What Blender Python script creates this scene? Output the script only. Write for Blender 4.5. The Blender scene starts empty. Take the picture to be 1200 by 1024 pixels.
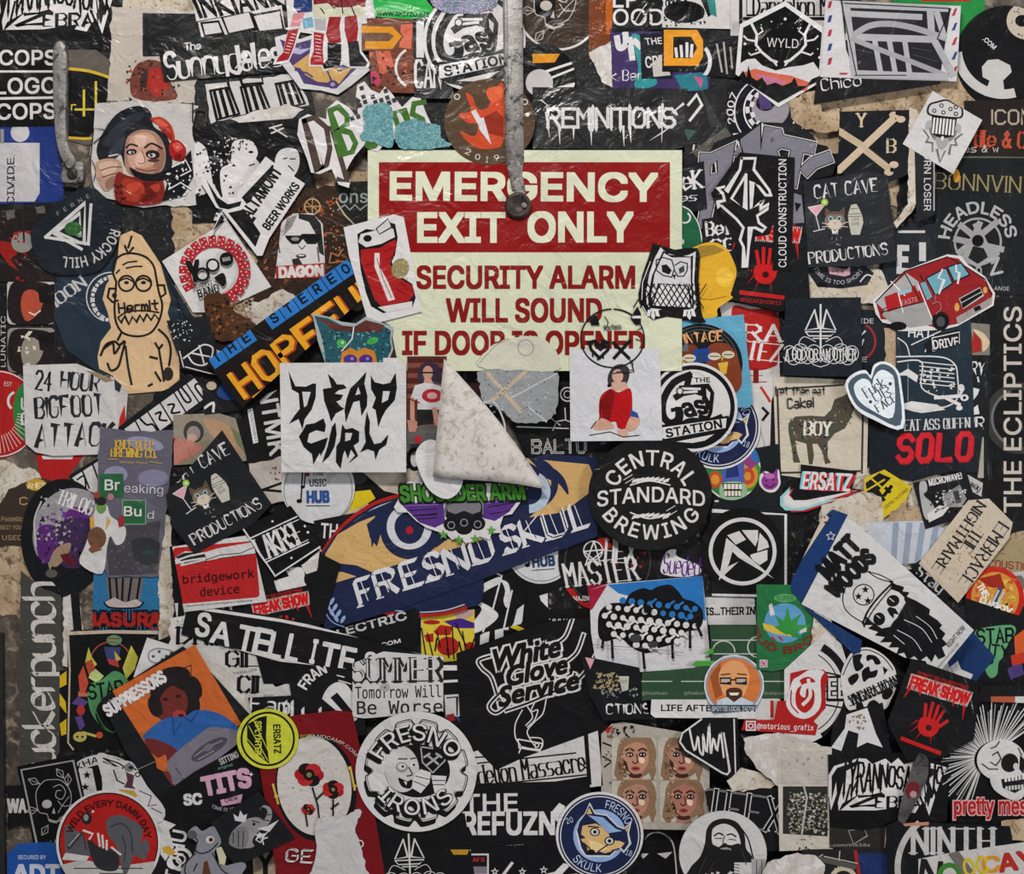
import bpy, math, random
import numpy as np
from mathutils import Vector
from mathutils.geometry import tessellate_polygon, delaunay_2d_cdt
SC = bpy.context.scene
# ---------------------------------------------------------------- camera, world, lights, exposure
ZC = 1.45                       # height of the picture's middle above the floor; 1 unit of the plan below = 1 mm
cam_d = bpy.data.cameras.new('camera'); cam = bpy.data.objects.new('camera', cam_d)
SC.collection.objects.link(cam)
cam.location = (0, -2.2, ZC); cam.rotation_euler = (math.pi/2, 0, 0)
cam_d.sensor_width = 36; cam_d.lens = 36*2.197/1.2; cam_d.clip_start = .05
SC.camera = cam
wd = bpy.data.worlds.new('world'); SC.world = wd; wd.use_nodes = True
wd.node_tree.nodes['Background'].inputs[0].default_value = (.95, .97, 1, 1)
wd.node_tree.nodes['Background'].inputs[1].default_value = .22
def area(name, loc, target, sx, sy, power, col):
    d = bpy.data.lights.new(name, 'AREA'); d.shape = 'RECTANGLE'; d.size = sx; d.size_y = sy
    d.energy = power; d.color = col
    o = bpy.data.objects.new(name, d); SC.collection.objects.link(o); o.location = loc
    o.rotation_euler = (Vector(target)-Vector(loc)).to_track_quat('-Z', 'Y').to_euler()
area('ceiling_lamp_light', (-.3, -1.9, ZC+1.7), (0, 0, ZC-.1), .7, .25, 60, (1, .97, .93))
area('side_fill_light', (2.5, -1.6, ZC+.1), (0, 0, ZC-.2), .6, .9, 42, (.95, .98, 1))  # unseen fill added at the right, set wide to keep glints off flat sheets
SC.view_settings.view_transform = 'Standard'; SC.view_settings.look = 'None'
SC.view_settings.gamma = 1; SC.view_settings.use_curve_mapping = False
SC.view_settings.exposure = -0.17
# ---------------------------------------------------------------- materials
def lin(h):
    r = [int(h[i:i+2], 16)/255 for i in (0, 2, 4)]
    return [(c/12.92 if c <= .04045 else ((c+.055)/1.055)**2.4) for c in r]
def noise(nt, vec, scale, detail=3, rough=.55, dist=0):
    n = nt.nodes.new('ShaderNodeTexNoise'); n.inputs['Scale'].default_value = scale
    n.inputs['Detail'].default_value = detail; n.inputs['Roughness'].default_value = rough
    n.inputs['Distortion'].default_value = dist
    nt.links.new(vec, n.inputs['Vector']); return n.outputs['Fac']
def ramp(nt, fac, stops):
    r = nt.nodes.new('ShaderNodeMapRange'); r.inputs['From Min'].default_value = stops[0]
    r.inputs['From Max'].default_value = stops[1]; r.inputs['To Min'].default_value = stops[2]
    r.inputs['To Max'].default_value = stops[3]; nt.links.new(fac, r.inputs['Value']); return r.outputs[0]
def mix(nt, a, b, f, mode='MIX'):
    m = nt.nodes.new('ShaderNodeMix'); m.data_type = 'RGBA'; m.blend_type = mode
    for sock, v in ((m.inputs[0], f), (m.inputs[6], a), (m.inputs[7], b)):
        if isinstance(v, (int, float)): sock.default_value = v
        elif isinstance(v, (tuple, list)): sock.default_value = (*v[:3], 1)
        else: nt.links.new(v, sock)
    return m.outputs[2]
def worn_group():
    g = bpy.data.node_groups.new('worn_print', 'ShaderNodeTree')
    g.interface.new_socket('Color', in_out='INPUT', socket_type='NodeSocketColor')
    g.interface.new_socket('Gloss', in_out='INPUT', socket_type='NodeSocketFloat')
    g.interface.new_socket('Shader', in_out='OUTPUT', socket_type='NodeSocketShader')
    gi = g.nodes.new('NodeGroupInput'); go = g.nodes.new('NodeGroupOutput')
    pos = g.nodes.new('ShaderNodeNewGeometry').outputs['Position']
    grain = ramp(g, noise(g, pos, 900, 3, .7), (.3, .7, .84, 1.1))
    cloud = ramp(g, noise(g, pos, 9, 5, .6), (.35, .65, .93, 1.05))
    c = mix(g, gi.outputs['Color'], grain, 1, 'MULTIPLY'); c = mix(g, c, cloud, 1, 'MULTIPLY')
    dust = ramp(g, noise(g, pos, 40, 6, .72, 1.2), (.56, .72, 0, .2))
    c = mix(g, c, (.035, .032, .03), dust)
    p = g.nodes.new('ShaderNodeBsdfPrincipled'); g.links.new(c, p.inputs['Base Color'])
    rr = ramp(g, noise(g, pos, 14, 4, .6), (.3, .7, .16, .42))
    g.links.new(rr, p.inputs['Roughness']); g.links.new(gi.outputs['Gloss'], p.inputs['Specular IOR Level'])
    w1 = noise(g, pos, 22, 3, .5, 1.5); w2 = noise(g, pos, 260, 2, .5)
    mm = g.nodes.new('ShaderNodeMath'); mm.operation = 'MULTIPLY_ADD'; mm.inputs[1].default_value = .06
    g.links.new(w2, mm.inputs[0]); g.links.new(w1, mm.inputs[2])
    b = g.nodes.new('ShaderNodeBump'); b.inputs['Strength'].default_value = .5; b.inputs['Distance'].default_value = .008
    g.links.new(mm.outputs[0], b.inputs['Height']); g.links.new(b.outputs[0], p.inputs['Normal'])
    g.links.new(p.outputs[0], go.inputs['Shader']); return g
WG = worn_group(); MATS = {}
def mat(h, gloss=.2):
    k = (h, gloss)
    if k in MATS: return MATS[k]
    m = bpy.data.materials.new('print_'+h); m.use_nodes = True; nt = m.node_tree
    nt.nodes.remove(nt.nodes['Principled BSDF']); out = nt.nodes['Material Output']
    n = nt.nodes.new('ShaderNodeGroup'); n.node_tree = WG
    n.inputs[0].default_value = (*lin(h), 1); n.inputs[1].default_value = gloss
    nt.links.new(n.outputs[0], out.inputs[0]); MATS[k] = m; return m
def rough_mat(name, cols, scale, rough=.7, metal=0, bump=.3, bd=.004, lo=.4, hi=.6, gloss=.4):
    m = bpy.data.materials.new(name); m.use_nodes = True; nt = m.node_tree; p = nt.nodes['Principled BSDF']
    pos = nt.nodes.new('ShaderNodeNewGeometry').outputs['Position']
    f = ramp(nt, noise(nt, pos, scale, 8, .7, .6), (lo, hi, 0, 1)); c = mix(nt, lin(cols[0]), lin(cols[1]), f)
    if len(cols) > 2:
        f2 = ramp(nt, noise(nt, pos, scale*3.1, 6, .75, 1), (.52, .62, 0, 1)); c = mix(nt, c, lin(cols[2]), f2)
    if len(cols) > 3:
        f3 = ramp(nt, noise(nt, pos, scale*9, 5, .7), (.6, .68, 0, 1)); c = mix(nt, c, lin(cols[3]), f3)
    nt.links.new(c, p.inputs['Base Color']); p.inputs['Roughness'].default_value = rough
    p.inputs['Metallic'].default_value = metal; p.inputs['Specular IOR Level'].default_value = gloss
    b = nt.nodes.new('ShaderNodeBump'); b.inputs['Strength'].default_value = bump; b.inputs['Distance'].default_value = bd
    nt.links.new(noise(nt, pos, scale*4, 6, .65), b.inputs['Height']); nt.links.new(b.outputs[0], p.inputs['Normal'])
    return m
# ---------------------------------------------------------------- plan -> world
def W3(x, y, h): return ((x-600)/1000, -h, ZC+(512-y)/1000)
DZ = .00004; TH = .00025
GS = 3; HM = np.zeros((1120//GS, 1320//GS))      # running height of the pile of stickers, on a grid from (-60,-48)
def region(pts):
    p = np.array(pts); x0, y0 = p.min(0); x1, y1 = p.max(0)
    i0 = max(0, int((x0+60)/GS)); i1 = min(HM.shape[1], int((x1+60)/GS)+1)
    j0 = max(0, int((y0+48)/GS)); j1 = min(HM.shape[0], int((y1+48)/GS)+1)
    if i1 <= i0 or j1 <= j0: return None
    X, Y = np.meshgrid((np.arange(i0, i1)+.5)*GS-60, (np.arange(j0, j1)+.5)*GS-48)
    ins = np.zeros(X.shape, bool); n = len(p)
    for a in range(n):
        (xa, ya), (xb, yb) = p[a], p[(a+1) % n]
        if ya == yb: continue
        ins ^= ((ya > Y) != (yb > Y)) & (X < (xb-xa)*(Y-ya)/(yb-ya)+xa)
    return (slice(j0, j1), slice(i0, i1)), ins
def base_height(pts, write=None):
    r = region(pts)
    if r is None: return 0
    s, ins = r
    if not ins.any(): return 0
    if write is None: return float(HM[s][ins].max())
    HM[s][ins] = write
# ---------------------------------------------------------------- the 2D pen
def num(s):
    if isinstance(s, str): v = [float(t) for t in s.split()]; return [(v[i], v[i+1]) for i in range(0, len(v)-1, 2)]
    return [tuple(p) for p in s]
def cat(p, closed, k=5):
    n = len(p); out = []
    if n < 3: return p
    for i in range(n if closed else n-1):
        a = p[(i-1) % n] if closed or i else p[0]; b = p[i]; c = p[(i+1) % n]
        d = p[(i+2) % n] if closed or i+2 < n else p[-1]
        for j in range(k):
            t = j/k
            out.append(tuple(.5*(2*b[q]+(c[q]-a[q])*t+(2*a[q]-5*b[q]+4*c[q]-d[q])*t*t+(3*b[q]-a[q]-3*c[q]+d[q])*t**3) for q in (0, 1)))
    if not closed: out.append(p[-1])
    return out
FR = [0, 0, 0, 1, 1]
def F(cx=0, cy=0, rot=0, sx=1, sy=None):
    FR[:] = [cx, cy, math.radians(rot), sx, sx if sy is None else sy]
def tf(p):
    cx, cy, r, sx, sy = FR; c, s = math.cos(r), math.sin(r)
    return [(cx+x*sx*c-y*sy*s, cy+x*sx*s+y*sy*c) for x, y in p]
class Cur: pass
ST = Cur(); ST.top = None; ST.count = {}
def tess(pts):
    if len(pts) == 3: return [pts]
    t = tessellate_polygon([[Vector((x, y, 0)) for x, y in pts]])
    return [[pts[i] for i in f] for f in t]
def clip_tris(tris, lv):
    """keep the ink inside a convex sheet"""
    H = ST.half
    if H is None: return tris, lv
    A = np.array(tris, float); lv = np.array(lv)
    if not len(A): return [], []
    d = np.einsum('tkc,hc->tkh', A, H[:, :2])+H[:, 2]
    allin = (d >= -1e-6).all((1, 2)); allout = (d < 0).all(1).any(1)
    out = [t for t in A[allin]]; ol = list(lv[allin]); m_ = ~allin & ~allout
    for t, l_ in zip(A[m_], lv[m_]):
        poly = [tuple(q) for q in t]
        for a, b, c in H:
            q = []; n = len(poly)
            for i in range(n):
                p0, p1 = poly[i], poly[(i+1) % n]
                d0 = a*p0[0]+b*p0[1]+c; d1 = a*p1[0]+b*p1[1]+c
                if d0 >= 0: q.append(p0)
                if (d0 >= 0) != (d1 >= 0):
                    u = d0/(d0-d1); q.append((p0[0]+(p1[0]-p0[0])*u, p0[1]+(p1[1]-p0[1])*u))
            poly = q
            if len(poly) < 3: break
        for i in range(1, len(poly)-1): out.append([poly[0], poly[i], poly[i+1]]); ol.append(l_)
    return out, ol
def ink(col, tris, lv=None):
    """lv: fine levels that keep overlapping strokes of one colour off each other's plane"""
    if lv is None: lv = [(i//2) % 5 for i in range(len(tris))]
    tris, lv = clip_tris([tf(t) for t in tris], lv)
    if len(tris):
        ST.z += DZ; ST.ink.append((col, tris, ST.z, lv))
def area2(p): return sum(p[i][0]*p[(i+1) % len(p)][1]-p[(i+1) % len(p)][0]*p[i][1] for i in range(len(p)))
def mesh_obj(name, verts, faces, mats, fm, parent=None, origin=(0, 0, 0)):
    me = bpy.data.meshes.new(name)
    me.from_pydata([(v[0]-origin[0], v[1]-origin[1], v[2]-origin[2]) for v in verts], [], faces)
    for m in mats: me.materials.append(m)
    if fm: me.polygons.foreach_set('material_index', fm)
    me.update(); o = bpy.data.objects.new(name, me); SC.collection.objects.link(o)
    if parent: o.parent = parent
    else: o.location = origin
    return o
def flush():
    if ST.top is None or not ST.ink: ST.ink = []; return
    verts = []; faces = []; mats = []; fm = []
    for col, tris, z0, lv in ST.ink:
        m = mat(col, ST.gloss)
        if m not in mats: mats.append(m)
        k = mats.index(m)
        for t, l_ in zip(tris, lv):
            z = z0+l_*7e-6; t = [tuple(q) for q in t]
            if area2(t) > 0: t = t[::-1]       # y runs down in the plan: this turns the face to the viewer
            n = len(verts); verts += [W3(x, y, z) for x, y in t]; faces.append((n, n+1, n+2)); fm.append(k)
    o = mesh_obj(ST.part, verts, faces, mats, fm, ST.top, ST.org)
    if ST.plabel: o['label'] = ST.plabel
    ST.ink = []
def P(name, label=None): flush(); ST.part = name; ST.plabel = label
def END():
    flush()
    if ST.top is not None: base_height(ST.pts, ST.z); ST.top = None
def slab(name, pts, h0, h1, m, parent=None, origin=(0, 0, 0)):
    if area2(pts) > 0: pts = pts[::-1]
    n = len(pts); verts = [W3(x, y, h1) for x, y in pts]+[W3(x, y, h0) for x, y in pts]
    t = tessellate_polygon([[Vector((x, y, 0)) for x, y in pts]]); faces = []
    for f in t:
        q = [pts[i] for i in f]; f = list(f) if area2(q) < 0 else list(f)[::-1]
        faces.append(f); faces.append([i+n for i in f[::-1]])
    for i in range(n):
        j = (i+1) % n; faces.append([i, i+n, j+n, j])
    return mesh_obj(name, verts, faces, [m], None, parent, origin)
def S(name, label, col, shape, cat_='sticker', grp=None, gloss=.2, th=TH, m=None):
    END(); F(); pts = num(shape); q = []
    for p in pts:
        if not q or abs(p[0]-q[-1][0])+abs(p[1]-q[-1][1]) > .05: q.append(p)
    pts = q; b = base_height(pts); ST.pts = pts; ST.z = b+th
    cx = sum(p[0] for p in pts)/len(pts); cy = sum(p[1] for p in pts)/len(pts); ST.org = W3(cx, cy, b)
    o = slab(name, pts, b+.00004, b+th, m or mat(col, gloss), None, ST.org)
    o['label'] = label; o['category'] = cat_
    if grp: o['group'] = grp
    ST.top = o; ST.ink = []; ST.part = 'print'; ST.plabel = None; ST.gloss = gloss
    A = area2(pts); sg = 1 if A > 0 else -1; H = []; conv = True; n = len(pts)
    for i in range(n):
        (xa, ya), (xb, yb), (xc, yc) = pts[i], pts[(i+1) % n], pts[(i+2) % n]
        if sg*((xb-xa)*(yc-yb)-(yb-ya)*(xc-xb)) < -1e-3*max(1, abs(A)**.5): conv = False
        L_ = math.hypot(xb-xa, yb-ya) or 1
        H.append((-(yb-ya)*sg/L_, (xb-xa)*sg/L_, ((yb-ya)*xa-(xb-xa)*ya)*sg/L_))
    ST.half = np.array(H) if conv else None
    return o
# shapes (return points)
def R(x0, y0, x1, y1, rot=0):
    c = ((x0+x1)/2, (y0+y1)/2); r = math.radians(rot); q = []
    for x, y in ((x0, y0), (x1, y0), (x1, y1), (x0, y1)):
        dx, dy = x-c[0], y-c[1]; q.append((c[0]+dx*math.cos(r)-dy*math.sin(r), c[1]+dx*math.sin(r)+dy*math.cos(r)))
    return q
def RC(cx, cy, w, h, rot=0): return R(cx-w/2, cy-h/2, cx+w/2, cy+h/2, rot)
def RR(cx, cy, w, h, rad, rot=0):
    q = []; r = math.radians(rot)
    for sx, sy, a0 in ((1, -1, -90), (1, 1, 0), (-1, 1, 90), (-1, -1, 180)):
        for k in range(5):
            a = math.radians(a0+k*22.5); q.append((sx*(w/2-rad)+rad*math.cos(a), sy*(h/2-rad)+rad*math.sin(a)))
    return [(cx+x*math.cos(r)-y*math.sin(r), cy+x*math.sin(r)+y*math.cos(r)) for x, y in q]
def EL(cx, cy, rx, ry=None, rot=0, n=0, a0=0, a1=360):
    ry = rx if ry is None else ry; n = n or max(12, min(56, int(rx*1.2)+8)); r = math.radians(rot); q = []
    full = abs(a1-a0) >= 360
    for i in range(n if full else n+1):
        a = math.radians(a0+(a1-a0)*i/n); x, y = rx*math.cos(a), ry*math.sin(a)
        q.append((cx+x*math.cos(r)-y*math.sin(r), cy+x*math.sin(r)+y*math.cos(r)))
    return q
def torn(s, amp=3, step=7, seed=1):
    p = num(s); rnd = random.Random(seed); q = []
    for i in range(len(p)):
        a, b = p[i], p[(i+1) % len(p)]; d = math.hypot(b[0]-a[0], b[1]-a[1]); k = max(1, int(d/step))
        for j in range(k):
            t = j/k; nx, ny = -(b[1]-a[1])/(d or 1), (b[0]-a[0])/(d or 1); o = rnd.uniform(-amp, amp)
            q.append((a[0]+(b[0]-a[0])*t+nx*o, a[1]+(b[1]-a[1])*t+ny*o))
    return q
def sm(s, k=5): return cat(num(s), True, k)
# ink primitives
def G(c, s, smooth=0):
    p = num(s)
    if smooth: p = cat(p, True, 4)
    ink(c, tess(p))
def B(c, x0, y0, x1, y1, rot=0): p = R(x0, y0, x1, y1, rot); ink(c, [[p[0], p[1], p[2]], [p[0], p[2], p[3]]])
def C(c, cx, cy, rx, ry=None, rot=0, n=0):
    p = EL(cx, cy, rx, ry, rot, n or max(8, min(48, int(rx*1.2)+8))); ink(c, [[p[0], p[i], p[i+1]] for i in range(1, len(p)-1)])
def RG(c, cx, cy, r, w, a0=0, a1=360, ry=None, rot=0):
    ry = r if ry is None else ry
    o = EL(cx, cy, r+w/2, ry+w/2, rot, 48, a0, a1); i = EL(cx, cy, r-w/2, ry-w/2, rot, 48, a0, a1)
    if abs(a1-a0) >= 360: o.append(o[0]); i.append(i[0])
    t = []
    for k in range(len(o)-1): t += [[o[k], o[k+1], i[k+1]], [o[k], i[k+1], i[k]]]
    ink(c, t)
def strip(p, w, prof='u', ext=True):
    n = len(p); t = []; Lr = []
    if n < 2: return []
    for i in range(n):
        a = p[max(0, i-1)]; b = p[min(n-1, i+1)]; dx, dy = b[0]-a[0], b[1]-a[1]; d = math.hypot(dx, dy) or 1
        nx, ny = -dy/d, dx/d; k = 1
        if 0 < i < n-1:
            e = (p[i][0]-a[0], p[i][1]-a[1]); de = math.hypot(*e) or 1
            k = 1/max(.45, abs(nx*(-e[1]/de)+ny*(e[0]/de)))
        u = i/(n-1); f = {'u': 1, 't': max(.08, math.sin(math.pi*u)**.6), 'b': 1.25-1.1*u, 'w': .35+1.1*u}[prof]
        x, y = p[i]
        if ext and prof == 'u' and i in (0, n-1): s = -1 if i == 0 else 1; x += s*dx/d*w*.4; y += s*dy/d*w*.4
        Lr.append(((x+nx*w/2*f*k, y+ny*w/2*f*k), (x-nx*w/2*f*k, y-ny*w/2*f*k)))
    for i in range(n-1): t += [[Lr[i][0], Lr[i+1][0], Lr[i+1][1]], [Lr[i][0], Lr[i+1][1], Lr[i][1]]]
    return t
def L(c, w, s, smooth=0, close=0, prof='u'):
    t = []
    for q in (s.split('|') if isinstance(s, str) else [s]):
        p = num(q)
        if close: p = p+[p[0]] if not smooth else p
        if smooth: p = cat(p, bool(close), 5); p = p+[p[0]] if close else p
        t += strip(p, w, prof)
    ink(c, t)
def STAR(c, cx, cy, r, n=5, k=.42, rot=-90):
    p = []
    for i in range(2*n):
        a = math.radians(rot+180*i/n); q = r if i % 2 == 0 else r*k; p.append((cx+q*math.cos(a), cy+q*math.sin(a)))
    ink(c, tess(p))
def SP(c, n, x0, y0, x1, y1, s, seed=1):
    rnd = random.Random(seed); t = []
    for _ in range(n):
        x, y = rnd.uniform(x0, x1), rnd.uniform(y0, y1); a = rnd.uniform(0, 6.3); q = s*rnd.uniform(.4, 1)
        t.append([(x+q*math.cos(a+b)*rnd.uniform(.5, 1), y+q*math.sin(a+b)*rnd.uniform(.5, 1)) for b in (0, 2.1, 4.2)])
    ink(c, t)
TC = {}
FONTS = {}; FONT = ['sans']
for k_, f_ in (('sans', 'Inter.woff2'), ('mono', 'DejaVuSansMono.woff2')):     # typefaces that come with Blender; without them its built-in one is used
    try: FONTS[k_] = bpy.data.fonts.load(bpy.utils.system_resource('DATAFILES')+'/fonts/'+f_)
    except Exception: FONTS[k_] = None
def outlines(cu):
    """letter outlines, each outer contour with its own holes, as triangles; overlapping contours get levels of their own"""
    P_ = []
    for sp in cu.splines:
        b = sp.bezier_points; n = len(b); q = []
        for i in range(n):
            a, c = b[i], b[(i+1) % n]; st = 1 if (a.handle_right-a.co).length+(c.handle_left-c.co).length < 1e-6 else 3
            for j in range(st):
                u = j/st; w = 1-u; z = a.co*w**3+a.handle_right*3*w*w*u+c.handle_left*3*w*u*u+c.co*u**3; q.append((z.x, z.y))
        r = [p for i, p in enumerate(q) if abs(p[0]-q[i-1][0])+abs(p[1]-q[i-1][1]) > 1e-5]
        def flat(i):
            a, c, d = r[i-1], r[i], r[(i+1) % len(r)]; return abs((c[0]-a[0])*(d[1]-a[1])-(c[1]-a[1])*(d[0]-a[0])) < 1e-6
        r = [c for i, c in enumerate(r) if not flat(i)]
        if len(r) > 2: P_.append(r)
    if not P_: return np.zeros((0, 2)), [], []
    vs = []; ed = []
    for r in P_:
        n0 = len(vs); vs += [Vector(p) for p in r]; ed += [(n0+i, n0+(i+1) % len(r)) for i in range(len(r))]
    V, _, Fc = delaunay_2d_cdt(vs, ed, [], 0, 1e-6)[:3]
    V = np.array([tuple(v) for v in V]); Fc = [tuple(f) for f in Fc if len(f) == 3]
    cen = np.array([V[list(f)].mean(0) for f in Fc]); wn = np.zeros(len(Fc), int)       # winding number of each triangle
    for r in P_:
        for i in range(len(r)):
            (xa, ya), (xb, yb) = r[i-1], r[i]
            if ya == yb: continue
            x = (xb-xa)*(cen[:, 1]-ya)/(yb-ya)+xa; hit = ((ya > cen[:, 1]) != (yb > cen[:, 1])) & (cen[:, 0] < x); wn += hit*(1 if yb > ya else -1)
    Tr = [f for f, w in zip(Fc, wn) if w]
    return V, Tr, [0]*len(Tr)
def glyphs(s, off, spc, fn=None):
    k = (s, off, spc, FONT[0])
    if k in TC: return TC[k]
    cu = bpy.data.curves.new('t', 'FONT'); cu.body = s; cu.size = 1
    if FONTS.get(FONT[0]): cu.font = FONTS[FONT[0]]
    cu.offset = off; cu.resolution_u = 3
    cu.space_character = spc; o = bpy.data.objects.new('t', cu); SC.collection.objects.link(o)
    dg = bpy.context.evaluated_depsgraph_get()
    if FONTS.get(FONT[0]): v, t, lv = outlines(o.to_curve(dg)); o.to_curve_clear()
    else:
        me = o.evaluated_get(dg).to_mesh(); me.calc_loop_triangles()
        v = np.array([(q.co.x, q.co.y) for q in me.vertices]) if len(me.vertices) else np.zeros((0, 2))
        t = np.array([tuple(f.vertices) for f in me.loop_triangles], int); lv = [0]*len(t)
        o.evaluated_get(dg).to_mesh_clear()
    bpy.data.objects.remove(o); bpy.data.curves.remove(cu)
    if len(v): lo, hi = v.min(0), v.max(0); v = (v-lo)/(hi-lo+1e-9)
    TC[k] = (v, t, lv); return TC[k]
def T(c, s, cx, cy, w, h, rot=0, bold=.02, shear=0, spc=1.0, warp=None, grow=0):
    """lettering fitted to a w x h box; grow widens it for outlines"""
    v, t, tl = glyphs(s, 0, spc)
    if not len(v): return
    r = math.radians(rot); w += grow; h += grow; e = max(0, bold)*h*.9+grow*.35; w -= 2*e; h -= 2*e
    def put(u):
        x, y = (u[0]-.5)*w+shear*(u[1]-.5)*h, (.5-u[1])*h
        if warp: x, y = warp(x, y)
        return (cx+x*math.cos(r)-y*math.sin(r), cy+x*math.sin(r)+y*math.cos(r))
    q = [put(u) for u in v]; bolder(c, q, t, e, tl)
def bolder(c, q, t, e, tl):
    sh = [(0, 0)] if e < .12 else ([(-.7, -.7), (.7, -.7), (.7, .7), (-.7, .7)] if e < .8 else [(-1, -1), (1, -1), (1, 1), (-1, 1), (1, 0), (-1, 0), (0, 1), (0, -1)])
    k = len(sh); tr = []; lv = []
    for j, (dx, dy) in enumerate(sh):
        g = [(x+dx*e, y+dy*e) for x, y in q]; tr += [[g[i] for i in f] for f in t]; lv += [j*.6+i_*.6*k for i_ in tl]
    ink(c, tr, lv); ST.z += .6*k*7e-6
def AT(c, s, cx, cy, r, a0, a1, h, bold=.02, flip=0, spc=1.0):
    """lettering bent on an arc; angles in degrees clockwise from three o'clock; flip=1 for text along the bottom"""
    v, t, tl = glyphs(s, 0, spc); q = []; e = max(0, bold)*h*.9; h -= 2*e
    for u in v:
        a = math.radians(a0+(a1-a0)*u[0]); rr = r+(u[1]-.5)*h*(-1 if flip else 1); q.append((cx+rr*math.cos(a), cy+rr*math.sin(a)))
    bolder(c, q, t, e, tl)
SFD = dict(A='06 20 46|14 34', B='00 06 36 45 44 33 03|33 42 41 30 00', C='41 30 10 01 05 16 36 45', D='00 06 26 44 42 20 00',
 E='40 00 06 46|03 33', F='40 00 06|03 33', G='41 30 10 01 05 16 36 45 43 23', H='00 06|40 46|03 43', I='20 26', J='30 35 26 16 05',
 K='00 06|40 03 46', L='00 06 46', M='06 00 23 40 46', N='06 00 46 40', O='10 01 05 16 36 45 41 30 10', P='06 00 30 41 42 33 03',
 Q='10 01 05 16 36 45 41 30 10|34 46', R='06 00 30 41 42 33 03|23 46', S='41 30 10 01 02 13 33 44 45 36 16 05', T='00 40|20 26',
 U='00 05 16 36 45 40', V='00 26 40', W='00 16 22 36 40', X='00 46|40 06', Y='00 23 40|23 26', Z='00 40 06 46',
 a='12 32 43 46|44 14 05 16 36 45', b='00 06 36 45 43 32 02', c='43 32 12 03 05 16 36 45', d='40 46 16 05 03 12 42', e='04 44 43 32 12 03 05 16 45',
 f='40 20 11 16|03 33', g='43 32 12 03 05 16 36 42|42 47 38 08', h='00 06|03 12 32 43 46', i='22 26|20 21', j='32 37 28 08|30 31',
 k='00 06|42 04 46', l='20 25 36', m='02 06|03 12 23 26|23 32 43 46', n='02 06|03 12 32 43 46', o='12 03 05 16 36 45 43 32 12',
 p='02 08|03 12 32 43 45 36 06', r='02 06|03 12 32', s='42 12 03 14 34 45 36 06', t='20 25 36|02 42', u='02 05 16 36 45|42 46', v='02 26 42',
 w='02 16 23 36 42', x='02 46|42 06', y='02 05 16 36|42 47 38 08', z='02 42 06 46', **{'1': '11 20 26', '2': '01 10 30 41 42 06 46',
 '4': '36 30 04 44', '0': '10 01 05 16 36 45 41 30 10', '9': '43 13 02 01 10 30 41 44 26', '6': '31 10 03 05 16 36 45 44 33 03', '8': '13 02 01 10 30 41 42 33 13 04 05 16 36 45 44 33', '!': '20 24|25 26', '.': '25 26', '?': '01 10 30 41 24|25 26',
 "'": '20 21', '&': '46 11 20 31 04 05 16 26 43', '+': '23 43|32 34', '-': '03 43', ',': '25 17'})
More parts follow.
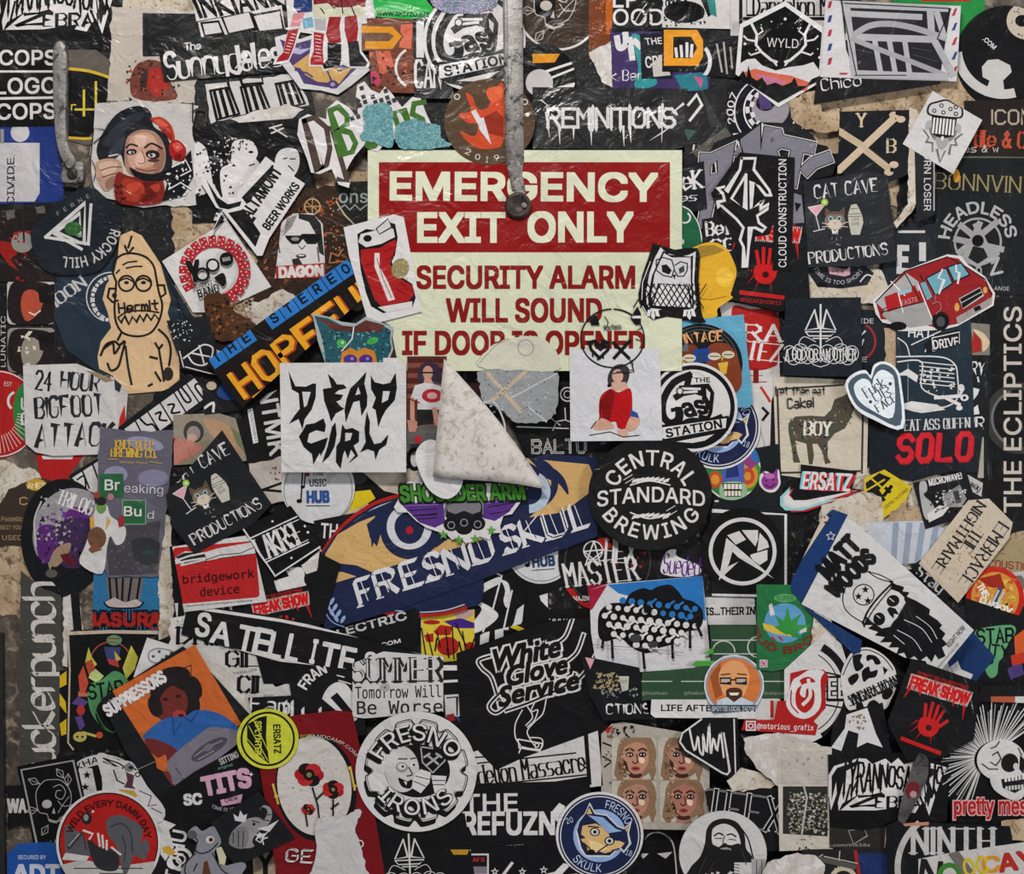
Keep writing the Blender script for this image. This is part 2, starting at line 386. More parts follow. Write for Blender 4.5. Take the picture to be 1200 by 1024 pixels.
def SF(c, s, cx, cy, w, h, lw, rot=0, style='pen', seed=0, shear=0, warp=None, jit=0, gap=1.5, smooth=0):
    """hand-drawn lettering from strokes: pen, brush, spike, nib (broad pen), serif"""
    rnd = random.Random(seed); strokes = []; x = 0
    for ch in s:
        if ch == ' ': x += 3.2; continue
        d = SFD.get(ch) or SFD.get(ch.upper())
        if not d: x += 2; continue
        pl = [[(int(a[0]), int(a[1])) for a in q.split()] for q in d.split('|')]
        mx = max(p[0] for q in pl for p in q); mn = min(p[0] for q in pl for p in q)
        for q in pl: strokes.append([(x+p[0]-mn+rnd.uniform(-jit, jit), p[1]+rnd.uniform(-jit, jit)) for p in q])
        x += mx-mn+gap
    Wd = max(x-gap, 1); r = math.radians(rot); t = []
    lw = min(lw, (1.15 if style == 'serif' else 1.5)*min(w/Wd, h/6)+.25)
    def put(p):
        px = (p[0]/Wd-.5)*w-shear*(p[1]/6-.5)*h; py = (p[1]/6-.5)*h
        if warp: px, py = warp(px, py)
        return (cx+px*math.cos(r)-py*math.sin(r), cy+px*math.sin(r)+py*math.cos(r))
    for q in strokes:
        if style == 'spike':
            a, b = q[0], q[1]; e = rnd.uniform(.5, 1.6); d = math.hypot(a[0]-b[0], a[1]-b[1]) or 1
            q = [(a[0]+(a[0]-b[0])/d*e, a[1]+(a[1]-b[1])/d*e)]+q
            a, b = q[-1], q[-2]; d = math.hypot(a[0]-b[0], a[1]-b[1]) or 1; e = rnd.uniform(.6, 2)
            q = q+[(a[0]+(a[0]-b[0])/d*e, a[1]+(a[1]-b[1])/d*e+rnd.uniform(0, .9))]
            p = [put(z) for z in q]
            for i in range(1, len(p)-2):
                t += strip([p[i], p[i+1]], lw, 'u')
            t += strip([p[0], p[1]], lw, 'w'); t += strip([p[-2], p[-1]], lw, 'b')
        elif style == 'nib':
            p = [put(z) for z in (cat(q, False, 3) if smooth else q)]; nx, ny = lw/2*math.cos(r-.75), lw/2*math.sin(r-.75)
            for i in range(len(p)-1):
                a, b = p[i], p[i+1]; k = [(a[0]-nx, a[1]-ny), (a[0]+nx, a[1]+ny), (b[0]+nx, b[1]+ny), (b[0]-nx, b[1]-ny)]
                t += [[k[0], k[1], k[2]], [k[0], k[2], k[3]]]
            for i in range(len(p)-1): t += strip([p[i], p[i+1]], lw*.2)
        elif style == 'serif':
            p = [put(z) for z in (cat(q, False, 3) if smooth else q)]
            for i in range(len(p)-1):
                a, b = p[i], p[i+1]; v = abs((b[1]-a[1])*math.cos(r)-(b[0]-a[0])*math.sin(r))/(math.hypot(b[0]-a[0], b[1]-a[1]) or 1)
                t += strip([a, b], lw*(.35+.85*v))
            for e, o_ in ((p[0], q[0]), (p[-1], q[-1])):
                if o_[1] not in (0, 2, 6): continue
                t += strip([(e[0]-lw*1.1*math.cos(r), e[1]-lw*1.1*math.sin(r)), (e[0]+lw*1.1*math.cos(r), e[1]+lw*1.1*math.sin(r))], lw*.35, ext=False)
        else:
            p = [put(z) for z in (cat(q, False, 4) if smooth else q)]; t += strip(p, lw, 'b' if style == 'brush' else 'u')
    ink(c, t)
K = '141416'; W = 'd2cecd'; RD = 'b41e1c'; BL = '1f3f8f'; NV = '1c2444'; GN = '1f6b3c'; CR = 'c9b9a4'; TAN = 'd2ac74'; GY = '8b8988'
# ---------------------------------------------------------------- artwork used more than once (drawn in the current frame, centred on 0,0)
def art_zebra():                                   # spiky two-line wordmark, 150 x 78
    G(W, "-76 -10 -70 -22 -40 -34 -30 -34 -22 -28 -6 -36 2 -30 10 -38 18 -30 30 -36 40 -30 52 -34 74 -30 66 -18 60 6 54 32 46 14 40 22 36 30 22 28 26 22 -14 30 -58 33 -34 10 -56 24 -60 34 -64 12 -70 34 -74 14")
    G(K, "-72 -9 -66 -20 -42 -30 -34 -30 -54 -17 -62 24 -66 -2 -70 22")
    SF(K, "TYRANNOSAURUS", 4, -14, 126, 24, 3.6, 0, 'spike', 3, warp=lambda x, y: (x, y*(1+abs(x)/90)+abs(x)*.07))
    L(W, 1.6, "48 -30 34 -16 44 -6 46 8 40 4"); G(K, "52 -28 62 -26 50 -14 56 0 52 22 47 8 50 -2 42 -16")
    L(K, 3.6, "-36 14 -6 8 -46 28 -16 24")
    SF(K, "EBRA", 14, 18, 56, 15, 3.6, -2, 'brush', 4)
    L(K, 2.4, "36 12 44 26|40 6 48 24|-48 0 -52 22|-40 -4 -46 12")
def art_cat():                                     # 115 x 105 card artwork
    SF('c9c5c4', "CAT CAVE", -2, -36, 74, 15, 2.2, -7, 'brush', 1, jit=.2)
    G('d49aa4', "-46 -14 -26 -18 -37 -4"); L('cfcacb', 1.1, "-46 -14 -26 -18 -37 -4 -46 -14|-37 -4 -33 12|-40 14 -27 11"); C('8fb84c', -27, -20, 4.2); C('c5dc8a', -27, -20, 2.2)
    C('7d6a58', -15, 2, 12, 11); G('5a4a40', "-27 -4 -26 -14 -19 -8 -10 -9 -4 -15 -3 -3 -8 -6 -22 -6"); C('c9bba9', -15, 6, 8, 6)
    for e in (-20, -10): C('8fb0b8', e, -1, 3); C(K, e, -1, 1.5)
    G('c78f90', "-17 3 -13 3 -15 6"); L('e0dcd8', .6, "-22 6 -30 4|-22 8 -30 9|-8 6 0 3|-8 8 0 9"); G('ddd9d4', "-19 11 -15 14 -11 11 -12 17 -18 17"); SP('8a8288', 14, -22, 14, -8, 30, 2, 3)
    G('b9b5a8', "2 -12 4 -17 10 -18 13 -13 17 -4 18 4 14 18 4 18 1 4 0 -4"); L('55524d', .8, "1 -6 17 -7|0 -3 18 -4|3 -12 12 -13"); T('3d3a38', "CAT", 9, 0, 8, 3.5, -4, .01); T('3d3a38', "CAVE", 9, 5, 9, 3.5, -4, .01)
    SF('c9c5c4', "PRODUCTIONS", 0, 40, 92, 13, 2.1, -7, 'brush', 2, jit=.2)
def art_freak():                                   # 95 x 105
    T('8e1a18', "DON'T BE CHRISTINE", 0, -38, 66, 7, 0, .05, grow=1); T('c7a09a', "FREAK SHOW", 0, -26, 78, 17, 0, .07, grow=3.5)
    T('c41c1c', "FREAK SHOW", 0, -26, 78, 16, 0, .07)
    L('b51b1b', 3, "-37 -18 -41 -4|35 -16 38 2|-24 -18 -22 -12|20 -18 22 -11", prof='b')
    for x0, y0, x1, y1, w in ((-12, -4, -8, 14, 4), (-4, -8, -3, 14, 4.2), (4, -7, 3, 14, 4), (12, -2, 7, 15, 3.6), (20, 8, 9, 22, 4)): L('c01f1f', w, [(x0, y0), (x1, y1)])
    G('c01f1f', "-11 12 9 12 13 22 6 33 -7 33 -14 24", 1); C('3a1212', 0, 23, 4); L('a51b1b', 1.6, "-13 24 -22 36|-8 32 -12 42|6 32 8 42|-16 18 -24 28", prof='b')
    B('b81e1e', -30, 45, 24, 50, 4)
def art_gas(r):                                    # round filling-station badge of radius r
    F(FR[0], FR[1], math.degrees(FR[2]), r/56)
    C(W, 0, 0, 56); C(K, 0, 0, 52.5); C(W, 0, 0, 47)
    L(K, 9, "-2 -40 -22 -32 -36 -12 -38 8 -30 18 -20 14 -18 2", 1); L(K, 8, "-2 -40 -8 -22 -20 -14", 1); L(K, 5, "-26 2 -16 2 -16 14 -26 34", 1)
    T(K, "THE", 14, -33, 20, 6.5, 2, .05); T(K, "as", 2, 2, 30, 20, -8, .06, -.3); L(K, 4.5, "24 -16 14 -10 22 2 18 14 8 12", 1)
    G(K, "-16 -28 22 -28 28 -16 24 8 16 2 14 -12 4 -16 -16 -14"); L(W, 3, "-12 -24 10 -22|-12 -19 6 -19"); G(W, "18 -22 23 -16 21 -6 18 -12"); C(W, -15, -21, 3, 5); RG(K, -15, -21, 4, 1.4)
    L(K, 5, "-24 26 -6 16 18 18 34 14", 1); G(K, "-44 20 44 14 42 32 -46 42"); G(W, "-41 23 41 17 39 29 -43 38"); T(K, "STATION", -1, 27, 72, 12, -6, .06)
    G(K, "-34 40 34 32 22 44 0 49 -20 47", 1); G(W, "-24 42 24 36 12 43 -4 45"); F(FR[0], FR[1], math.degrees(FR[2]))
def art_god():                                     # thin white line emblem, 85 x 85
    L(W, 1.7, "-7 -34 -18 -10 -2 -12 -7 -34|7 -34 18 -10 2 -12 7 -34"); L(W, 2.2, "0 -40 0 18"); L(W, 1.4, "-18 -8 18 -8 12 -3 -14 -3 -18 -8|-9 0 9 0")
    for s in (-1, 1):
        for i, (x, r) in enumerate(((8, 9), (16, 8), (24, 10), (32, 9), (37, 8))): RG(W, s*x, 18+(i % 2)*3, r, .9, 0, 360, r*1.15)
        L(W, .9, [(s*6, 4), (s*20, -2), (s*26, 8), (s*14, 12)], 1); L(W, .9, [(0, 34), (s*10, 30), (s*4, 24), (0, 28)], 1)
    SF(W, "A GOD OR AN OTHER", 0, 19, 84, 12, 1.2, 0, 'spike', 6)
def art_muffin(c1='6d6c6c', c2='c3c0bf'):          # bearded muffin, 50 x 72
    G('a5a3a3', "-18 -12 18 -12 20 2 10 14 -10 14 -20 2", 1)
    G(c2, "-22 0 -15 8 -17 14 -11 14 -10 24 -5 20 0 34 5 21 10 25 11 14 17 14 15 7 22 0 12 -2 -12 -2"); G('777576', "-15 -4 15 -4 12 8 0 14 -12 8", 1); G('a09e9e', "-8 8 8 8 3 20 -3 20", 1)
    G(K, "-15 -18 15 -18 13 4 0 8 -13 4"); 
    for i in range(7): B('d6d3d1', -13+i*3.9, -16, -10.6+i*3.9, 3)
    G(K, "-21 -20 -20 -31 -10 -36 0 -39 10 -36 20 -31 21 -20 10 -17 -10 -17", 1); G(c2, "-19 -21 -18 -30 -9 -34 0 -37 9 -34 18 -30 19 -21 10 -19 -10 -19", 1)
    for x, y in ((-13, -24), (-5, -31), (-2, -23), (6, -28), (13, -23), (12, -31)): RG('4a494a', x, y, 2, 1.3)
    C('d6d3d1', 0, 8, 2, 3)
def art_hub(r):
    C('c9c8c9', 0, 0, r); RG('5a5a5e', 0, 0, r-3, .8); L(K, 1.8, "-18 -24 -20 12"); C(K, -22, 13, 3.4, 2.6); L(K, 1.4, "-15 -20 -16 -4"); C(K, -18, -3.5, 2.6, 2); C('7a2130', -12, -18, 2.4)
    T('35507e', "THE", 0, -20, 13, 6, -1, .04); T('3a3340', "USIC", 0, -8.5, 20, 9, -1, .03); T('2b4d88', "HUB", 0, 8, 27, 15, -1, .07); B('3a3a40', -14, 18, 14, 19)
def art_crest(r):                                  # round navy fox badge
    F(FR[0], FR[1], math.degrees(FR[2]), r/51)
    C(W, 0, 0, 51); C(NV, 0, 0, 48.5); RG(W, 0, 0, 46, 1.2); C('8fa8d6', 0, 0, 31)
    AT('b7c3e0', "FRESNO", 0, 0, 38, -84, -28, 10, .0); AT('b7c3e0', "SKULK", 0, 0, 38, 134, 82, 10, .0, 1); T('b7c3e0', "20", -37, -15, 8, 7, -22, 0); T('b7c3e0', "18", 36, 17, 7, 7, 15, 0)
    G(W, "-26 -14 -20 -24 -15 -38 -7 -26 6 -26 20 -14 28 -12 36 -20 34 -6 38 6 30 18 24 12 14 24 -14 26 -22 18 -28 -2")
    G(NV, "-25 -14 -19 -24 -15 -35 -8 -25 6 -24 20 -12 28 -10 34 -16 32 -6 35 6 30 15 24 10 14 22 -14 24 -20 16 -27 -4")
    G(TAN, "-21 -10 -6 -14 8 -8 14 4 24 4 30 6 26 12 18 16 8 20 0 18 -6 22 -12 20 -14 14 -22 6 -16 4 -22 0"); G('e3c890', "-12 6 0 8 12 14 2 18 -8 20")
    for x, y in ((-6, -4), (12, 5)): C(K, x, y, 6, 5); C(W, x, y, 4.5, 3.8); C(K, x, y, 2.2)
    C(K, -8, 20, 4.5, 3.5); L(K, 1.3, "-18 10 -10 16|0 18 10 10|16 16 24 13|-14 -10 -2 -10"); G('8fa8d6', "-16 -23 2 -22 18 -10 26 -8 10 -4 -6 -17"); G(TAN, "-18 -24 -15 -32 -11 -25"); G(TAN, "29 -10 33 -15 32 -7"); F(FR[0], FR[1], math.degrees(FR[2]))
def art_face(s, skin, hair, lip='a84a48', dark='5c3a30', rot=0, wrap=0, bg=None):
    """a woman's face photographed from the front; s = half height of the face"""
    x, y = FR[0], FR[1]; F(x, y, rot, s/20)
    C(hair, 1, -2, 20, 24); G(hair, "-18 -6 -22 18 -14 30 -10 8"); G(hair, "18 -6 21 14 17 28 12 10"); G(skin, "-6 12 6 12 9 30 -9 30"); C(dark, 0, 19, 7, 3)
    C(skin, 0, 0, 13.5, 18); G(dark, "-13 2 -9 6 -7 14 -2 18 -8 15 -12 9"); G(hair, "-14 -6 -11 -17 0 -21 11 -17 15 -4 9 -13 1 -15 -8 -12"); L(dark, 1.8, "-10 -6 -6 -8 -2 -6|3 -6 7 -8 11 -6", 1)
    for e in (-6, 7): C('2a2020', e, -2, 4, 2.6); C('e6ddd6', e, -2, 2.4, 1.1); C(K, e, -2, 1.3)
    L(dark, 1.1, "1 -2 2 5 -1 7 -3 5", 1); C(lip, 0, 12, 4.4, 2.2); C('4a1c1c', 0, 12, 3, .8); G('e9c3ae', "3 1 9 2 8 7 4 6", 1); F(x, y)
def art_skull_rose(c=W):                           # half skull, half rose in line
    G('0b0b0c', "-24 -6 -22 -24 -8 -36 0 -37 0 24 -10 20 -12 10 -22 6", 1); L(c, 1, "0 -37 -10 -36 -22 -24 -24 -6 -22 6 -12 10 -10 20 0 24", 1); C(c, -10, -4, 7, 6); G(c, "-1 2 -5 10 0 11"); L(c, 2.4, "-10 18 0 22 10 18", 1)
    L(c, 1, "0 -37 14 -34 24 -20 24 -4 16 12 4 18|2 -26 12 -28 18 -18 12 -8 4 -12 6 -20 12 -20|22 -10 12 0 4 10|6 -6 12 2 24 2", 1)
    for x, y, a in ((-24, -38, 30), (14, -44, 60), (-32, 2, 0), (-18, 32, -50), (24, -34, 100)):
        ca, sa = math.cos(math.radians(a)), math.sin(math.radians(a)); q = [(-8, 0), (0, -5), (9, 0), (0, 5)]; q = [(x+u*ca-v*sa, y+u*sa+v*ca) for u, v in q]
        L(c, .9, q, 0, 1); L(c, .7, [q[0], q[2]])
def art_dand():                                    # framed serif title, centred on the words, 160 wide
    SF(K, "Dandelion Massacre", 0, 0, 150, 22, 2.5, 0, 'serif', smooth=1, gap=1.7)
# ---------------------------------------------------------------- the door itself
door_m = rough_mat('scraped_door_paint', ('5d5246', '37312c', '8b7d6c', '1d1b1a'), 14, .6, 0, .5, .003)
END()
o = slab('door_1', R(-60, -60, 1260, 1084), -.045, 0, door_m, None, W3(600, 512, 0)); o['kind'] = 'structure'
jamb_m = rough_mat('dark_jamb_paint', ('18181a', '242220'), 9, .5)
o = slab('trim_1', R(-60, -60, -8, 1084), -.03, .014, jamb_m, None, W3(-34, 512, 0)); o['kind'] = 'structure'
o = slab('trim_2', num('-8 740 5 742 8 1084 -8 1084'), 0, .012, jamb_m, None, W3(0, 900, 0)); o['kind'] = 'structure'
scrap_m = rough_mat('torn_paper', ('b9aa95', 'c9c2b8', '8c7a63', '4c4036'), 22, .75, 0, .4, .002)
white_scrap = rough_mat('torn_white_paper', ('c6c2be', 'b4aaa0', 'd3cfcc', '8a8078'), 18, .75, 0, .4, .002)
brown_scrap = rough_mat('torn_brown_paper', ('9a8062', 'b6a084', '5a4632', '33281f'), 26, .8, 0, .5, .002)
dark_scrap = rough_mat('torn_dark_paper', ('17171a', '101012', '2c2b2b', '77726c'), 16, .4, 0, .4, .003, .45, .65, .2)
def scrap(label, pts, m=scrap_m, seed=1, amp=2.5, cat_='paper', name='torn_paper', grp='torn paper remains'):
    S(name, label, CR, torn(pts, amp, 6, seed), cat_, grp, m=m)
# --------- lowest layer: remains of the oldest stickers
for i, (lb, pts, m) in enumerate([
 ("dark worn sheet behind the spiky wordmark at the top", "-20 -20 150 -20 170 120 60 160 -20 150", dark_scrap),
 ("cream torn paper behind the plain black rectangle", "128 -10 245 -10 240 128 128 124", scrap_m),
 ("dark old sheet under the brush-script band name strip", "180 30 350 20 372 150 240 160 180 120", dark_scrap),
 ("dark glossy crinkled sheet beside the glitter blobs", "430 -10 640 -10 640 190 430 190", dark_scrap),
 ("worn black sheet above the white dripping metal logo", "620 -10 870 -10 870 190 620 190", dark_scrap),
 ("black old sheet behind the antler hexagon", "800 20 1010 -10 1010 260 800 260", dark_scrap),
 ("brown torn paper below the striped envelope sketch", "930 80 1150 80 1150 240 930 240", brown_scrap),
 ("grimy dark sheet beneath the bearded muffin drawing", "1060 150 1220 140 1220 400 1040 380", dark_scrap),
 ("black soiled sheet beside the hermit drawing", "-20 220 250 220 250 440 -20 440", dark_scrap),
 ("rust stained paper around the sunglasses portrait", "300 200 440 200 440 420 300 430", brown_scrap),
 ("brown paper remains under the dotted circle card", "200 230 350 330 320 430 210 420", brown_scrap),
 ("dark sheet below the blue and orange diagonal strip", "180 380 460 360 460 640 180 640", dark_scrap),
 ("dark sheet hidden behind the owl cutout", "780 180 1010 180 1010 420 780 420", dark_scrap),
 ("black sheet between the alpaca card and heart cutout", "880 380 1180 380 1180 720 880 720", dark_scrap),
 ("cream paper scrap under the yellow badge remnant", "960 540 1120 560 1120 680 960 640", scrap_m),
 ("black sheet behind the dark round brewing badge", "620 500 960 500 960 860 620 860", dark_scrap),
 ("black sheet under the navy banner with blackletter", "340 560 660 560 660 860 340 860", dark_scrap),
 ("cream torn paper beside the purple comic badge", "-10 560 70 560 60 720 -10 720", brown_scrap),
 ("black sheet behind the framed white slanted title", "180 640 420 640 420 1040 180 1040", dark_scrap),
 ("black sheet around the four pale portraits", "420 820 880 820 880 1040 420 1040", dark_scrap),
 ("black sheet beneath the mohawk skull", "840 740 1220 700 1220 1040 840 1040", dark_scrap),
 ("black sheet around the skull and rose card", "60 850 200 850 200 1040 60 1040", dark_scrap)]):
    scrap(lb, pts, m, i+1)
# --------- upper left
S('band_sticker', "black sheet with spiky white two-line wordmark in the top corner by the jamb", K, "-30 -30 144 -30 142 62 0 48 -30 46"); P('lettering'); F(66, 4, 3, 1.02); art_zebra()
S('street_sticker', "black sign sticker with three stacked white bold words beside the grey bar", K, "-20 57 66 57 66 148 -20 150"); P('lettering')
T(W, "COPS", 32, 67, 68, 19, 0, .04); B(W, -10, 82, 66, 84.5); T(W, "LOGO", 30, 100, 72, 20, -1, .04); B(W, -10, 113, 66, 116, -1); T(W, "COPS", 30, 130, 70, 20, -1, .04)
S('label_sticker', "blue sticker with off-white panel and small vertical print behind the grey bar", '22367a', "-20 149 64 148 74 205 74 236 -20 240"); P('panel'); G('bdb9ba', "-20 167 46 167 46 226 40 236 -20 236"); C('bdb9ba', 23, 155, 11); B('8f8b8c', 0, 151, 4, 168)
P('lettering'); T('2a2b3c', "RECIVIDE", 12, 222, 74, 9, -90, .03); SP('3a3b52', 40, 13, 180, 17, 246, 1.6, 3)
S('badge_sticker', "black and grey round badge with yellow rules and crossed yellow sign", '5b544c', "70 58 112 58 128 70 128 166 100 170 80 164"); P('panel'); G(K, "80 80 128 90 124 120 112 150 104 160 80 162"); L('c9a92e', 3.4, "78 80 104 83 130 91", 1); L('c9a92e', 3, "80 161 104 162 120 157", 1); RG(K, 100, 60, 34, 9, -40, 20)
P('symbol'); L('c9b23a', 2.8, "98 106 98 135|112 96 112 148"); L('c9b23a', 2.4, "88 128 118 128"); SF('c9b23a', "r", 86, 124, 5, 9, 1.4)
S('poster_scrap', "cream paper with a dark red painted head, under the brush-script strip", 'b5aaa0', torn("130 8 232 12 228 122 126 118", 2, 7, 3), 'paper'); P('picture')
G('6f3a30', "158 78 172 70 190 74 200 96 206 116 160 116 152 98", 1); G('a3281f', "176 80 192 84 196 104 182 112 172 98", 1); G('3c2b2a', "164 84 174 80 172 100 164 108"); SP('2c2524', 34, 148, 70, 210, 118, 4, 4); SP('8c4a3a', 26, 148, 70, 204, 118, 4, 5)
S('plain_sticker', "plain black glossy rectangle above the brush-script strip", '202022', "167 15 228 16 262 40 232 64 167 66")
P('streaks'); L('3a3b40', 1, "178 30 200 34|182 45 206 48|176 56 190 57")
S('lettering_sticker', "white scrap with skewed black bars of lettering at the top edge", 'c9c5c3', "224 -10 335 -20 333 8 290 14 230 25"); P('lettering'); SF(K, "INKIANK", 280, 2, 100, 26, 4.4, -6, 'pen', shear=-.3)
S('lettering_sticker', "white pieces with black letter bases under the brush-script strip edge", 'c9c5c3', "232 26 330 6 334 34 236 44"); P('lettering'); L(K, 2.6, "236 27 256 25 262 40 240 42 236 27|260 20 292 13 300 34 268 40 260 20|295 18 328 12 332 33|295 16 303 36")
S('lettering_sticker', "white ragged strip with three groups of black slanted bars", 'c5c1bf', torn("240 98 345 86 362 122 310 134 300 128 246 145", 1.2, 8, 5)); P('lettering')
for x, k in ((250, 0), (286, 1), (327, 2)):
    L(K, 2.8, [(x-4, 106-k*4), (x+18, 102-k*4), (x+30, 133-k*6), (x+4, 140-k*6), (x-4, 106-k*4)]); L(K, 4, [(x+1, 108-k*4), (x+8, 136-k*6)]); L(K, 4.5, [(x+8, 106-k*4), (x+16, 135-k*6)]); L(K, 4, [(x+15, 105-k*4), (x+24, 132-k*6)])
L(K, 3, "266 92 268 101|281 90 284 100 308 97 306 87")
scrap("grey round paper remnant between slanted bars and stencilled faces", "270 140 300 130 336 122 356 128 330 146 300 152", white_scrap, 31, 1)
S('portrait_sticker', "black square with two white stencilled faces above the tilted beer label", K, "225 148 350 138 372 224 372 250 225 262"); P('picture')
G(W, "272 168 284 163 296 166 302 178 300 186 304 192 298 204 290 214 276 226 262 232 258 200 270 190", 1); G(W, "326 178 336 173 348 176 351 190 346 204 336 210 328 200 322 190", 1); G(W, "226 170 240 172 246 196 248 220 228 226", 1)
C(K, 294, 178, 3, 1.6); L(K, 1.4, "298 192 292 194|340 186 346 186|338 194 344 200|332 186 336 185"); G(W, "262 226 290 214 310 232 300 262 250 258"); SP(K, 80, 230, 150, 275, 260, 3.4, 7); SP(W, 60, 244, 160, 276, 220, 2.6, 8); SP(K, 40, 280, 160, 330, 175, 3, 9); L(W, 1.8, "316 150 330 146|318 156 332 150|320 150 336 160")
S('portrait_sticker', "torn white square with painted dark-haired woman and red flower", 'bdb8b4', torn("112 122 172 118 232 124 226 150 230 240 160 243 112 228 106 190", 1.5, 8, 4)); P('picture')
G('1d1f26', "113 178 118 160 136 134 160 124 176 130 180 148 196 160 202 190 196 214 186 200 150 200 140 180 120 190", 1); G('2c3038', "120 168 136 146 158 132 170 136 150 150 132 170", 1); G('34373f', "126 182 138 164 146 160 142 178 132 188", 1)
G('9c7866', "150 160 164 152 182 155 193 172 193 194 182 206 162 208 148 200 146 178", 1); G('bd937e', "152 164 164 155 178 158 186 172 184 188 174 196 158 198 150 188", 1); G('cfab98', "158 160 168 158 172 166 168 172 160 170", 1); G('d0ab9a', "164 178 169 184 168 194 160 194 158 186", 1); G('8c6453', "186 172 193 180 190 196 182 204 180 194", 1); L('7a5446', 1, "166 176 170 188 166 192 162 191", 1)
C('2a1c1e', 154, 178, 6.4, 3.6, -6); C('2a1c1e', 179, 181, 8.4, 5.2, 8); C('4a3236', 180, 188, 7, 2); C('cfc6c0', 154, 178.6, 3.6, 1.8); C('cfc6c0', 178, 182, 4.4, 2.4); C(K, 155, 178.4, 1.8); C(K, 177.4, 181.6, 2.1); C(W, 155.6, 177.8, .6); C(W, 178.2, 180.8, .7); L('1d1616', 1.8, "148 173 153 169 161 171", 1); L('1d1616', 1.9, "170 173 178 168 190 174", 1)
G('a8301f', "176 140 188 137 200 146 205 162 199 164 190 150", 1); G('c8553f', "180 141 190 141 197 148 188 148", 1); G('8e1f1a', "186 148 198 154 202 164 194 158", 1); G('9c1f1c', "199 168 208 164 218 174 215 187 205 188 199 180", 1); G('c4483a', "202 170 209 167 214 173 207 178", 1); G('d98a80', "206 172 210 171 209 175"); G('6c1614', "204 182 213 180 212 187 206 188")
G('b08c78', "112 192 124 186 140 188 144 200 138 214 124 224 114 210", 1); G('c9a590', "116 194 126 189 138 191 134 202 122 206", 1); G('8a6656', "124 212 136 206 138 214 126 222", 1); L('3a2a28', 1, "118 200 130 196 142 196|120 208 132 204 142 204|108 188 112 200 110 212", 1); L('c9c2bc', 1.6, "128 183 138 181")
G('7c221a', "138 202 150 206 164 208 184 208 192 214 188 238 142 239 134 222", 1); G('9c3424', "144 210 160 212 170 220 160 236 146 232", 1); G('b5452f', "150 216 164 214 160 224 150 226", 1); G('5c1612', "168 214 184 216 182 232 166 236 172 226", 1); G('a33a28', "176 218 188 216 184 226", 1); SP('201a1a', 20, 134, 216, 148, 238, 3, 2); G(K, "152 196 164 202 180 204 196 200 192 211 170 212 158 206", 1); L('b5745c', 1.6, "160 196 172 199 184 197", 1)
G(K, "196 200 212 190 224 176 227 206 214 230 190 236 196 216"); SP(W, 30, 196, 186, 226, 234, 3, 6); L(W, 1.4, "202 196 218 188 224 200 212 206|198 222 212 214 224 222"); L(K, 1.2, "110 168 126 154|106 190 110 150 122 152"); SF('3c3838', "h", 234, 132, 16, 22, 2)
# --------- upper middle
S('band_strip', "black strip with white brush-script band name under the slanted bar letters", '161617', "186 60 233 44 333 33 335 84 192 96", gloss=.3); P('lettering'); SF(W, "Sunnydales", 262, 70, 136, 30, 4.6, -7, 'brush', 2, smooth=1, gap=1.2); SF(W, "The", 226, 54, 18, 8, 1.4, -4); C(W, 286, 65, 4, 5); L(W, 1.4, "282 72 276 80|286 72 284 82|290 70 292 80"); L(W, 4, "296 50 301 82", prof='b')
S('fox_cutout', "tan and purple fox-head die-cut under the cartoon boots", 'c9c5c6', "322 44 336 40 352 46 374 38 410 60 434 82 412 100 396 111 376 106 352 104 340 88 326 70"); P('picture'); G('4a3a66', "328 46 344 52 372 44 404 62 420 78 394 104 356 98 350 86 336 68"); G('c39a5c', "342 78 364 62 378 66 392 80 412 80 398 98 372 96 358 88 352 80"); G('a9a3c0', "338 52 352 58 366 56 352 64 340 62"); L('4a3a66', 2, "346 82 360 86 366 90|384 84 390 98|372 70 378 80|396 84 410 78"); C('4a3a66', 390, 99, 6, 5); C('9a8ab0', 390, 99, 3, 2.4)
S('boots_cutout', "white-edged cartoon figures cut off at the top, red laced boots and red trousers", 'd0cccc', "334 -20 436 -20 440 20 436 44 424 44 424 60 434 74 432 80 412 80 402 76 380 84 376 78 362 78 362 70 366 40 352 38 344 60 338 74 320 76 322 70 332 60 338 34")
P('clothing'); G('22386a', "346 -20 366 -20 366 14 350 16 344 8"); G('c9858c', "344 16 358 14 350 34 340 32"); G('6f9fb8', "354 22 366 20 368 32 356 34"); G('a8a4a4', "368 22 382 22 382 36 370 36"); G('7a2024', "366 -20 432 -20 428 8 368 10"); G('c2c0a8', "366 6 384 4 402 12 420 6 430 12 424 22 404 18 388 22 368 20"); L(K, 1.4, "386 4 392 10 396 6|400 0 402 16|376 10 380 16|412 8 416 18")
G('8f1c20', "386 20 400 20 398 30 400 50 386 52 382 40"); G('8f1c20', "404 20 418 18 420 34 418 50 408 52 404 36"); G(K, "384 50 400 52 400 70 398 78 380 81 378 76 384 70"); G(K, "408 50 420 48 422 62 431 74 428 78 410 78")
P('laced_boots'); G('9c1a22', "338 36 350 34 344 56 338 70 324 73 326 68 332 62"); G('9c1a22', "368 38 380 40 378 58 380 76 364 76 364 70 368 60"); L(W, 2.4, "336 34 352 32|366 36 380 38")
for k in range(7): L('d8c4c4', .9, [(342-k*1.4, 40+k*3.6), (347-k*1.4, 41+k*3.6)]); L('d8c4c4', .9, [(370, 42+k*4), (376, 43+k*4)])
S('rose_badge', "round brown-black badge with half skull, half rose in thin line, beside the steel rod", '3a2c22', EL(655, 4, 54, 57)); P('border'); RG('cbc7c5', 655, 4, 50.5, 2.6, 0, 360, 53.5); P('drawing'); F(650, 10, 0, 1.0); art_skull_rose('b9b0a6'); F()
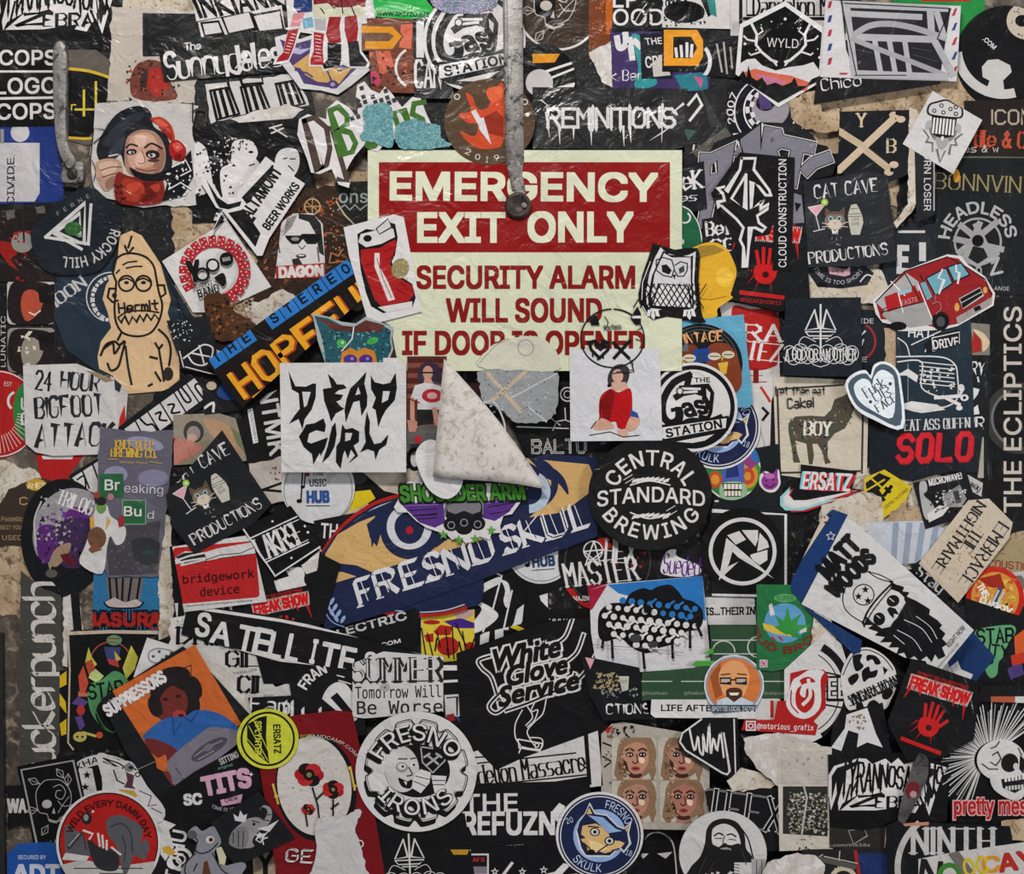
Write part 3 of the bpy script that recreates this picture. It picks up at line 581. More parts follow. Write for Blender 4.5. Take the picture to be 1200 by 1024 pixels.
S('portrait_scrap', "white paper with orange and pink colour, beneath the cartoon boots", '74402f', "430 22 486 20 492 110 436 108", 'paper'); P('picture'); G('c26048', "440 60 456 56 462 78 446 90"); G('b8415a', "412 90 440 84 444 100 414 104", 1); G('cc6b52', "470 30 484 28 482 58 468 56"); RG(W, 488, 80, 24, 3, 120, 240); SP('c26048', 20, 432, 30, 480, 100, 6, 4); SP('2a2022', 20, 432, 60, 490, 106, 5, 14)
S('arrow_sticker', "orange angular outline letter beside the cartoon red trousers", '6b4a3a', "424 28 462 29 473 43 462 60 424 60"); P('letter'); G('d08a22', "424 31 460 32 471 43 460 58 428 58 428 49 456 49 462 43 456 39 424 39")
S('web_sticker', "bright green sheet edge with small black web address", '2fa54a', "436 -10 490 -10 511 14 504 25 440 20"); P('lettering'); T(K, "WWW.SKITZO.BIZ", 472, 17, 62, 6, 2, .05)
S('lettering_sticker', "crinkled black sheet with tall white letters beside the large petrol-pump badge", '17171a', "484 22 524 20 532 116 486 116", gloss=.6); P('lettering'); B(W, 488, 26, 497, 68); SF(W, "CAN", 502, 87, 30, 31, 5.5)
def frag(): L(W, 3, "516 108 520 180")
S('round_sticker', "large white round petrol-pump badge half behind the steel rod", W, EL(556, 48, 60), gloss=.6); P('logo'); F(556, 48, -6); art_gas(60)
hol = rough_mat('rainbow_foil', ('8a8e9c', '5a6a7a', '9a7a9a', '2a3a4a'), 40, .3, .5, .6)
S('foil_sticker', "iridescent silver foil strip at the top edge by the steel rod", 'c9cbd2', torn("500 -10 586 -10 582 8 560 18 520 16 508 8", 1, 7, 3), m=hol)
S('lettering_sticker', "brown and orange strip with dark squiggles beside the skull-rose badge", '6e3a20', "690 -10 719 -10 716 60 690 70"); P('pattern'); B('b0561c', 710, -10, 719, 40); SP('c06a30', 20, 690, 0, 712, 60, 3, 3)
S('round_sticker', "round white-edged black sticker partly under the white folded flap", K, EL(634, 92, 40)); P('lines'); G('d08a22', "624 64 656 64 650 74 624 75"); G('c97f20', "680 55 692 56 690 73 681 74"); L(W, 3, "624 90 690 68 700 80 706 104"); L(W, 2.6, "626 100 686 76 692 88"); C('b9b3b2', 632, 98, 16); G(W, "652 103 680 96 690 92 692 103")
S('lettering_sticker', "purple and teal sheet with white drips and handwritten line", '3c2f5c', "715 34 830 40 832 108 715 104"); P('pattern'); G('2f8a8c', "740 42 752 44 758 72 770 98 744 102 748 78", 1); G('2a7480', "790 88 828 84 830 106 800 106"); G('b05a78', "812 88 824 92 822 104"); L(W, 7, "723 44 726 56 733 52 733 40|738 46 741 68|744 48 750 54", 1)
P('handwriting'); SF(W, "k Berr", 738, 88, 44, 12, 1.5, 0, 'brush')
scrap("pale folded paper flap above the white dripping metal logo", "690 62 716 48 718 102 706 96", white_scrap, 41, 1)
S('lettering_sticker', "black sheet with bold white letters at the top edge", '1a1a1b', "718 -10 782 -10 780 34 718 38"); P('lettering'); T(W, "EP", 733, -2, 30, 22, 0, .03); T(W, "OOD", 748, 20, 60, 20, 0, .02); SP(K, 24, 742, 2, 764, 30, 4, 3); L(W, .8, "744 26 752 12 758 4|750 28 758 16")
S('photo_sticker', "white sheet with black blotch picture at the top edge", 'c7c3c1', "776 -10 858 -10 858 34 776 32"); P('picture'); C(K, 802, 14, 24, 13); G(K, "818 -8 834 -8 838 14 830 20"); SP(K, 50, 778, 16, 826, 31, 3, 4); G('2f7d7a', "828 -4 838 0 840 20 832 16"); SF(K, "vash down a", 782, 2, 46, 10, 1.6)
S('lettering_sticker', "black tag with small white capital words beside the orange hexagon frame", '1d1c22', "750 40 790 38 788 92 752 92"); P('lettering'); T(W, "THE", 766, 48, 20, 8, -3, .03, -.15); T(W, "CRE", 767, 72, 22, 14, -6, .03); G('bdb6ae', "764 74 778 62 786 88 766 90")
S('arrow_sticker', "black tag with orange hexagonal letter frame and white bars", '19191b', "776 33 832 33 836 84 776 84"); P('letter'); G('dc9226', "778 35 817 35 829 56 818 77 778 77"); G(K, "789 43 810 43 817 56 810 68 789 68"); L(W, 3.4, "793 66 792 57|799 66 798 54|805 66 805 51|810 66 811 53")
S('round_sticker', "black sheet with a white ring arc next to the antler hexagon", '1d1c1f', "824 44 866 40 866 92 824 88"); P('ring'); RG(W, 808, 72, 24, 4.5, -40, 60); L('a9a19a', 2.2, "840 52 846 84|848 50 852 86|856 56 858 80")
S('band_sticker', "glossy black rectangle with white dripping spiked lettering", '161618', "624 103 805 105 804 172 790 176 624 175", gloss=.7); P('lettering'); SF(W, "REMINITIONS", 716, 139, 148, 21, 3.6, 0, 'spike', 11, gap=1.2); SF(W, "REMINITIONS", 716, 139, 148, 21, 2.8, 0, 'pen', gap=1.2)
L(W, 2.6, "640 132 644 162|655 146 656 170|672 148 672 164|692 146 693 171|730 148 731 172|738 150 739 168|776 122 775 168|801 122 786 134", prof='b'); L(W, 1.6, "646 128 634 118 630 119|760 166 776 156 790 146|690 122 692 134|713 122 712 140|731 120 730 134|737 118 737 132|776 114 776 130", prof='t')
S('round_sticker', "dark sheet with torn feather-like scraps beside the white dripping logo", '242426', "802 112 850 100 862 190 802 196"); P('marks'); L(W, 3, "806 124 816 112 822 124 808 142|816 180 824 178 826 188"); T(W, "us", 820, 176, 18, 9, 10, .03); G('54504a', "810 178 850 150 862 168 820 190"); G('38383a', "820 102 846 150 832 150"); G('39594a', "800 152 816 154 806 166")
# --------- upper right
S('title_sticker', "white frame with black serif title behind the antler hexagon", 'c4c0be', "856 -20 972 -20 972 42 856 42"); P('border'); L(K, 4, "868 -20 868 34|872 22 968 22"); L(K, 1.2, "875 -20 875 18 968 18"); P('lettering'); F(958, 7, 0, 1.0); art_dand(); F()
S('round_sticker', "dark round badge with year and checker arc below the antler hexagon", '17181f', EL(902, 132, 52)); P('border'); RG(W, 902, 132, 42, 1.6); RG('e2e0e0', 902, 130, 31, 1.6); C('8f8a90', 902, 128, 22)
for i in range(8):
    for j in range(2):
        if (i+j) % 2: RG(W, 902, 128, 27-j*5, 5, 120+i*16, 136+i*16)
C(K, 896, 122, 11, 9); G('4a3a6a', "888 112 896 104 904 128 890 130"); P('lettering'); AT(W, "2007", 902, 132, 47, 163, 207, 8.5, .02); AT(W, "A STORY", 902, 132, 47, 150, 60, 8.5, .02, 1)
scrap("brown paper tear under the antler hexagon's lower edge", "922 118 952 108 962 132 986 128 980 156 950 154 930 146", brown_scrap, 44, 2)
S('hexagon_sticker', "white-edged black hexagon with antlers over orange mountains", 'd4d0cf', "919 3 967 36 963 96 911 127 861 88 866 30"); P('picture')
G('121214', "919 9 962 40 958 93 911 120 866 86 870 34"); G('c9c5c6', "866 76 874 71 884 70 892 78 908 84 924 80 940 78 952 74 959 84 958 100 866 90"); G('c8624a', "870 86 884 82 900 86 912 88 926 90 948 98 944 108 900 104 872 94"); G('b8708a', "884 88 906 92 922 98 900 104")
G('121214', "864 92 870 84 874 92 876 78 880 92 886 96 892 92 898 101 908 98 916 102 926 98 930 92 934 102 944 102 950 94 960 90 958 96 911 122")
P('antlers')
for s in (-1, 1): 
    x = 913 if s < 0 else 915; f = lambda q: [(x+s*u, v) for u, v in q]
    L(W, 3, f([(4, 74), (10, 72), (22, 62), (28, 54), (27, 42), (33, 30)])); L(W, 2, f([(22, 62), (34, 66), (36, 64)])); L(W, 2, f([(28, 50), (38, 48), (42, 44)])); L(W, 1.8, f([(28, 44), (20, 38), (22, 34)])); L(W, 2, f([(8, 73), (4, 78)]))
P('lettering'); T('cfcbc9', "WYLD", 916, 52, 37, 10.5, 3, -.012)
for x, y, r in ((919, 24, 1.8), (872, 53, 1.7), (959, 69, 1.6), (903, 27, .9), (934, 35, .9), (885, 60, 1), (957, 59, .8), (891, 31, .7)): C(W, x, y, r)
S('script_sticker', "black pointed strip with white script beneath the envelope sketch", '1c1c1e', "956 92 1010 84 1102 92 1100 100 952 124"); P('lettering'); SF(W, "Chico", 984, 98, 46, 13, 2, -8, 'nib', smooth=1)
S('green_sticker', "plain green sheet between the envelope sketch and the round black badge", '23803c', "1046 -20 1156 -20 1151 72 1120 70 1046 0"); P('pattern'); B(RD, 1080, -20, 1138, 1); G(K, "1120 40 1136 56 1132 64 1120 60"); L(W, 1, "1121 44 1128 48|1121 49 1131 54|1121 54 1134 59")
S('round_sticker', "big round black badge with white arc, sprinkled ring and web address", '141415', EL(1180, 68, 60, 62)); P('picture'); RG('bdb9b6', 1176, 56, 54, 11, 75, 175); C(K, 1172, 50, 40); G('bdb9b6', "1151 78 1158 70 1170 69 1184 76 1186 84 1176 94 1178 112 1154 112 1160 94 1152 90", 0)
C('b4a99a', 1204, 24, 24, 22); C('141415', 1198, 24, 8, 7); SP('4a3a3a', 14, 1182, 8, 1200, 42, 2.2, 3); P('lettering'); T(W, ".COM", 1160, 50, 18, 6, 42, .03)
S('envelope_sticker', "white envelope with striped postal edge and grey marker tag", 'c6c2c4', "966 2 1124 9 1119 97 961 92"); P('border')
for i in range(5):
    c = ('a8323a', '34407e')[i % 2]; G(c, [(970, 4+i*16.5), (974, 3+i*16.5), (972, 11+i*16.5), (968, 12+i*16.5)]); G(c, [(1117, 12+i*17), (1120, 11+i*17), (1117, 20+i*17), (1113, 21+i*17)])
G('a8323a', "983 87 992 87 991 89 982 89"); P('drawing'); G('26262a', "984 3 1112 12 1100 88 1002 90 990 60"); L('a9a7aa', 8, "990 6 1000 88"); L('a9a7aa', 8, "990 7 1106 12|992 45 1086 48|1088 16 1090 46"); L('9d9b9e', 7, "1000 42 1018 32 1040 30 1066 34 1092 42 1104 46", 1); L('a9a7aa', 7, "992 18 1076 22|1096 18 1104 44"); L('a9a7aa', 6, "1023 48 1030 86|1040 48 1047 86|1058 48 1064 88"); L('9a989b', 6, "998 48 1034 62 1066 74 1106 90"); L('a9a7aa', 8, "1092 48 1114 88|1002 88 1106 92"); L(K, 1.2, "984 3 1002 90|988 6 1110 12|1112 12 1096 48|1000 90 1060 90"); L('4a4a50', .8, "1000 22 1070 28|1066 58 1090 62|1068 66 1096 74|1002 60 1020 64")
S('crossbones_sticker', "black square with cream crossed bones and three antique letters", '1c1d21', "983 132 1064 130 1070 202 1042 214 980 204"); P('bones')
for (x0, y0, x1, y1) in ((968, 146, 1006, 170), (1014, 178, 1042, 200)): L('b9a58a', 8, [(x0, y0), (x1, y1)])
L('c2ae94', 8.5, "976 206 1044 142"); 
for x, y in ((1046, 136), (1054, 141), (1040, 203), (1046, 194), (976, 206)): C('c2ae94', x, y, 5.5, 4)
C(K, 1050, 134, 2.2); C(K, 1044, 200, 2.6)
P('lettering'); SF('bfae90', "Y", 1008, 142, 9, 15, 2.4, 0, 'serif'); SF('bfae90', "F", 976, 173, 9, 14, 2.4, 0, 'serif'); SF('bfae90', "B", 1043, 172, 9, 15, 2.4, 0, 'serif')
scrap("pale vertical torn edge beside the crossbones square", "1064 128 1074 130 1076 230 1066 250 1050 268 1046 262 1062 240", scrap_m, 55, 1)
S('text_sticker', "dark strip with pale outlined and red serif words under the round black badge", '26201e', "1130 118 1210 116 1210 188 1132 180"); P('lettering'); SF('a89888', "ICON", 1186, 137, 46, 16, 2.2); SF('b5492e', "tile & Ci", 1172, 163, 66, 18, 3.2, 2, 'serif'); SF('b9b0a8', "as & w", 1150, 174, 40, 8, 1)
S('candle_sticker', "dark sheet with thin gold serif capitals and small flame", '1d1f21', "1092 182 1210 184 1210 234 1092 240"); P('lettering'); SF('8f8258', "BONNVIN", 1146, 214, 100, 18, 1.7, 3, 'serif'); C('c98a2a', 1121, 206, 4, 8); B('5d6152', 1124, 183, 1210, 185)
S('strip_sticker', "dark vertical strip with narrow white capitals under the muffin card", '242528', "1070 170 1094 180 1094 252 1072 262"); P('lettering'); T('c6c2c0', "BORN LOSER", 1085, 210, 76, 8.5, 90, .02); B('b5b1af', 1092, 190, 1093.4, 248)
S('crest_sticker', "black square with grey ring of crossed bones and arched capitals", '1f2023', "1096 228 1202 226 1200 346 1096 340"); P('emblem'); RG('9c9a99', 1146, 283, 27, 2.5); L('9c9a99', 7, "1124 296 1168 260|1168 298 1126 264|1120 280 1174 292|1130 304 1148 262|1164 306 1144 264"); C(K, 1146, 282, 7); L('9c9a99', 4, "1128 300 1146 312 1166 298"); T('9c9a99', "0", 1147, 318, 8, 12, 0, .04)
P('lettering'); AT('aaa8a7', "HEADLESS", 1146, 283, 40, 186, 352, 15, .05); T('aaa8a7', "Z", 1166, 312, 16, 20, -14, .03); T('b5b1af', "ANGE", 1174, 338, 18, 5, 2, .01)
S('muffin_sticker', "white tilted square with grey muffin and pointed beard", 'c9c5c4', "1091 108 1149 142 1115 205 1056 170"); P('drawing'); F(1103, 156, 6, .98); art_muffin()
L('55555a', 1.1, "-23 0 -16 8 -19 14 -11 14 -10 25 -5 21 0 36 5 22 10 26 11 14 18 14 15 7 23 0")
# right side middle
S('block_sticker', "slate sheet with thick white block capitals between cat card and bones crest", '22262b', "1040 268 1096 262 1100 352 1030 352"); P('lettering'); B('c4c0bf', 1052, 270, 1084, 273); T('c4c0bf', "E", 1058, 304, 14, 34, 2, .06); B('c4c0bf', 1077, 284, 1085, 306); G('9c1f24', "1046 240 1062 238 1056 252 1048 262"); T(W, "5", 1049, 248, 5, 8)
scrap("cream paper under the round pink ribbon badge", "946 308 1034 316 1048 354 1000 356 944 350", scrap_m, 57, 1.5)
S('slogan_sticker', "slate round badge with pink ribbon and curved small capitals", '22252a', "942 312 948 302 1006 304 1024 320 1016 334 986 338 958 336"); P('ribbon'); G('c79aa6', "970 312 992 316 996 312 996 322 990 324 972 321"); T(K, "CREW", 982, 317, 15, 5, 5, .03); C('c79aa6', 1004, 309, 8, 3); P('lettering'); AT('b9b5b3', "TIME IS TOO SHORT", 983, 300, 31, 155, 32, 5, .0, 1)
P('flourish'); L(W, 1.6, "1008 330 1016 322 1026 328 1018 336 1030 338|1012 342 1026 330 1034 336", 1); L(K, 6, "948 346 962 334 974 344 984 336", 1)
S('round_sticker', "dark sheet with red arc and small white capitals behind the heart cutout", '22272c', "1006 362 1034 364 1040 440 1008 450"); P('lettering'); RG('9c2c30', 1004, 400, 22, 2.4, -60, 60); T(W, "IDE", 1016, 376, 16, 6); T(W, "E", 1013, 421, 6, 6); L(W, 2, "1010 392 1014 388|1010 404 1012 398")
scrap("yellowish paper sliver between the heart cutout and skeleton print", "1036 384 1056 388 1050 440 1060 460 1040 460", brown_scrap, 58, 1.5)
S('tall_sticker', "tall black sheet with giant vertical capitals along the right edge", '1a191a', "1152 352 1220 350 1220 640 1150 640"); P('ring'); RG('3a3837', 1196, 490, 38, 8); RG('6a6764', 1196, 490, 33, 3, 120, 250)
P('lettering'); T('c0b6ab', "THE ECLIPTICS", 1187, 480, 242, 22, -90, .03)
S('strip_sticker', "narrow black strip of white brush lettering beside the tall capitals", '1d1e20', "1136 378 1162 378 1158 560 1134 560"); P('lettering'); SF(W, "RY", 1146, 432, 15, 15, 3, 4, 'brush'); G(W, "1140 454 1148 456 1146 462 1140 470"); G(W, "1141 478 1146 474 1148 485 1141 486"); SF(W, "IR", 1147, 496, 12, 14, 2.6, 0, 'brush'); L(W, 2, "1146 442 1147 447"); B('a59c8e', 1146, 512, 1153, 560)
S('photo_scrap', "small portrait fragment in red and cream above the brush-lettered strip", '7c756c', "1136 378 1160 380 1160 416 1138 416", 'paper'); P('picture'); G('9c2a22', "1140 388 1150 398 1150 412 1138 414"); G('cfb898', "1140 386 1152 390 1160 402 1152 412 1150 398", 1)
S('skeleton_sticker', "slate blue sheet with white line drawing of a rocking skeleton and slogan", '24303a', "1050 386 1138 372 1142 506 1050 512"); P('drawing')
L(W, 1.6, "1048 418 1100 418 1118 426 1122 440 1122 466 1110 476 1094 478 1078 482 1062 476 1050 478|1052 424 1080 424 1080 454 1104 466", 1)
for i in range(6): L(W, 1.2, [(1078, 424+i*5), (1118, 428+i*5)]); L('8a949c', .8, [(1064, 426+i*5), (1064, 470)])
G(W, "1050 440 1064 432 1076 440 1074 448 1062 440"); G(W, "1050 476 1068 470 1098 474 1108 480 1080 484 1070 482"); L(W, 4, "1096 466 1124 464 1128 456|1108 466 1124 474"); C(W, 1130, 466, 5, 4); C(K, 1130, 466, 2); C(W, 1126, 454, 4); C(W, 1124, 478, 4, 3); SP(W, 26, 1082, 430, 1118, 462, 4, 4)
P('lettering'); SF('c4c0bf', "EAT ASS QUEEN", 1098, 497, 76, 12, 2.2, -2, 'serif'); SF(W, "HAT", 1078, 390, 26, 10, 1.8, 3); L(W, 1.4, "1052 396 1062 404 1066 418|1068 404 1102 388|1084 412 1094 392", 1)
S('small_label', "small black frame tag with outlined capitals under the red truck", '1b1b1d', "1084 404 1092 394 1124 386 1126 402 1086 414"); P('lettering'); T(W, "DRIVE", 1108, 402, 30, 11, -8, .04); L(W, 1.2, "1092 396 1124 389 1124 406 1093 412 1092 396")
S('name_sticker', "black crumpled strip with blurry red slanted capitals", '1d2126', "1019 508 1152 500 1146 554 1112 552 1070 564 1018 554"); P('lettering'); SF('b01c28', "SOLO", 1096, 525, 84, 30, 9, -2, 'pen', shear=.12, gap=2.2); SF('c8242f', "SOLO", 1095, 524, 84, 29, 6, -2, 'pen', shear=.12, gap=2.2)
# --------- middle right, around the owl
S('graffiti_sticker', "black-edged sheet with grey-purple block graffiti letters behind the cloud strip", '1b1b1e', "826 190 836 168 884 150 890 144 930 146 952 160 958 170 968 172 980 190 974 206 940 214 942 268 826 300"); P('lettering')
for ol, c in ((4, W), (2, K), (0, '77757f')):
    f = lambda s, w: L(c, w+ol, s)
    f("892 204 899 154", 10); f("899 156 910 158 912 168 904 174 898 176|903 178 912 206", 12); f("920 168 948 174|934 172 926 214", 14); f("944 200 952 192 968 186", 13); f("826 186 824 214|832 188 850 178 848 204|826 214 848 206 832 224 824 262", 13); f("866 180 878 156 884 204", 13)
G('77757f', "926 226 938 230 942 266 926 268"); G(K, "930 238 938 240 932 250")
S('script_sticker', "small dark sheet of white serif fragments above the green round edge", '1c1d20', "797 196 824 190 828 246 797 252"); P('lettering'); SF(W, "eK", 810, 212, 22, 20, 3.4, -8, 'serif'); SF(W, "es", 806, 232, 18, 9, 1.6, -5, 'serif')
S('round_sticker', "dark green round badge edge with thin white rule beside the sign", '1f5a3c', "797 240 808 246 818 262 824 284 822 300 797 310"); P('rule'); L(W, 1.4, "797 242 808 248 818 264 822 284", 1); RG(W, 802, 256, 6, 2, -60, 120); C(W, 797, 284, 4)
S('serif_sticker', "black sheet with white heavy serif words above the yellow cutout", '1b1b1d', "822 258 866 250 866 330 822 316"); P('lettering'); SF(W, "Bef", 842, 268, 30, 15, 3.2, -5, 'serif'); SF(W, "CG", 846, 288, 26, 14, 3, -5, 'serif')
S('horror_sticker', "black sheet with red handprint next to the vertical strip lettering", '17181b', "856 266 942 262 948 350 914 366 856 352"); P('lettering'); F(897, 300, 3, .98); art_freak(); F(); T('a32222', "#FREAKSHOW13", 890, 354, 48, 5, 5, .03)
S('construction_sticker', "black slanted cutout with white angular monogram and vertical capitals", '161618', "866 180 888 182 930 186 926 318 904 318 905 262 900 276 884 278 880 300 878 322 866 322 862 290 842 250 832 228 848 206"); P('logo')
L(W, 3, "868 187 884 187 882 200 900 224 902 230 896 230 888 220 880 214 879 246 888 240 892 236 890 246 900 240 898 246 886 254 888 262 896 268 892 272 884 268 878 268 876 290 874 314 871 314 870 290 866 282 870 268 862 258 844 242 842 244 840 238 848 236 846 228 840 222 848 220 850 226 866 200 868 187"); L(W, 3, "873 206 856 234 872 246 873 206")
P('lettering'); T(W, "CLOUD CONSTRUCTION", 915.5, 251, 126, 9.5, -90, .015)
S('slavic_sticker', "white sheet with red disc and white slab capitals behind the blue owl card", 'c9c3c1', "842 352 872 356 912 366 914 440 904 470 902 540 880 540"); P('picture'); G('a92320', "858 360 880 362 911 367 912 420 906 430 886 434 868 428 862 400", 1); P('lettering'); SF('d8d2d0', "RA", 894, 390, 42, 18, 4.6, 2, 'serif'); SF('d8d2d0', "TEZ", 896, 412, 38, 20, 4.4, 6, 'serif', 0, .1); SF('7c1a18', "HE", 886, 440, 20, 15, 3.2, 0, 'serif'); L('b03028', 3, "892 454 900 466 902 470"); L(K, 3, "894 478 900 484 894 492"); L('9a9492', .8, "890 500 896 520 898 540")
S('god_sticker', "slate square with thin white triangle emblem and looping capitals", '1d2229', "919 350 1007 349 1009 442 916 440"); P('emblem'); F(960, 397, 0, .98); art_god()
S('yellow_cutout', "plain yellow die-cut cutout behind the owl sticker", 'd6a32c', sm("806 300 818 288 836 285 850 292 858 306 862 320 858 336 855 346 857 350 840 362 838 372 812 372 806 350")); P('marks'); G('9a7a2c', "808 298 820 289 836 288 848 294 840 298 818 304"); L('6c5420', .8, "812 350 832 352 850 348"); C('e2b63c', 848, 326, 10, 12)
S('animal_sticker', "worn cream card with ink frame and patterned alpaca silhouette", 'c6bba8', "906 441 1018 446 1016 556 985 566 910 556"); P('border'); L('3c3834', 2.4, "910 456 988 451|911 458 914 552|914 554 1010 552|1012 446 1010 554"); SP('c6bba8', 60, 908, 450, 1014, 556, 2, 5)
P('picture'); G('4f4a3e', "988 464 994 460 1000 466 1001 478 996 492 990 502 978 508 970 518 970 536 974 542 967 544 964 530 958 520 952 520 954 534 952 544 948 544 945 520 932 516 934 530 938 542 930 542 928 526 924 506 924 496 932 488 950 487 966 488 974 480 978 468", 0)
for i, c in enumerate(('7a6a2e', '5c4a78', '3f6a4c', '8a5a4a', '2c2c2c', '9a9478')): SP(c, 16, 926, 490, 972, 514, 3, 20+i); SP(c, 5, 978, 468, 998, 498, 2.6, 40+i); SP(c, 3, 928, 516, 934, 538, 2, 60+i); SP(c, 3, 964, 516, 970, 538, 2, 70+i)
P('lettering'); SF('dcd6cc', "BOY", 958, 502, 30, 15, 3.4, 2, 'serif'); SF('26252a', "Let them eat", 938, 458, 58, 10, 1.5, 0, 'brush', 3, smooth=1); SF('26252a', "Cake!", 938, 472, 30, 11, 1.6, -3, 'pen', 4, smooth=1)
# --------- centre right
S('doodle_sheet', "dark slate sheet between the purple face badge and ring monogram", '1c1f22', "860 530 912 520 920 600 832 600"); P('lines'); B(W, 834, 586, 842, 588)
S('skull_sticker', "multicoloured oval skull cutout with teeth below the navy round badge", 'cfcbc8', EL(857, 548, 34, 38)); P('picture'); C('2f7a3c', 857, 548, 32, 36)
C('3f8a3a', 876, 556, 16, 20); C('c98a2e', 876, 557, 12, 15); C('b5482c', 876, 558, 8, 10); C('c98a2e', 876, 558, 4, 5); C('b5482c', 838, 562, 8, 10); C('c98a2e', 838, 562, 5, 6)
G('4a5aa0', "846 542 872 540 872 572 860 584 846 574"); G('8e3a78', "868 540 884 526 890 540 880 550"); C('2f6aa8', 888, 532, 9, 10); G('8fae8a', "846 566 872 566 874 584 858 592 844 582", 1); G(K, "846 566 870 566 868 582 850 582"); G('26306a', "852 546 864 544 866 558 850 560")
for i in range(5): B('d8d2c4', 848+i*4.4, 567, 851.6+i*4.4, 573); B('d8d2c4', 849+i*4, 575, 852+i*4, 581)
S('devil_sticker', "tiny purple smiling horned face cutout", 'd2cecd', sm("893 554 898 552 906 556 912 550 914 560 914 568 908 576 898 576 890 568 890 558")); P('face'); C('8a3a86', 902, 564, 10); G('8a3a86', "894 556 893 552 900 556"); G('8a3a86', "905 555 911 549 911 560"); C('b066a8', 902, 558, 6, 3); L('4a1a4c', 1.4, "897 568 902 571 908 567", 1); C('4a1a4c', 898, 563, 1.2); C('4a1a4c', 906, 562, 1.2)
S('crest_badge', "navy round fox badge half covered by the petrol-pump badge", W, EL(841, 500, 50)); P('logo'); F(841, 500, 6); art_crest(50)
S('owl_card', "sky blue card with brown twin owls on a black record", '5c9cb8', "765 380 870 369 881 472 876 478 770 472"); P('picture'); C('17181a', 820, 427, 49, 47); RG('55585a', 820, 427, 44, .8); RG('55585a', 820, 427, 40, .8); RG('3a3c3e', 820, 427, 36, .8)
G('6c3320', "790 414 810 404 818 416 818 470 788 470", 1); G('7c3a22', "828 408 846 402 860 412 868 440 864 458 840 470 828 440", 1); G('5c6066', "796 412 804 400 806 412"); G(BL, "812 410 830 408 830 424 812 426"); G('24406f', "816 414 826 412 826 424 816 424")
for x, y in ((793, 421), (807, 420), (836, 418), (852, 416)): C('c9bfa8', x, y, 7.5, 4.5); L('3a2a22', 1, [(x-5, y), (x+5, y)])
G('d0a53a', "798 424 802 424 800 429"); G('d0a53a', "843 419 847 419 845 424"); G('d0a83a', "840 426 852 424 850 438 844 440"); P('lettering'); SF('d39a68', "VINTAGE", 819, 396, 54, 11, 2.6, -5, 'brush', 2)
S('round_sticker', "white round badge with petrol pump above the big black brewing disc", W, EL(811, 477, 52)); P('logo'); F(811, 477, -4); art_gas(52)
S('disc_border', "black square sheet with white edges behind the ring monogram disc", '1d1e20', "832 596 922 602 922 700 834 698"); P('border'); B(W, 834, 597, 922, 602, 2); B(W, 919, 602, 923, 700); B(W, 834, 696, 900, 700, 1)
S('monogram_sticker', "round black disc with white ring and angular arrow monogram", '141415', EL(870, 645, 49, 50)); P('logo'); RG('cdc9c9', 870, 646, 37.5, 4.5)
G('cdc9c9', "851 630 907 678 860 650 852 664 865 658 842 680", 0); G(K, "858 646 868 656 854 661"); G('cdc9c9', "852 627 866 622 874 632 862 638"); G('cdc9c9', "869 621 888 621 888 632 885 640 876 630"); G('cdc9c9', "890 624 899 634 901 641 887 646"); G('cdc9c9', "899 644 899 656 890 662 882 656 878 650"); G(K, "864 640 876 636 884 644 878 652")
S('script_cutout', "purple and white script cutout beside the brewing disc's lower edge", W, sm("776 658 782 646 792 644 794 652 818 662 820 672 800 676 776 672")); P('lettering'); SF('5a2a80', "Sueded", 799, 662, 42, 22, 3, 6, 'nib', smooth=1)
S('swoosh_sticker', "black-edged white tick shape with offset red and cyan capitals", '151517', "938 544 1004 552 998 572 1012 574 944 600 924 602 911 592 912 584 922 570 930 562 938 566")
P('tick'); G('b32a33', "930 572 926 580 930 587 944 589 1010 575 946 599 928 600 916 592 918 582"); G('8ec4c6', "926 570 914 582 914 592 920 598 940 598 984 584 930 590 922 582"); G(W, "927 573 918 582 918 592 928 596 946 593 1006 574 944 586 930 586 924 580"); P('lettering')
T('7cc2c8', "ERSATZ", 967, 564, 58, 22, 3, .04, .1); T('c22a34', "ERSATZ", 972, 565, 58, 22, 3, .04, .1); T(W, "ERSATZ", 969, 564, 57, 22, 3, .035, .1)
S('yellow_scrap', "torn yellow badge remnant with black slanted letters", 'cbb327', "1013 560 1036 550 1068 570 1060 590 1034 608 1012 604"); P('lettering'); G('1b1b1b', "1014 566 1030 554 1044 560 1030 574 1038 586 1026 592 1016 580"); L('cbb327', 2, "1020 560 1034 572|1016 574 1036 562"); T('1b1b1b', "CENTRAL CALIFORNIA", 1050, 584, 36, 4, -40, .03); L(K, 4, "1036 580 1044 570|1038 572 1042 576")
scrap("stained cream paper scrap under the offset-print tick", "962 592 1010 576 1034 582 1034 612 1016 622 980 618 964 606", scrap_m, 61, 2)
scrap("brown and grey scrap between yellow remnant and cooking photo", "1040 604 1062 586 1086 606 1078 624 1042 616", brown_scrap, 62, 2)
S('stripe_sticker', "pale blue and white striped scrap above the bearded hat card", 'b9bcc4', "1014 612 1084 610 1112 622 1092 658 1040 662 1018 636"); P('stripes')
for i in range(4): G('8c97a8', [(1046+i*16, 612), (1053+i*16, 612), (1050+i*14, 660), (1043+i*14, 660)])
S('small_label', "small white tag with brush word between cooking photo and tall capitals", 'b8b3b0', "1134 556 1152 566 1150 582 1136 574"); P('lettering'); SF(K, "away", 1143, 569, 14, 7, 1, 30)
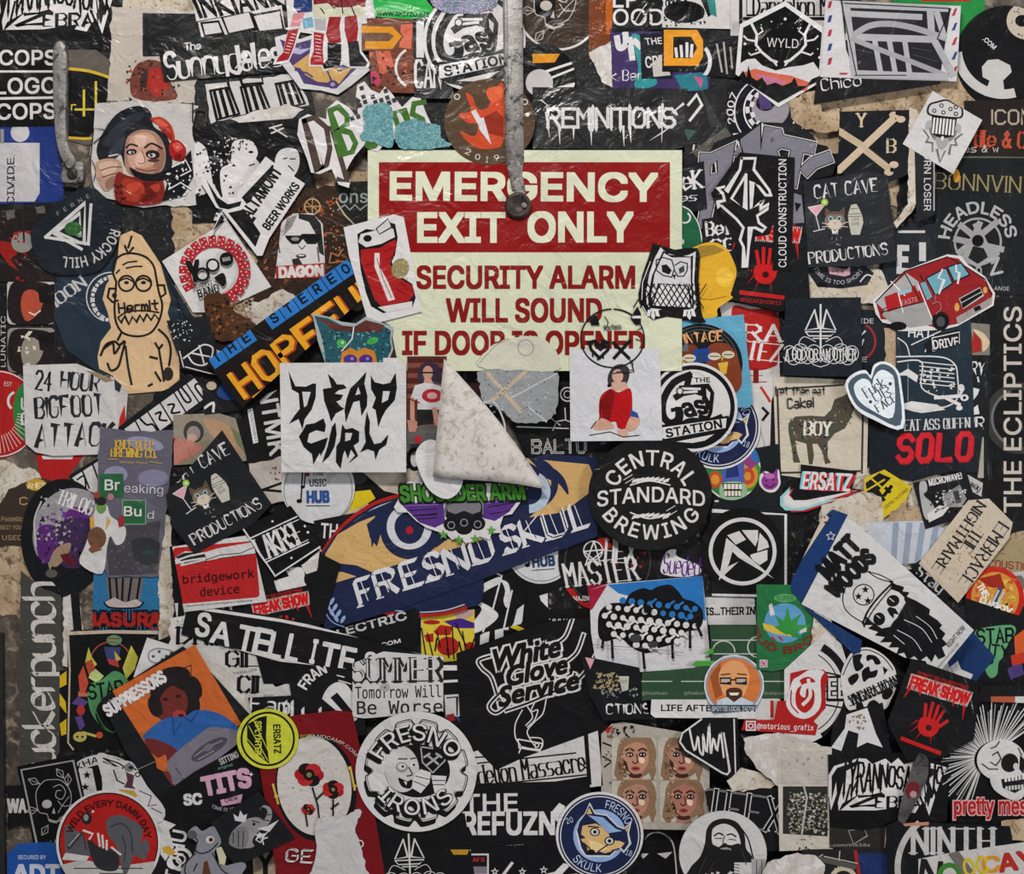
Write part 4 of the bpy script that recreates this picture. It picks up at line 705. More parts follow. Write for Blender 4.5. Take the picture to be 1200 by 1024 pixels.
S('cooking_sticker', "black tilted photo card of a cook beside an old oven", '1b1b1d', "1069 566 1132 552 1146 600 1084 620"); P('picture'); G('a7a5a4', "1077 566 1084 564 1086 574 1082 580 1092 590 1096 604 1084 608 1078 584", 1); G('8f8d8c', "1104 580 1124 568 1132 584 1126 594 1106 594"); G('c9c6c4', "1086 602 1100 592 1112 594 1104 604 1088 612"); G('3a3a3c', "1116 576 1122 574 1126 588 1120 590"); SP('d2cfcd', 30, 1096, 572, 1132, 604, 2.6, 4); SP(K, 22, 1090, 576, 1130, 604, 2.6, 5); L('6a6a6a', 1, "1098 598 1128 584|1106 580 1124 570")
P('lettering'); T(W, "MICROWAVE!", 1107, 561, 40, 9, -13, .05)
scrap("brown scrap with faint red letters near the right edge", "1150 640 1200 622 1216 680 1176 700 1148 676", brown_scrap, 63, 2)
S('text_scrap', "tan paper with dark red hand lettering below the tall capitals", '9c8a66', "1160 642 1210 630 1210 674 1150 672", 'paper'); P('lettering'); SF('8a3a28', "COUSTIC", 1182, 662, 46, 8, 1.4, 5); SF('8a3a28', "Rad", 1186, 673, 22, 7, 1.2); SF('8a3a28', "Z", 1172, 646, 10, 6, 1)
S('blot_scrap', "white scrap with grey blots beside the night-print tag", 'b9b4b0', "1150 674 1210 668 1210 700 1170 706"); P('pattern'); G('6c675f', "1172 684 1196 674 1200 690 1180 694", 1)
S('oval_sticker', "red-rimmed orange oval with white and blue scribbled lettering", 'b9281e', EL(1166, 700, 34, 36)); P('picture'); C('cc8a3a', 1166, 700, 28, 30); SP('d2b84a', 30, 1144, 680, 1188, 724, 7, 3); SP('c2532c', 24, 1144, 676, 1190, 728, 6, 4); G('9a2a1c', "1146 678 1172 672 1178 690 1160 688"); L('3a4a6a', 5, "1172 690 1154 730"); L('b8c8d4', 2, "1170 692 1152 728|1176 694 1160 724"); P('lettering'); SF('e3ddd2', "HAPPY", 1166, 712, 38, 11, 2.6, 20); SF('e3ddd2', "THIS", 1152, 692, 16, 7, 1.8, 60)
S('comic_sticker', "black sheet with green monster lettering and orange comic shapes below the oval", '1a1a1c', "1130 700 1220 730 1220 806 1140 806 1140 760"); P('picture')
G('5c9a6c', "1142 742 1150 736 1184 732 1190 740 1182 752 1176 768 1170 776 1168 790 1160 794 1154 782 1164 776 1160 762 1146 756", 1); G('c9582a', "1188 746 1210 730 1214 770 1190 774"); G('4a3a72', "1180 784 1196 774 1200 790 1184 796"); G('b93524', "1184 768 1200 764 1202 776 1186 780"); P('lettering'); SF(K, "STAB", 1166, 745, 42, 16, 2.6, -2); SF(K, "ITY", 1170, 762, 22, 12, 2.2, 6)
S('blackletter_sticker', "dark strip with chrome blackletter below the night-print tag", '17171a', "1066 664 1078 656 1118 694 1104 706"); P('lettering'); SF('b5b3b2', "Stay", 1090, 678, 36, 14, 2.6, 38, 'nib')
S('tag_sticker', "stained cream gift-tag shape with rotated hand-drawn capitals", 'c2b39f', "1134 586 1158 584 1186 612 1182 630 1122 706 1076 660"); P('lettering')
SF('29262a', "EMBRACE", 1152, 650, 84, 14, 2, 124, 'serif', 2); SF('29262a', "THE", 1138, 634, 26, 13, 2, 124, 'serif'); SF('29262a', "NIGHTMARE", 1123, 629, 94, 12, 2, 124, 'serif'); P('stains'); SP('b08a5c', 40, 1110, 612, 1150, 680, 2.2, 4); SP('9a7448', 20, 1120, 612, 1144, 660, 1.8, 5)
S('truck_sticker', "red and silver food truck cutout with lightning windows", 'd2cecd', "1022 352 1062 316 1110 298 1126 300 1134 310 1154 324 1166 344 1164 358 1122 382 1106 386 1080 388 1052 388 1044 380 1034 378 1026 368")
P('body'); G('8f2124', "1060 318 1110 301 1123 303 1132 313 1152 326 1163 344 1160 356 1120 380 1096 384 1066 376 1032 374 1026 354"); G('a9a6a5', "1026 354 1062 320 1076 330 1078 340 1034 362"); G('9b9897', "1034 370 1036 362 1084 354 1094 380 1066 384 1044 378"); G('a82327', "1036 348 1072 334 1080 352 1040 366"); L('e0dcdb', 1.4, "1076 334 1096 384|1052 342 1058 366|1044 330 1060 346", 0); L(K, 1.2, "1026 354 1060 318 1110 301 1132 313 1154 327 1162 346|1032 366 1080 354|1078 322 1092 350|1060 320 1078 352")
P('windows'); G('6a9fae', "1085 326 1108 314 1116 332 1096 346"); G('6a9fae', "1110 313 1126 308 1136 322 1118 330"); L(K, 1.4, "1085 326 1108 314 1116 332 1096 346 1085 326|1110 313 1126 308 1136 322 1118 330 1110 313"); G('8fb4bd', "1052 342 1068 336 1068 342 1054 346"); G('6a9fae', "1078 332 1084 330 1092 348 1086 352"); L('d8d4d3', 2, "1104 316 1099 326 1106 328 1100 344|1120 311 1120 318 1124 320 1122 332")
P('grille'); G(K, "1124 350 1148 337 1152 346 1128 362"); L('b5b1b0', 1, "1126 355 1150 342|1124 350 1148 337 1152 346 1128 362 1124 350"); G('9a8f8e', "1120 372 1162 348 1162 356 1122 380"); C('c99a4a', 1121, 360, 3, 5); C('c99a4a', 1154, 340, 2.5, 4); B(K, 1141, 359, 1149, 364, -25)
P('wheels'); C(K, 1102, 376, 10, 11); C('4a4a4c', 1102, 377, 5, 6); C(K, 1052, 382, 10, 5)
P('lettering'); T('d09a9a', "TASTE", 1065, 353, 20, 6, -14, .0); L('b4696c', 1, "1092 356 1100 354 1102 362 1096 368", 1)
S('card_sticker', "black square cat-drinks card above the pink ribbon badge", '202226', "940 214 1014 202 1038 206 1050 306 1014 312 946 314", gloss=.45); P('picture'); F(992, 258, 0, 1); art_cat()
S('heart_sticker', "white heart cutout with grey band and small typed words", 'dfe3e6', sm("1056 502 1020 491 1000 478 990 458 990 446 1000 437 1012 434 1018 440 1022 428 1034 424 1048 432 1054 450", 4))
P('band'); p_ = sm("1053 498 1022 487 1003 476 993 458 993 448 1002 440 1013 438 1019 444 1024 431 1034 427 1046 434 1051 450", 4); G('4c5a66', p_); G('dfe6ea', sm("1044 489 1020 481 1005 470 999 458 1000 450 1008 444 1016 446 1020 452 1022 442 1030 434 1040 437 1046 448", 4))
P('lettering'); SF('3a3f46', "Fuck", 1022, 454, 26, 12, 1.3, -32, 'serif'); SF('3a3f46', "UR", 1031, 462, 20, 10, 1.2, -30, 'serif'); SF('3a3f46', "FACE", 1036, 472, 26, 9, 1.3, -32, 'serif'); C('3a3f46', 1018, 471, 2); C('3a3f46', 1041, 450, 2)
# --------- the sign
S('exit_sign', "cream and red emergency exit only sign with security alarm text", 'cbcdb2', R(432, 178, 798, 435), 'sign', th=.0012, gloss=.25)
P('red_panel'); B('86100f', 445, 192, 784, 297); P('lettering')
T('d2d3ba', "EMERGENCY", 614, 220.5, 313, 35, .3, .055); T('d2d3ba', "EXIT", 541, 268, 103, 36, 0, .055); T('d2d3ba', "ONLY", 680, 267.5, 124, 37, 0, .055)
T('7e1412', "SECURITY ALARM", 616, 326, 255, 28, 0, .045); T('7e1412', "WILL SOUND", 614, 364.5, 182, 29, 0, .045); T('7e1412', "IF DOOR IS OPENED", 613.5, 402.5, 283, 29, 0, .045)
S('oval_sticker', "brown oval with orange flames, white knife and year lettering", '54402f', EL(574, 145, 53, 50)); P('picture')
G('c2482a', "546 112 554 116 560 130 572 128 580 108 590 102 592 150 588 172 578 176 560 176 546 166 540 156 556 162 560 148 548 146 538 136 552 132", 1); G('8e2c1c', "566 140 582 132 590 140 590 164 572 158"); G('d8603c', "570 108 588 104 588 118 576 122", 1)
L(W, 6, "556 134 564 148"); G(W, "560 142 567 140 576 172 562 154"); P('lettering'); T('cfc8c0', "2", 549, 180, 6, 7, 24, .01); T('cfc8c0', "0", 560, 186, 6, 7, 16, .01); T('cfc8c0', "1", 571, 189, 3, 7, 6, .01); T('cfc8c0', "9", 582, 187, 6, 7, -8, .01); RG('cfc8c0', 536, 116, 3, 1.2); RG('cfc8c0', 615, 122, 3, 1.2); C('cfc8c0', 618, 137, 2.4)
# --------- centre, left half
S('portrait_strip', "narrow dark photo edge above the stereo-word strip", '3a2a20', "430 360 440 372 458 382 470 440 400 440"); P('texture'); SP('8a5a34', 20, 400, 380, 460, 440, 4, 3)
S('weathered_sheet', "rust and black weathered sheet behind the sunglasses portrait", '35251c', torn("322 224 406 216 424 300 420 320 300 400 296 330", 2, 8, 9)); P('stains'); SP('a3522c', 90, 310, 230, 420, 330, 5, 3); SP('6a3a22', 90, 300, 230, 420, 340, 5, 4); SP('1c1a1a', 100, 300, 225, 420, 360, 4, 5); SP('c4a77c', 40, 340, 225, 420, 300, 2, 6); P('emblem'); RG('b58f5c', 366, 242, 9, 1.6); L('b58f5c', 1, "356 242 376 242|366 232 366 252|358 236 374 248"); L('b5764a', 1.6, "386 308 388 296 396 300 402 292|388 308 402 306")
S('lettering_sticker', "dark strip with white zigzag lettering beside the sign's upper corner", '23231f', "392 214 432 212 432 300 420 304 398 232"); P('lettering'); T('8f9a98', "ons", 414, 232, 34, 12, 0, .03); L('8f9a98', 1.4, "396 246 404 240 410 246 416 240 422 246 430 240"); L('b5a78a', 1.6, "394 236 404 252 418 266")
scrap("cream torn paper between dotted circle card and stereo-word strip", "286 360 330 340 350 350 352 370 300 382 280 390", scrap_m, 71, 2)
scrap("white torn patch at the lower edge of the dotted circle card", "224 384 250 366 260 384 262 420 236 426", white_scrap, 72, 2)
S('word_cutout', "white die-cut tag with tall dark brown and green capitals and pixel squares", W, "352 142 362 136 384 142 384 130 396 120 410 128 418 138 424 120 418 116 420 102 428 98 436 108 446 112 452 104 460 112 472 128 484 116 494 118 498 130 506 148 500 160 470 162 452 170 444 180 436 178 428 172 416 186 410 196 406 204 412 214 410 222 398 218 390 200 376 206 366 204 362 190 350 160")
P('lettering'); L('4a3a34', 6, "358 144 370 140 384 152 388 176 384 196 376 202 358 144"); L(W, 2, "366 150 378 194"); L('4a3a34', 6, "392 158 404 200 408 214 398 212"); B('4a3a34', 384, 150, 390, 156)
L('3f6a28', 6, "388 132 398 128 408 138 408 148 398 154 412 158 418 170 414 180 404 184 388 132"); L('3f6a28', 6, "470 158 462 134 474 132 482 152|498 122 486 124 484 136 496 142 498 150"); C('3f6a28', 436, 172, 8, 5)
for x, y in ((425, 106), (427, 116), (420, 121), (429, 122), (423, 126), (438, 116), (441, 122), (448, 120), (453, 109), (455, 117), (457, 123), (463, 120), (418, 134), (414, 141), (421, 139)): B('38383a', x-2.4, y-2.4, x+2.4, y+2.4, -18)
glit = rough_mat('teal_glitter', ('2f7482', '5a9aa0', 'b0bca8', '14303a'), 160, .45, .0, .5, .002, .42, .58, .3)
S('glitter_sticker', "round teal glitter blob on the tall dark capitals", '5a9aa2', torn(sm("426 132 440 124 458 126 462 150 460 174 440 170 424 164 428 150"), 1, 5, 2), m=glit, grp='teal glitter blobs')
S('glitter_sticker', "wide low teal glitter blob above the sign's upper edge", '5a9aa2', torn(sm("466 150 486 142 500 146 516 150 518 164 530 172 516 176 486 178 466 172"), 1, 5, 3), m=glit, grp='teal glitter blobs')
# --------- left middle
S('blue_sheet', "slate blue crinkled sheet with white ring ornament behind the hermit drawing", '26323f', "52 320 130 300 240 380 150 420 120 440 78 410 66 380"); P('lettering'); SF('b9b5b3', "MOON", 76, 344, 52, 13, 2.4, -36, 'serif')
P('ornament'); RG('c5c1c0', 130, 348, 29, 1.4, 90, 300); RG('c5c1c0', 134, 350, 26, 5, 95, 290)
for a in range(7): RG('26323f', 134+26*math.cos(math.radians(110+a*27)), 350+26*math.sin(math.radians(110+a*27)), 3, 1.4)
for i, (y, lb) in enumerate(((328, "small rounded photo of a dark-haired woman in red light, upper of the two"), (384, "small rounded photo with torn patch over a dark-haired woman, lower of the two"))):
    S('photo_sticker', lb, 'b9b3ae' if i == 0 else '8c867e', RR(36, y+26, 56, 52, 6), grp='small portraits beside the jamb'); P('picture'); G('241c1c', sm([(12, y+6), (40, y+2), (62, y+10), (66, y+48), (14, y+50)])); G(('a84a34', '8f8478')[i], sm([(28, y+14), (40, y+12), (50, y+24), (44, y+40), (30, y+48), (24, y+30)])); G('1a1416', [(44, y+8), (66, y+4), (66, y+30), (46, y+26)]); L('d8d0c8', 1.4, [(34, y+38), (40, y+41), (47, y+36)]) if i == 0 else SP('cfc6b8', 16, 16, y+4, 40, y+46, 5, 3)
S('strip_sticker', "narrow dark strip with small vertical capitals at the jamb", '1c1c1e', "-20 350 8 350 8 434 -20 434"); P('lettering'); T('b9b5b3', "LUNATIC", 3, 400, 60, 6, -90, .02)
S('round_sticker', "dark sheet with red blotches under the triangle badge", '231c1c', "-20 250 60 240 66 330 -20 330"); P('pattern'); G('8e1f1a', "0 282 14 284 20 296 12 304 22 318 10 310 0 296"); G('8e2a1c', "16 272 36 270 34 282 14 282"); C('8a8480', 26, 284, 13, 12); L('26242a', 2.4, "25 232 28 282"); SP('8f1c18', 20, 0, 270, 30, 330, 4, 3); RG('5c5855', 30, 250, 18, 10, 160, 360)
S('character_card', "cream die-cut hermit line drawing with toothy mouth and cane", 'cfae86', "140 276 154 270 166 276 182 300 196 322 202 336 200 352 196 366 204 390 210 412 210 450 190 458 144 462 132 440 116 432 114 418 118 400 124 392 130 384 126 366 120 350 124 334 134 318 138 300")
P('drawing'); L('1f1c1c', 2.6, "154 277 150 290|146 288 150 297 156 290"); L('1f1c1c', 2.6, "136 330 132 318 134 306 144 298 158 297 172 302 180 312 183 326 186 342 190 358 186 376 176 390 160 394 144 390 136 378 134 362 135 346 136 330", 1)
for s in (148, 168): RG('1f1c1c', s, 332, 9, 2.4); C('1f1c1c', s, 331, 3, 2); L('1f1c1c', 2, [(s-8, 329), (s, 326), (s+8, 330)], 1)
L('1f1c1c', 1.8, "144 310 150 307 160 306|148 314 158 312 166 312|136 320 140 316"); L('1f1c1c', 2.4, "136 338 128 338 126 348 132 354 138 352|184 334 192 334 194 344 188 348"); C('1f1c1c', 134, 346, 3); L('1f1c1c', 2, "138 372 142 378 146 370 151 380 155 371 160 377 164 369 168 376 172 368 177 375 181 368 185 373"); L('1f1c1c', 1.8, "138 372 150 365 170 364 186 366", 1)
L('1f1c1c', 2.6, "138 398 142 390|186 386 196 396 200 410 198 428|182 402 186 408 190 404|186 408 192 446|147 406 150 430 154 450|118 416 124 404 134 400 140 404 146 400 142 418 138 430 130 434 126 426|122 408 132 402 134 414 140 406|176 418 184 420|178 450 174 452|182 436 188 446", 1); C('2a2624', 197, 438, 6, 8)
P('lettering'); SF('1f1c1c', "Hermit", 162, 359, 46, 11, 2.2, -5)
S('triangle_sticker', "slate curled badge with nested white triangle and green cluster", '1d2228', sm("36 272 50 254 76 232 104 218 120 228 138 246 142 266 136 290 118 316 90 322 60 320 44 306", 3)); P('logo')
L('c5c2c0', 4, "54 278 100 238 99 286 66 272 94 250 94 276", 0); L('c5c2c0', 3.4, "107 240 104 286 54 278|64 274 96 292"); C('2f5a30', 86, 268, 10, 8); SP('4a7a44', 14, 78, 260, 96, 276, 3, 3)
P('lettering'); AT('b9b5b2', "ROCKY HILL", 86, 256, 52, 16, 104, 13, .03, 0, 1.1); T('8a8885', "FERNE", 86, 240, 44, 5, -30, .02, spc=1.8)
S('plain_corner', "slate diamond corner under the dotted circle card", '212a33', "188 308 232 380 206 410 200 350"); P('texture'); L('141a20', 1.4, "196 326 222 384|206 340 214 396")
S('portrait_badge', "black painterly bear-like shape over the dotted circle card's corner", '2a1d18', sm("238 352 256 344 272 352 274 364 290 374 300 384 306 400 260 410 246 392 238 376")); 
S('yoyo_card', "white tilted square with ring of red dotted tabs and round logo", 'cbc7c5', "266 258 318 336 252 366 226 366 190 306"); P('ring')
for i in range(18):
    a = 150+i*16.5; F(252+35*math.cos(math.radians(a)), 318+35*math.sin(math.radians(a)), a+90); B('a8262c', -4.4, -7, 4.4, 7)
    for k in (-1, 1): C('d8c4c4', -2*k, 4*k, .9); C('d8c4c4', 2*k, 2*k, .9)
F(); P('logo'); T(K, "Y", 228, 318, 16, 26, -8, .06); RG(K, 238, 322, 7, 3); C(K, 250, 311, 8); C('c5c1c0', 250, 311, 5.6); C(K, 266, 304, 8); T(W, "MAN", 266, 304, 9, 5, -10, .02); T(K, "BENEFIT", 238, 334, 24, 4.5, -16, .03); T(K, "BAND", 245, 341, 26, 10, -18, .03); G(K, "252 326 262 320 266 330 262 336 256 330", 1)
S('bear_cutout', "brown fluffy painterly patch over the dotted card's lower tip", '4a2e1c', torn(sm("240 350 254 344 270 348 272 362 290 372 300 382 290 396 256 400 246 384"), 1.5, 5, 3)); P('fur'); SP('8a5428', 40, 244, 352, 290, 392, 4, 3); SP('1c1412', 40, 242, 350, 296, 396, 4, 4)
S('beer_label', "white angular die-cut label with tall black slanted capitals", 'd0cccb', "240 206 246 208 260 232 276 232 280 226 312 184 320 190 358 216 316 280 308 300 302 300 262 248 250 276 246 278 262 246 254 244 236 214"); P('shapes'); G(K, "242 210 256 232 268 240 284 236 282 242 268 246 258 244 254 238"); G(K, "268 250 300 290 306 274 298 262 286 246"); G(K, "250 272 260 252 264 256"); G(K, "284 232 318 196 322 200 290 240")
P('lettering'); T(K, "ALTAMONT", 307, 226, 68, 16, -56, .05); T(K, "BEER WORKS", 330, 242, 64, 11, -55, .05); B(K, 290, 258, 302, 262, -56); T(K, "LIVERMORE, CALIFORNIA", 342, 256, 78, 4, -56, .02, spc=1.2)
S('sunglasses_portrait', "white stencil portrait in dark sunglasses over a red word panel", 'c9c4c2', "322 326 330 260 344 250 366 250 378 262 382 326"); P('picture')
G('2a2728', "350 250 368 252 376 262 380 300 374 296 370 274 362 260 350 256"); G('8e8884', "336 256 348 252 342 266 332 276"); G(K, "334 276 352 276 354 274 376 274 376 280 370 286 360 286 355 280 350 286 342 286 336 280"); C('8a8480', 346, 280, 5, 2.4); L('3a3636', 1, "350 288 354 292 358 288"); C('2a2626', 353, 300, 6, 2.6); C(W, 353, 299.4, 4, .9); L('55504e', 1.6, "326 284 328 296|372 290 374 306"); G('2a2728', "342 304 350 302 356 312 344 312")
P('word_panel'); G('9e2a22', "322 312 382 308 383 326 324 328"); T('d2cac6', "DAGON", 353, 318, 53, 14, -3, .08)
# --------- middle, left lower
S('round_sticker', "dark sheet with white jar line drawing in a thin frame", '1c1d20', "208 402 252 390 258 440 212 432"); P('drawing'); L(W, 1.2, "209 404 240 396|210 406 216 430|218 430 256 440"); L(W, 1.8, "216 420 230 410 240 404 250 408 248 420 240 428 228 426 222 418|226 414 246 418|234 404 240 426", 1)
S('spray_sheet', "black and white spattered sheet beside the hermit drawing", '1e2023', "196 376 246 370 250 400 208 412"); P('pattern'); SP(W, 40, 198, 376, 226, 400, 2, 3); SP(W, 60, 150, 455, 190, 480, 3, 4)
S('seafoam_scrap', "white and red sheet corner between bigfoot card and wavy-letter strip", 'bdb6b2', "130 440 150 458 146 510 136 520 128 500"); P('pattern'); G('a82a28', "146 474 148 500 138 512 140 490"); G('2a323c', "134 444 144 446 140 460 134 456")
S('wavy_strip', "black diagonal strip with blocky white wavy letters", '1a1b1e', "132 506 222 436 250 470 180 510 132 512"); P('lettering')
F(202, 478, -36); G('c5c1c0', "-60 -13 46 -13 48 13 -60 13"); L(K, 1.8, "-44 -13 -48 13|-26 -13 -28 13|-8 -13 -10 13|12 -13 10 13|30 -13 29 13"); L(K, 2.4, "-38 -13 -36 -2 -30 2 -30 13|-20 -6 -14 -4 -20 2 -14 8|-2 -6 4 -2 -4 4 4 9|18 -13 17 3 23 5 23 -13|36 13 36 -4 42 -4 42 13", 1); F()
S('wavy_strip', "short black and white wavy-letter strip beside the brewery pouch", '1a1b1e', "78 558 122 532 128 580 100 576"); P('lettering'); G('c5c1c0', "84 560 118 538 128 560 112 578 94 572"); L(K, 2, "96 552 104 572|108 544 116 566|90 562 98 558 100 572", 1)
S('painting_scrap', "painted scrap with dark arch and skin tones under the tilted cat card", '8f8474', "203 486 256 484 276 490 290 540 204 545", 'paper'); P('picture'); G('b08a6c', "240 490 270 500 286 530 260 520 244 504", 1); C('3c3a38', 227, 506, 12, 13); C('8f857c', 227, 508, 8, 9); C('b99a88', 225, 513, 6, 5); G('b5786a', "203 518 214 514 232 520 236 528 216 540 203 543", 1); G('a82a20', "200 512 206 514 204 520"); G('6c7456', "270 500 282 508 288 532 278 520")
S('dark_label', "black sheet with blue stain and white script corner beside the diagonal strip", '1d1d20', "236 446 284 440 290 480 240 486"); P('stain'); G('2a4a8a', "254 460 266 444 272 448 278 466 264 468", 1); C('c9b29a', 248, 452, 6, 5); L(W, 3, "240 478 250 472 250 482", 1)
S('vertical_sticker', "black strip with white sideways block capitals beside the horned white card", '18181a', "284 480 312 462 336 452 336 552 290 548"); P('lettering'); T(W, "NTMK", 320, 494, 80, 22, 80, .04); G(W, "290 480 296 478 303 518 297 520"); T(K, "STEREOTHREAT", 297, 499, 38, 3.4, 80, .02)
S('stereo_strip', "black diagonal strip with blue tiles and thick orange slanted capitals", '1a1614', "244 424 408 305 438 340 286 478", th=.0005); P('tiles')
F(334, 366, -34.5)
for i, ch in enumerate("THE STEREO"):
    x = -94+i*20.2
    if ch != ' ': B('2a6fb5', x-9.6, -9, x+9.6, 10)
F(334, 366, -34.5); P('tile_lettering')
for i, ch in enumerate("THE STEREO"):
    if ch != ' ': T(K, ch, -94+i*20.2, 0, 9, 12, 0, .04)
P('lettering'); F(357, 398, -35.5)
for dx, c, lw in ((1.6, 'a8431c', 7), (0, 'dc9a26', 6)): SF(c, "HOPEFUL", 8+dx, 0+dx, 204, 31, lw, 0, gap=1.9); L(c, 4, [(-86+dx, 22+dx), (74+dx, 22+dx)])
F()
S('white_scrap', "soiled white sheet under the music note disc", 'b5aca3', torn("292 544 340 534 346 580 300 600 290 570", 2, 7, 3), 'paper'); P('marks'); L(K, 3, "302 576 330 566|310 574 334 576"); SP('6a2c2c', 14, 314, 546, 328, 562, 2.6, 3)
S('can_sticker', "white rounded card with crushed red drinks can drawing", 'cfcbcb', "404 268 462 253 474 256 495 366 440 380 432 376 410 300"); P('can')
G(K, "420 276 430 270 446 272 456 262 464 264 467 280 464 300 460 308 466 322 484 334 488 350 484 362 450 368 436 360 430 344 424 318 422 300"); G('a01c1e', "424 294 446 292 464 282 466 288 461 302 458 310 464 324 484 336 486 346 480 354 448 360 440 352 432 330 424 308"); G('cbc7c6', "421 286 424 276 440 272 456 268 462 270 464 280 448 288 430 292"); G('cbc7c6', "444 361 484 354 484 362 454 367"); C(K, 432, 281, 5, 4); G('c9c5c4', "442 270 456 258 460 268 446 276"); L(K, 1.2, "442 270 456 258 460 268 446 276 442 270|421 286 430 292 448 288 464 280"); G('d2c6c4', "440 298 446 298 446 314 456 332 464 352 456 354 448 334 440 314"); L('7c1416', 1, "452 296 466 290|454 306 462 302|430 312 438 310|434 322 440 320|466 340 476 346|470 332 478 340"); L('6a1414', .8, "443 304 450 328 460 350"); P('patch'); C('8a8058', 470, 316, 10, 12, 20); SP('b3a878', 20, 462, 306, 480, 328, 2.4, 3)
S('green_round', "red and green round badge beside the bigfoot card", 'a8201f', EL(-4, 485, 48, 52)); P('pattern'); RG(W, -4, 485, 50, 1.4); C('2a7a3a', 30, 482, 15, 34); RG(W, 20, 470, 11, 3, 130, 250)
for a in range(0, 100, 7): x, y = math.cos(math.radians(a)), math.sin(math.radians(a)); L('d0b0ae', 1, [(-4+x*24, 485+y*26), (-4+x*42, 485+y*46)])
P('lettering'); T(W, "EST", 9, 450, 9, 5, 5, 0); SF(W, "ns", 27, 482, 30, 10, 2.4, -90, smooth=1)
S('red_scrap', "red sheet with white and green edge below the bigfoot card", 'a51f20', "40 520 100 530 84 552 76 566 50 566 44 550"); P('edge'); G(W, "48 534 86 532 84 538 50 538"); L('2f6a3c', 1.4, "58 532 84 531")
scrap("cream paper remains above the purple comic badge", "-10 538 40 550 56 566 40 600 24 606 -10 590", scrap_m, 74, 3)
S('gold_badge', "dark stained patch with gold oval lettering next to the jamb", '3a3029', torn("10 574 40 560 66 566 60 600 30 640 -10 640 -10 600", 2, 8, 3)); P('lettering'); C('b8923a', 42, 568, 12, 7); SF('e0cfa0', "AMER", 42, 569, 20, 6, 1.2); SF('a8865a', "C O", 36, 587, 26, 8, 1.4); T('a88868', "Pastelito", 14, 608, 26, 6, 0, .02); T('a88868', "BEST YOUR", 14, 618, 28, 5); T('a88868', "USED", 14, 630, 24, 6)
S('bigfoot_card', "soiled white rounded card with three lines of brushed black words", 'c5c1bf', "27 428 90 426 104 432 134 446 140 520 128 532 62 534 42 530 30 520"); P('lettering')
SF('24262b', "24", 51, 446, 17, 22, 3.2, 4, 'pen', 1); SF('24262b', "HOUR", 94, 447, 44, 20, 3.6, 6, 'brush', 2); SF('24262b', "BIGFOOT", 81, 476, 78, 24, 3.8, -3, 'brush', 3); SF('24262b', "ATTACK", 88, 510, 90, 26, 4.4, -2, 'brush', 4, .1)
G('8c785c', "100 434 112 436 134 446 124 448")
S('comic_badge', "black round badge with purple comic rider artwork", '16171a', EL(74, 630, 50, 69)); P('picture')
G('8f8c90', "44 600 64 578 90 572 118 584 118 610 90 606 70 612 52 640 44 652 38 630", 1); C('5c2a70', 90, 607, 15, 13); G('55276a', "44 620 60 616 64 640 56 660 44 650", 1); G('3c2a4a', "64 616 104 608 110 640 96 664 70 660", 1); SP('a7a3a0', 60, 44, 580, 84, 640, 4, 3); SP('6b3a84', 40, 46, 596, 108, 660, 5, 4); SP('2a2430', 40, 44, 590, 110, 660, 5, 5)
G('9a7c66', "58 658 66 642 82 636 80 648 66 664", 1); G('5a1c28', "70 650 80 648 90 660 86 664 74 658"); C('55524c', 60, 672, 7, 5); G('8a8468', "56 660 64 650 68 652 58 668"); L('b5b2b2', 2, "42 640 40 610 48 588", 1); P('lettering'); SF(W, "TRILOGY", 92, 590, 50, 16, 3, 20, 'serif')
scrap("white peeling edge strip below the purple comic badge", "74 700 92 694 98 740 90 742 84 784 74 780", white_scrap, 75, 1.5)
S('vertical_band', "grey worn strip with giant white sideways blackletter", '45433f', torn("24 668 52 690 72 698 71 880 22 946", .8, 7, 5)); P('lettering')
SF('c5c0ba', "uckerpunch", 45, 790, 212, 36, 6.5, -90, 'nib', gap=1.1, smooth=1); SP('45433f', 90, 28, 680, 66, 930, 1.6, 6); SP('b5b0a8', 40, 24, 680, 70, 940, 1, 7)
S('blue_drip_sticker', "sky blue card with dripping cupcake-like shape above the red word", '2c6a94', "110 660 188 660 188 742 108 742"); P('picture'); G('6a625f', "124 676 168 676 164 706 128 706"); L(K, 2.6, "128 676 130 704|136 678 138 706|144 678 143 704|154 678 150 706|164 678 160 704"); G('b7a8a4', "122 706 134 700 146 706 160 702 168 708 160 712 130 712"); L(K, 2, "122 706 130 712 160 712 168 706", 1)
P('lettering'); T(K, "BASURA", 145, 726, 92, 20, 0, .1, grow=4); T('9c2422', "BASURA", 145, 726, 90, 17, 0, .07); RG('9c2422', 181, 728, 9, 2)
scrap("cream frame remnant around the sky blue card's edge", "188 600 200 606 204 740 186 750 186 660", scrap_m, 77, 1.5)
S('black_bar', "black strip edge between blackletter band and sky blue card", '17171a', "82 690 92 690 96 738 86 738"); P('edge'); B(W, 99, 690, 100.5, 736)
S('pouch_sticker', "grey cloudy brewery pouch with green element squares and robed figure", '5d5a68', torn("117 500 160 506 204 504 200 560 186 676 128 676 112 640 114 560", 1, 8, 3), gloss=.6, th=.0008); P('picture')
C('8a87a0', 170, 520, 22, 8, 10); C('8a87a0', 136, 556, 14, 10); C('7a7890', 180, 560, 18, 10); G('403c44', "124 620 188 610 184 672 128 674"); SP('5a5660', 80, 128, 620, 184, 672, 3, 5); G('2a2d2e', "154 634 162 630 176 630 188 636 186 660 170 662 158 656"); T('3a5a44', "HOPS", 174, 647, 14, 4); G('363a36', "146 594 160 592 170 596 160 600")
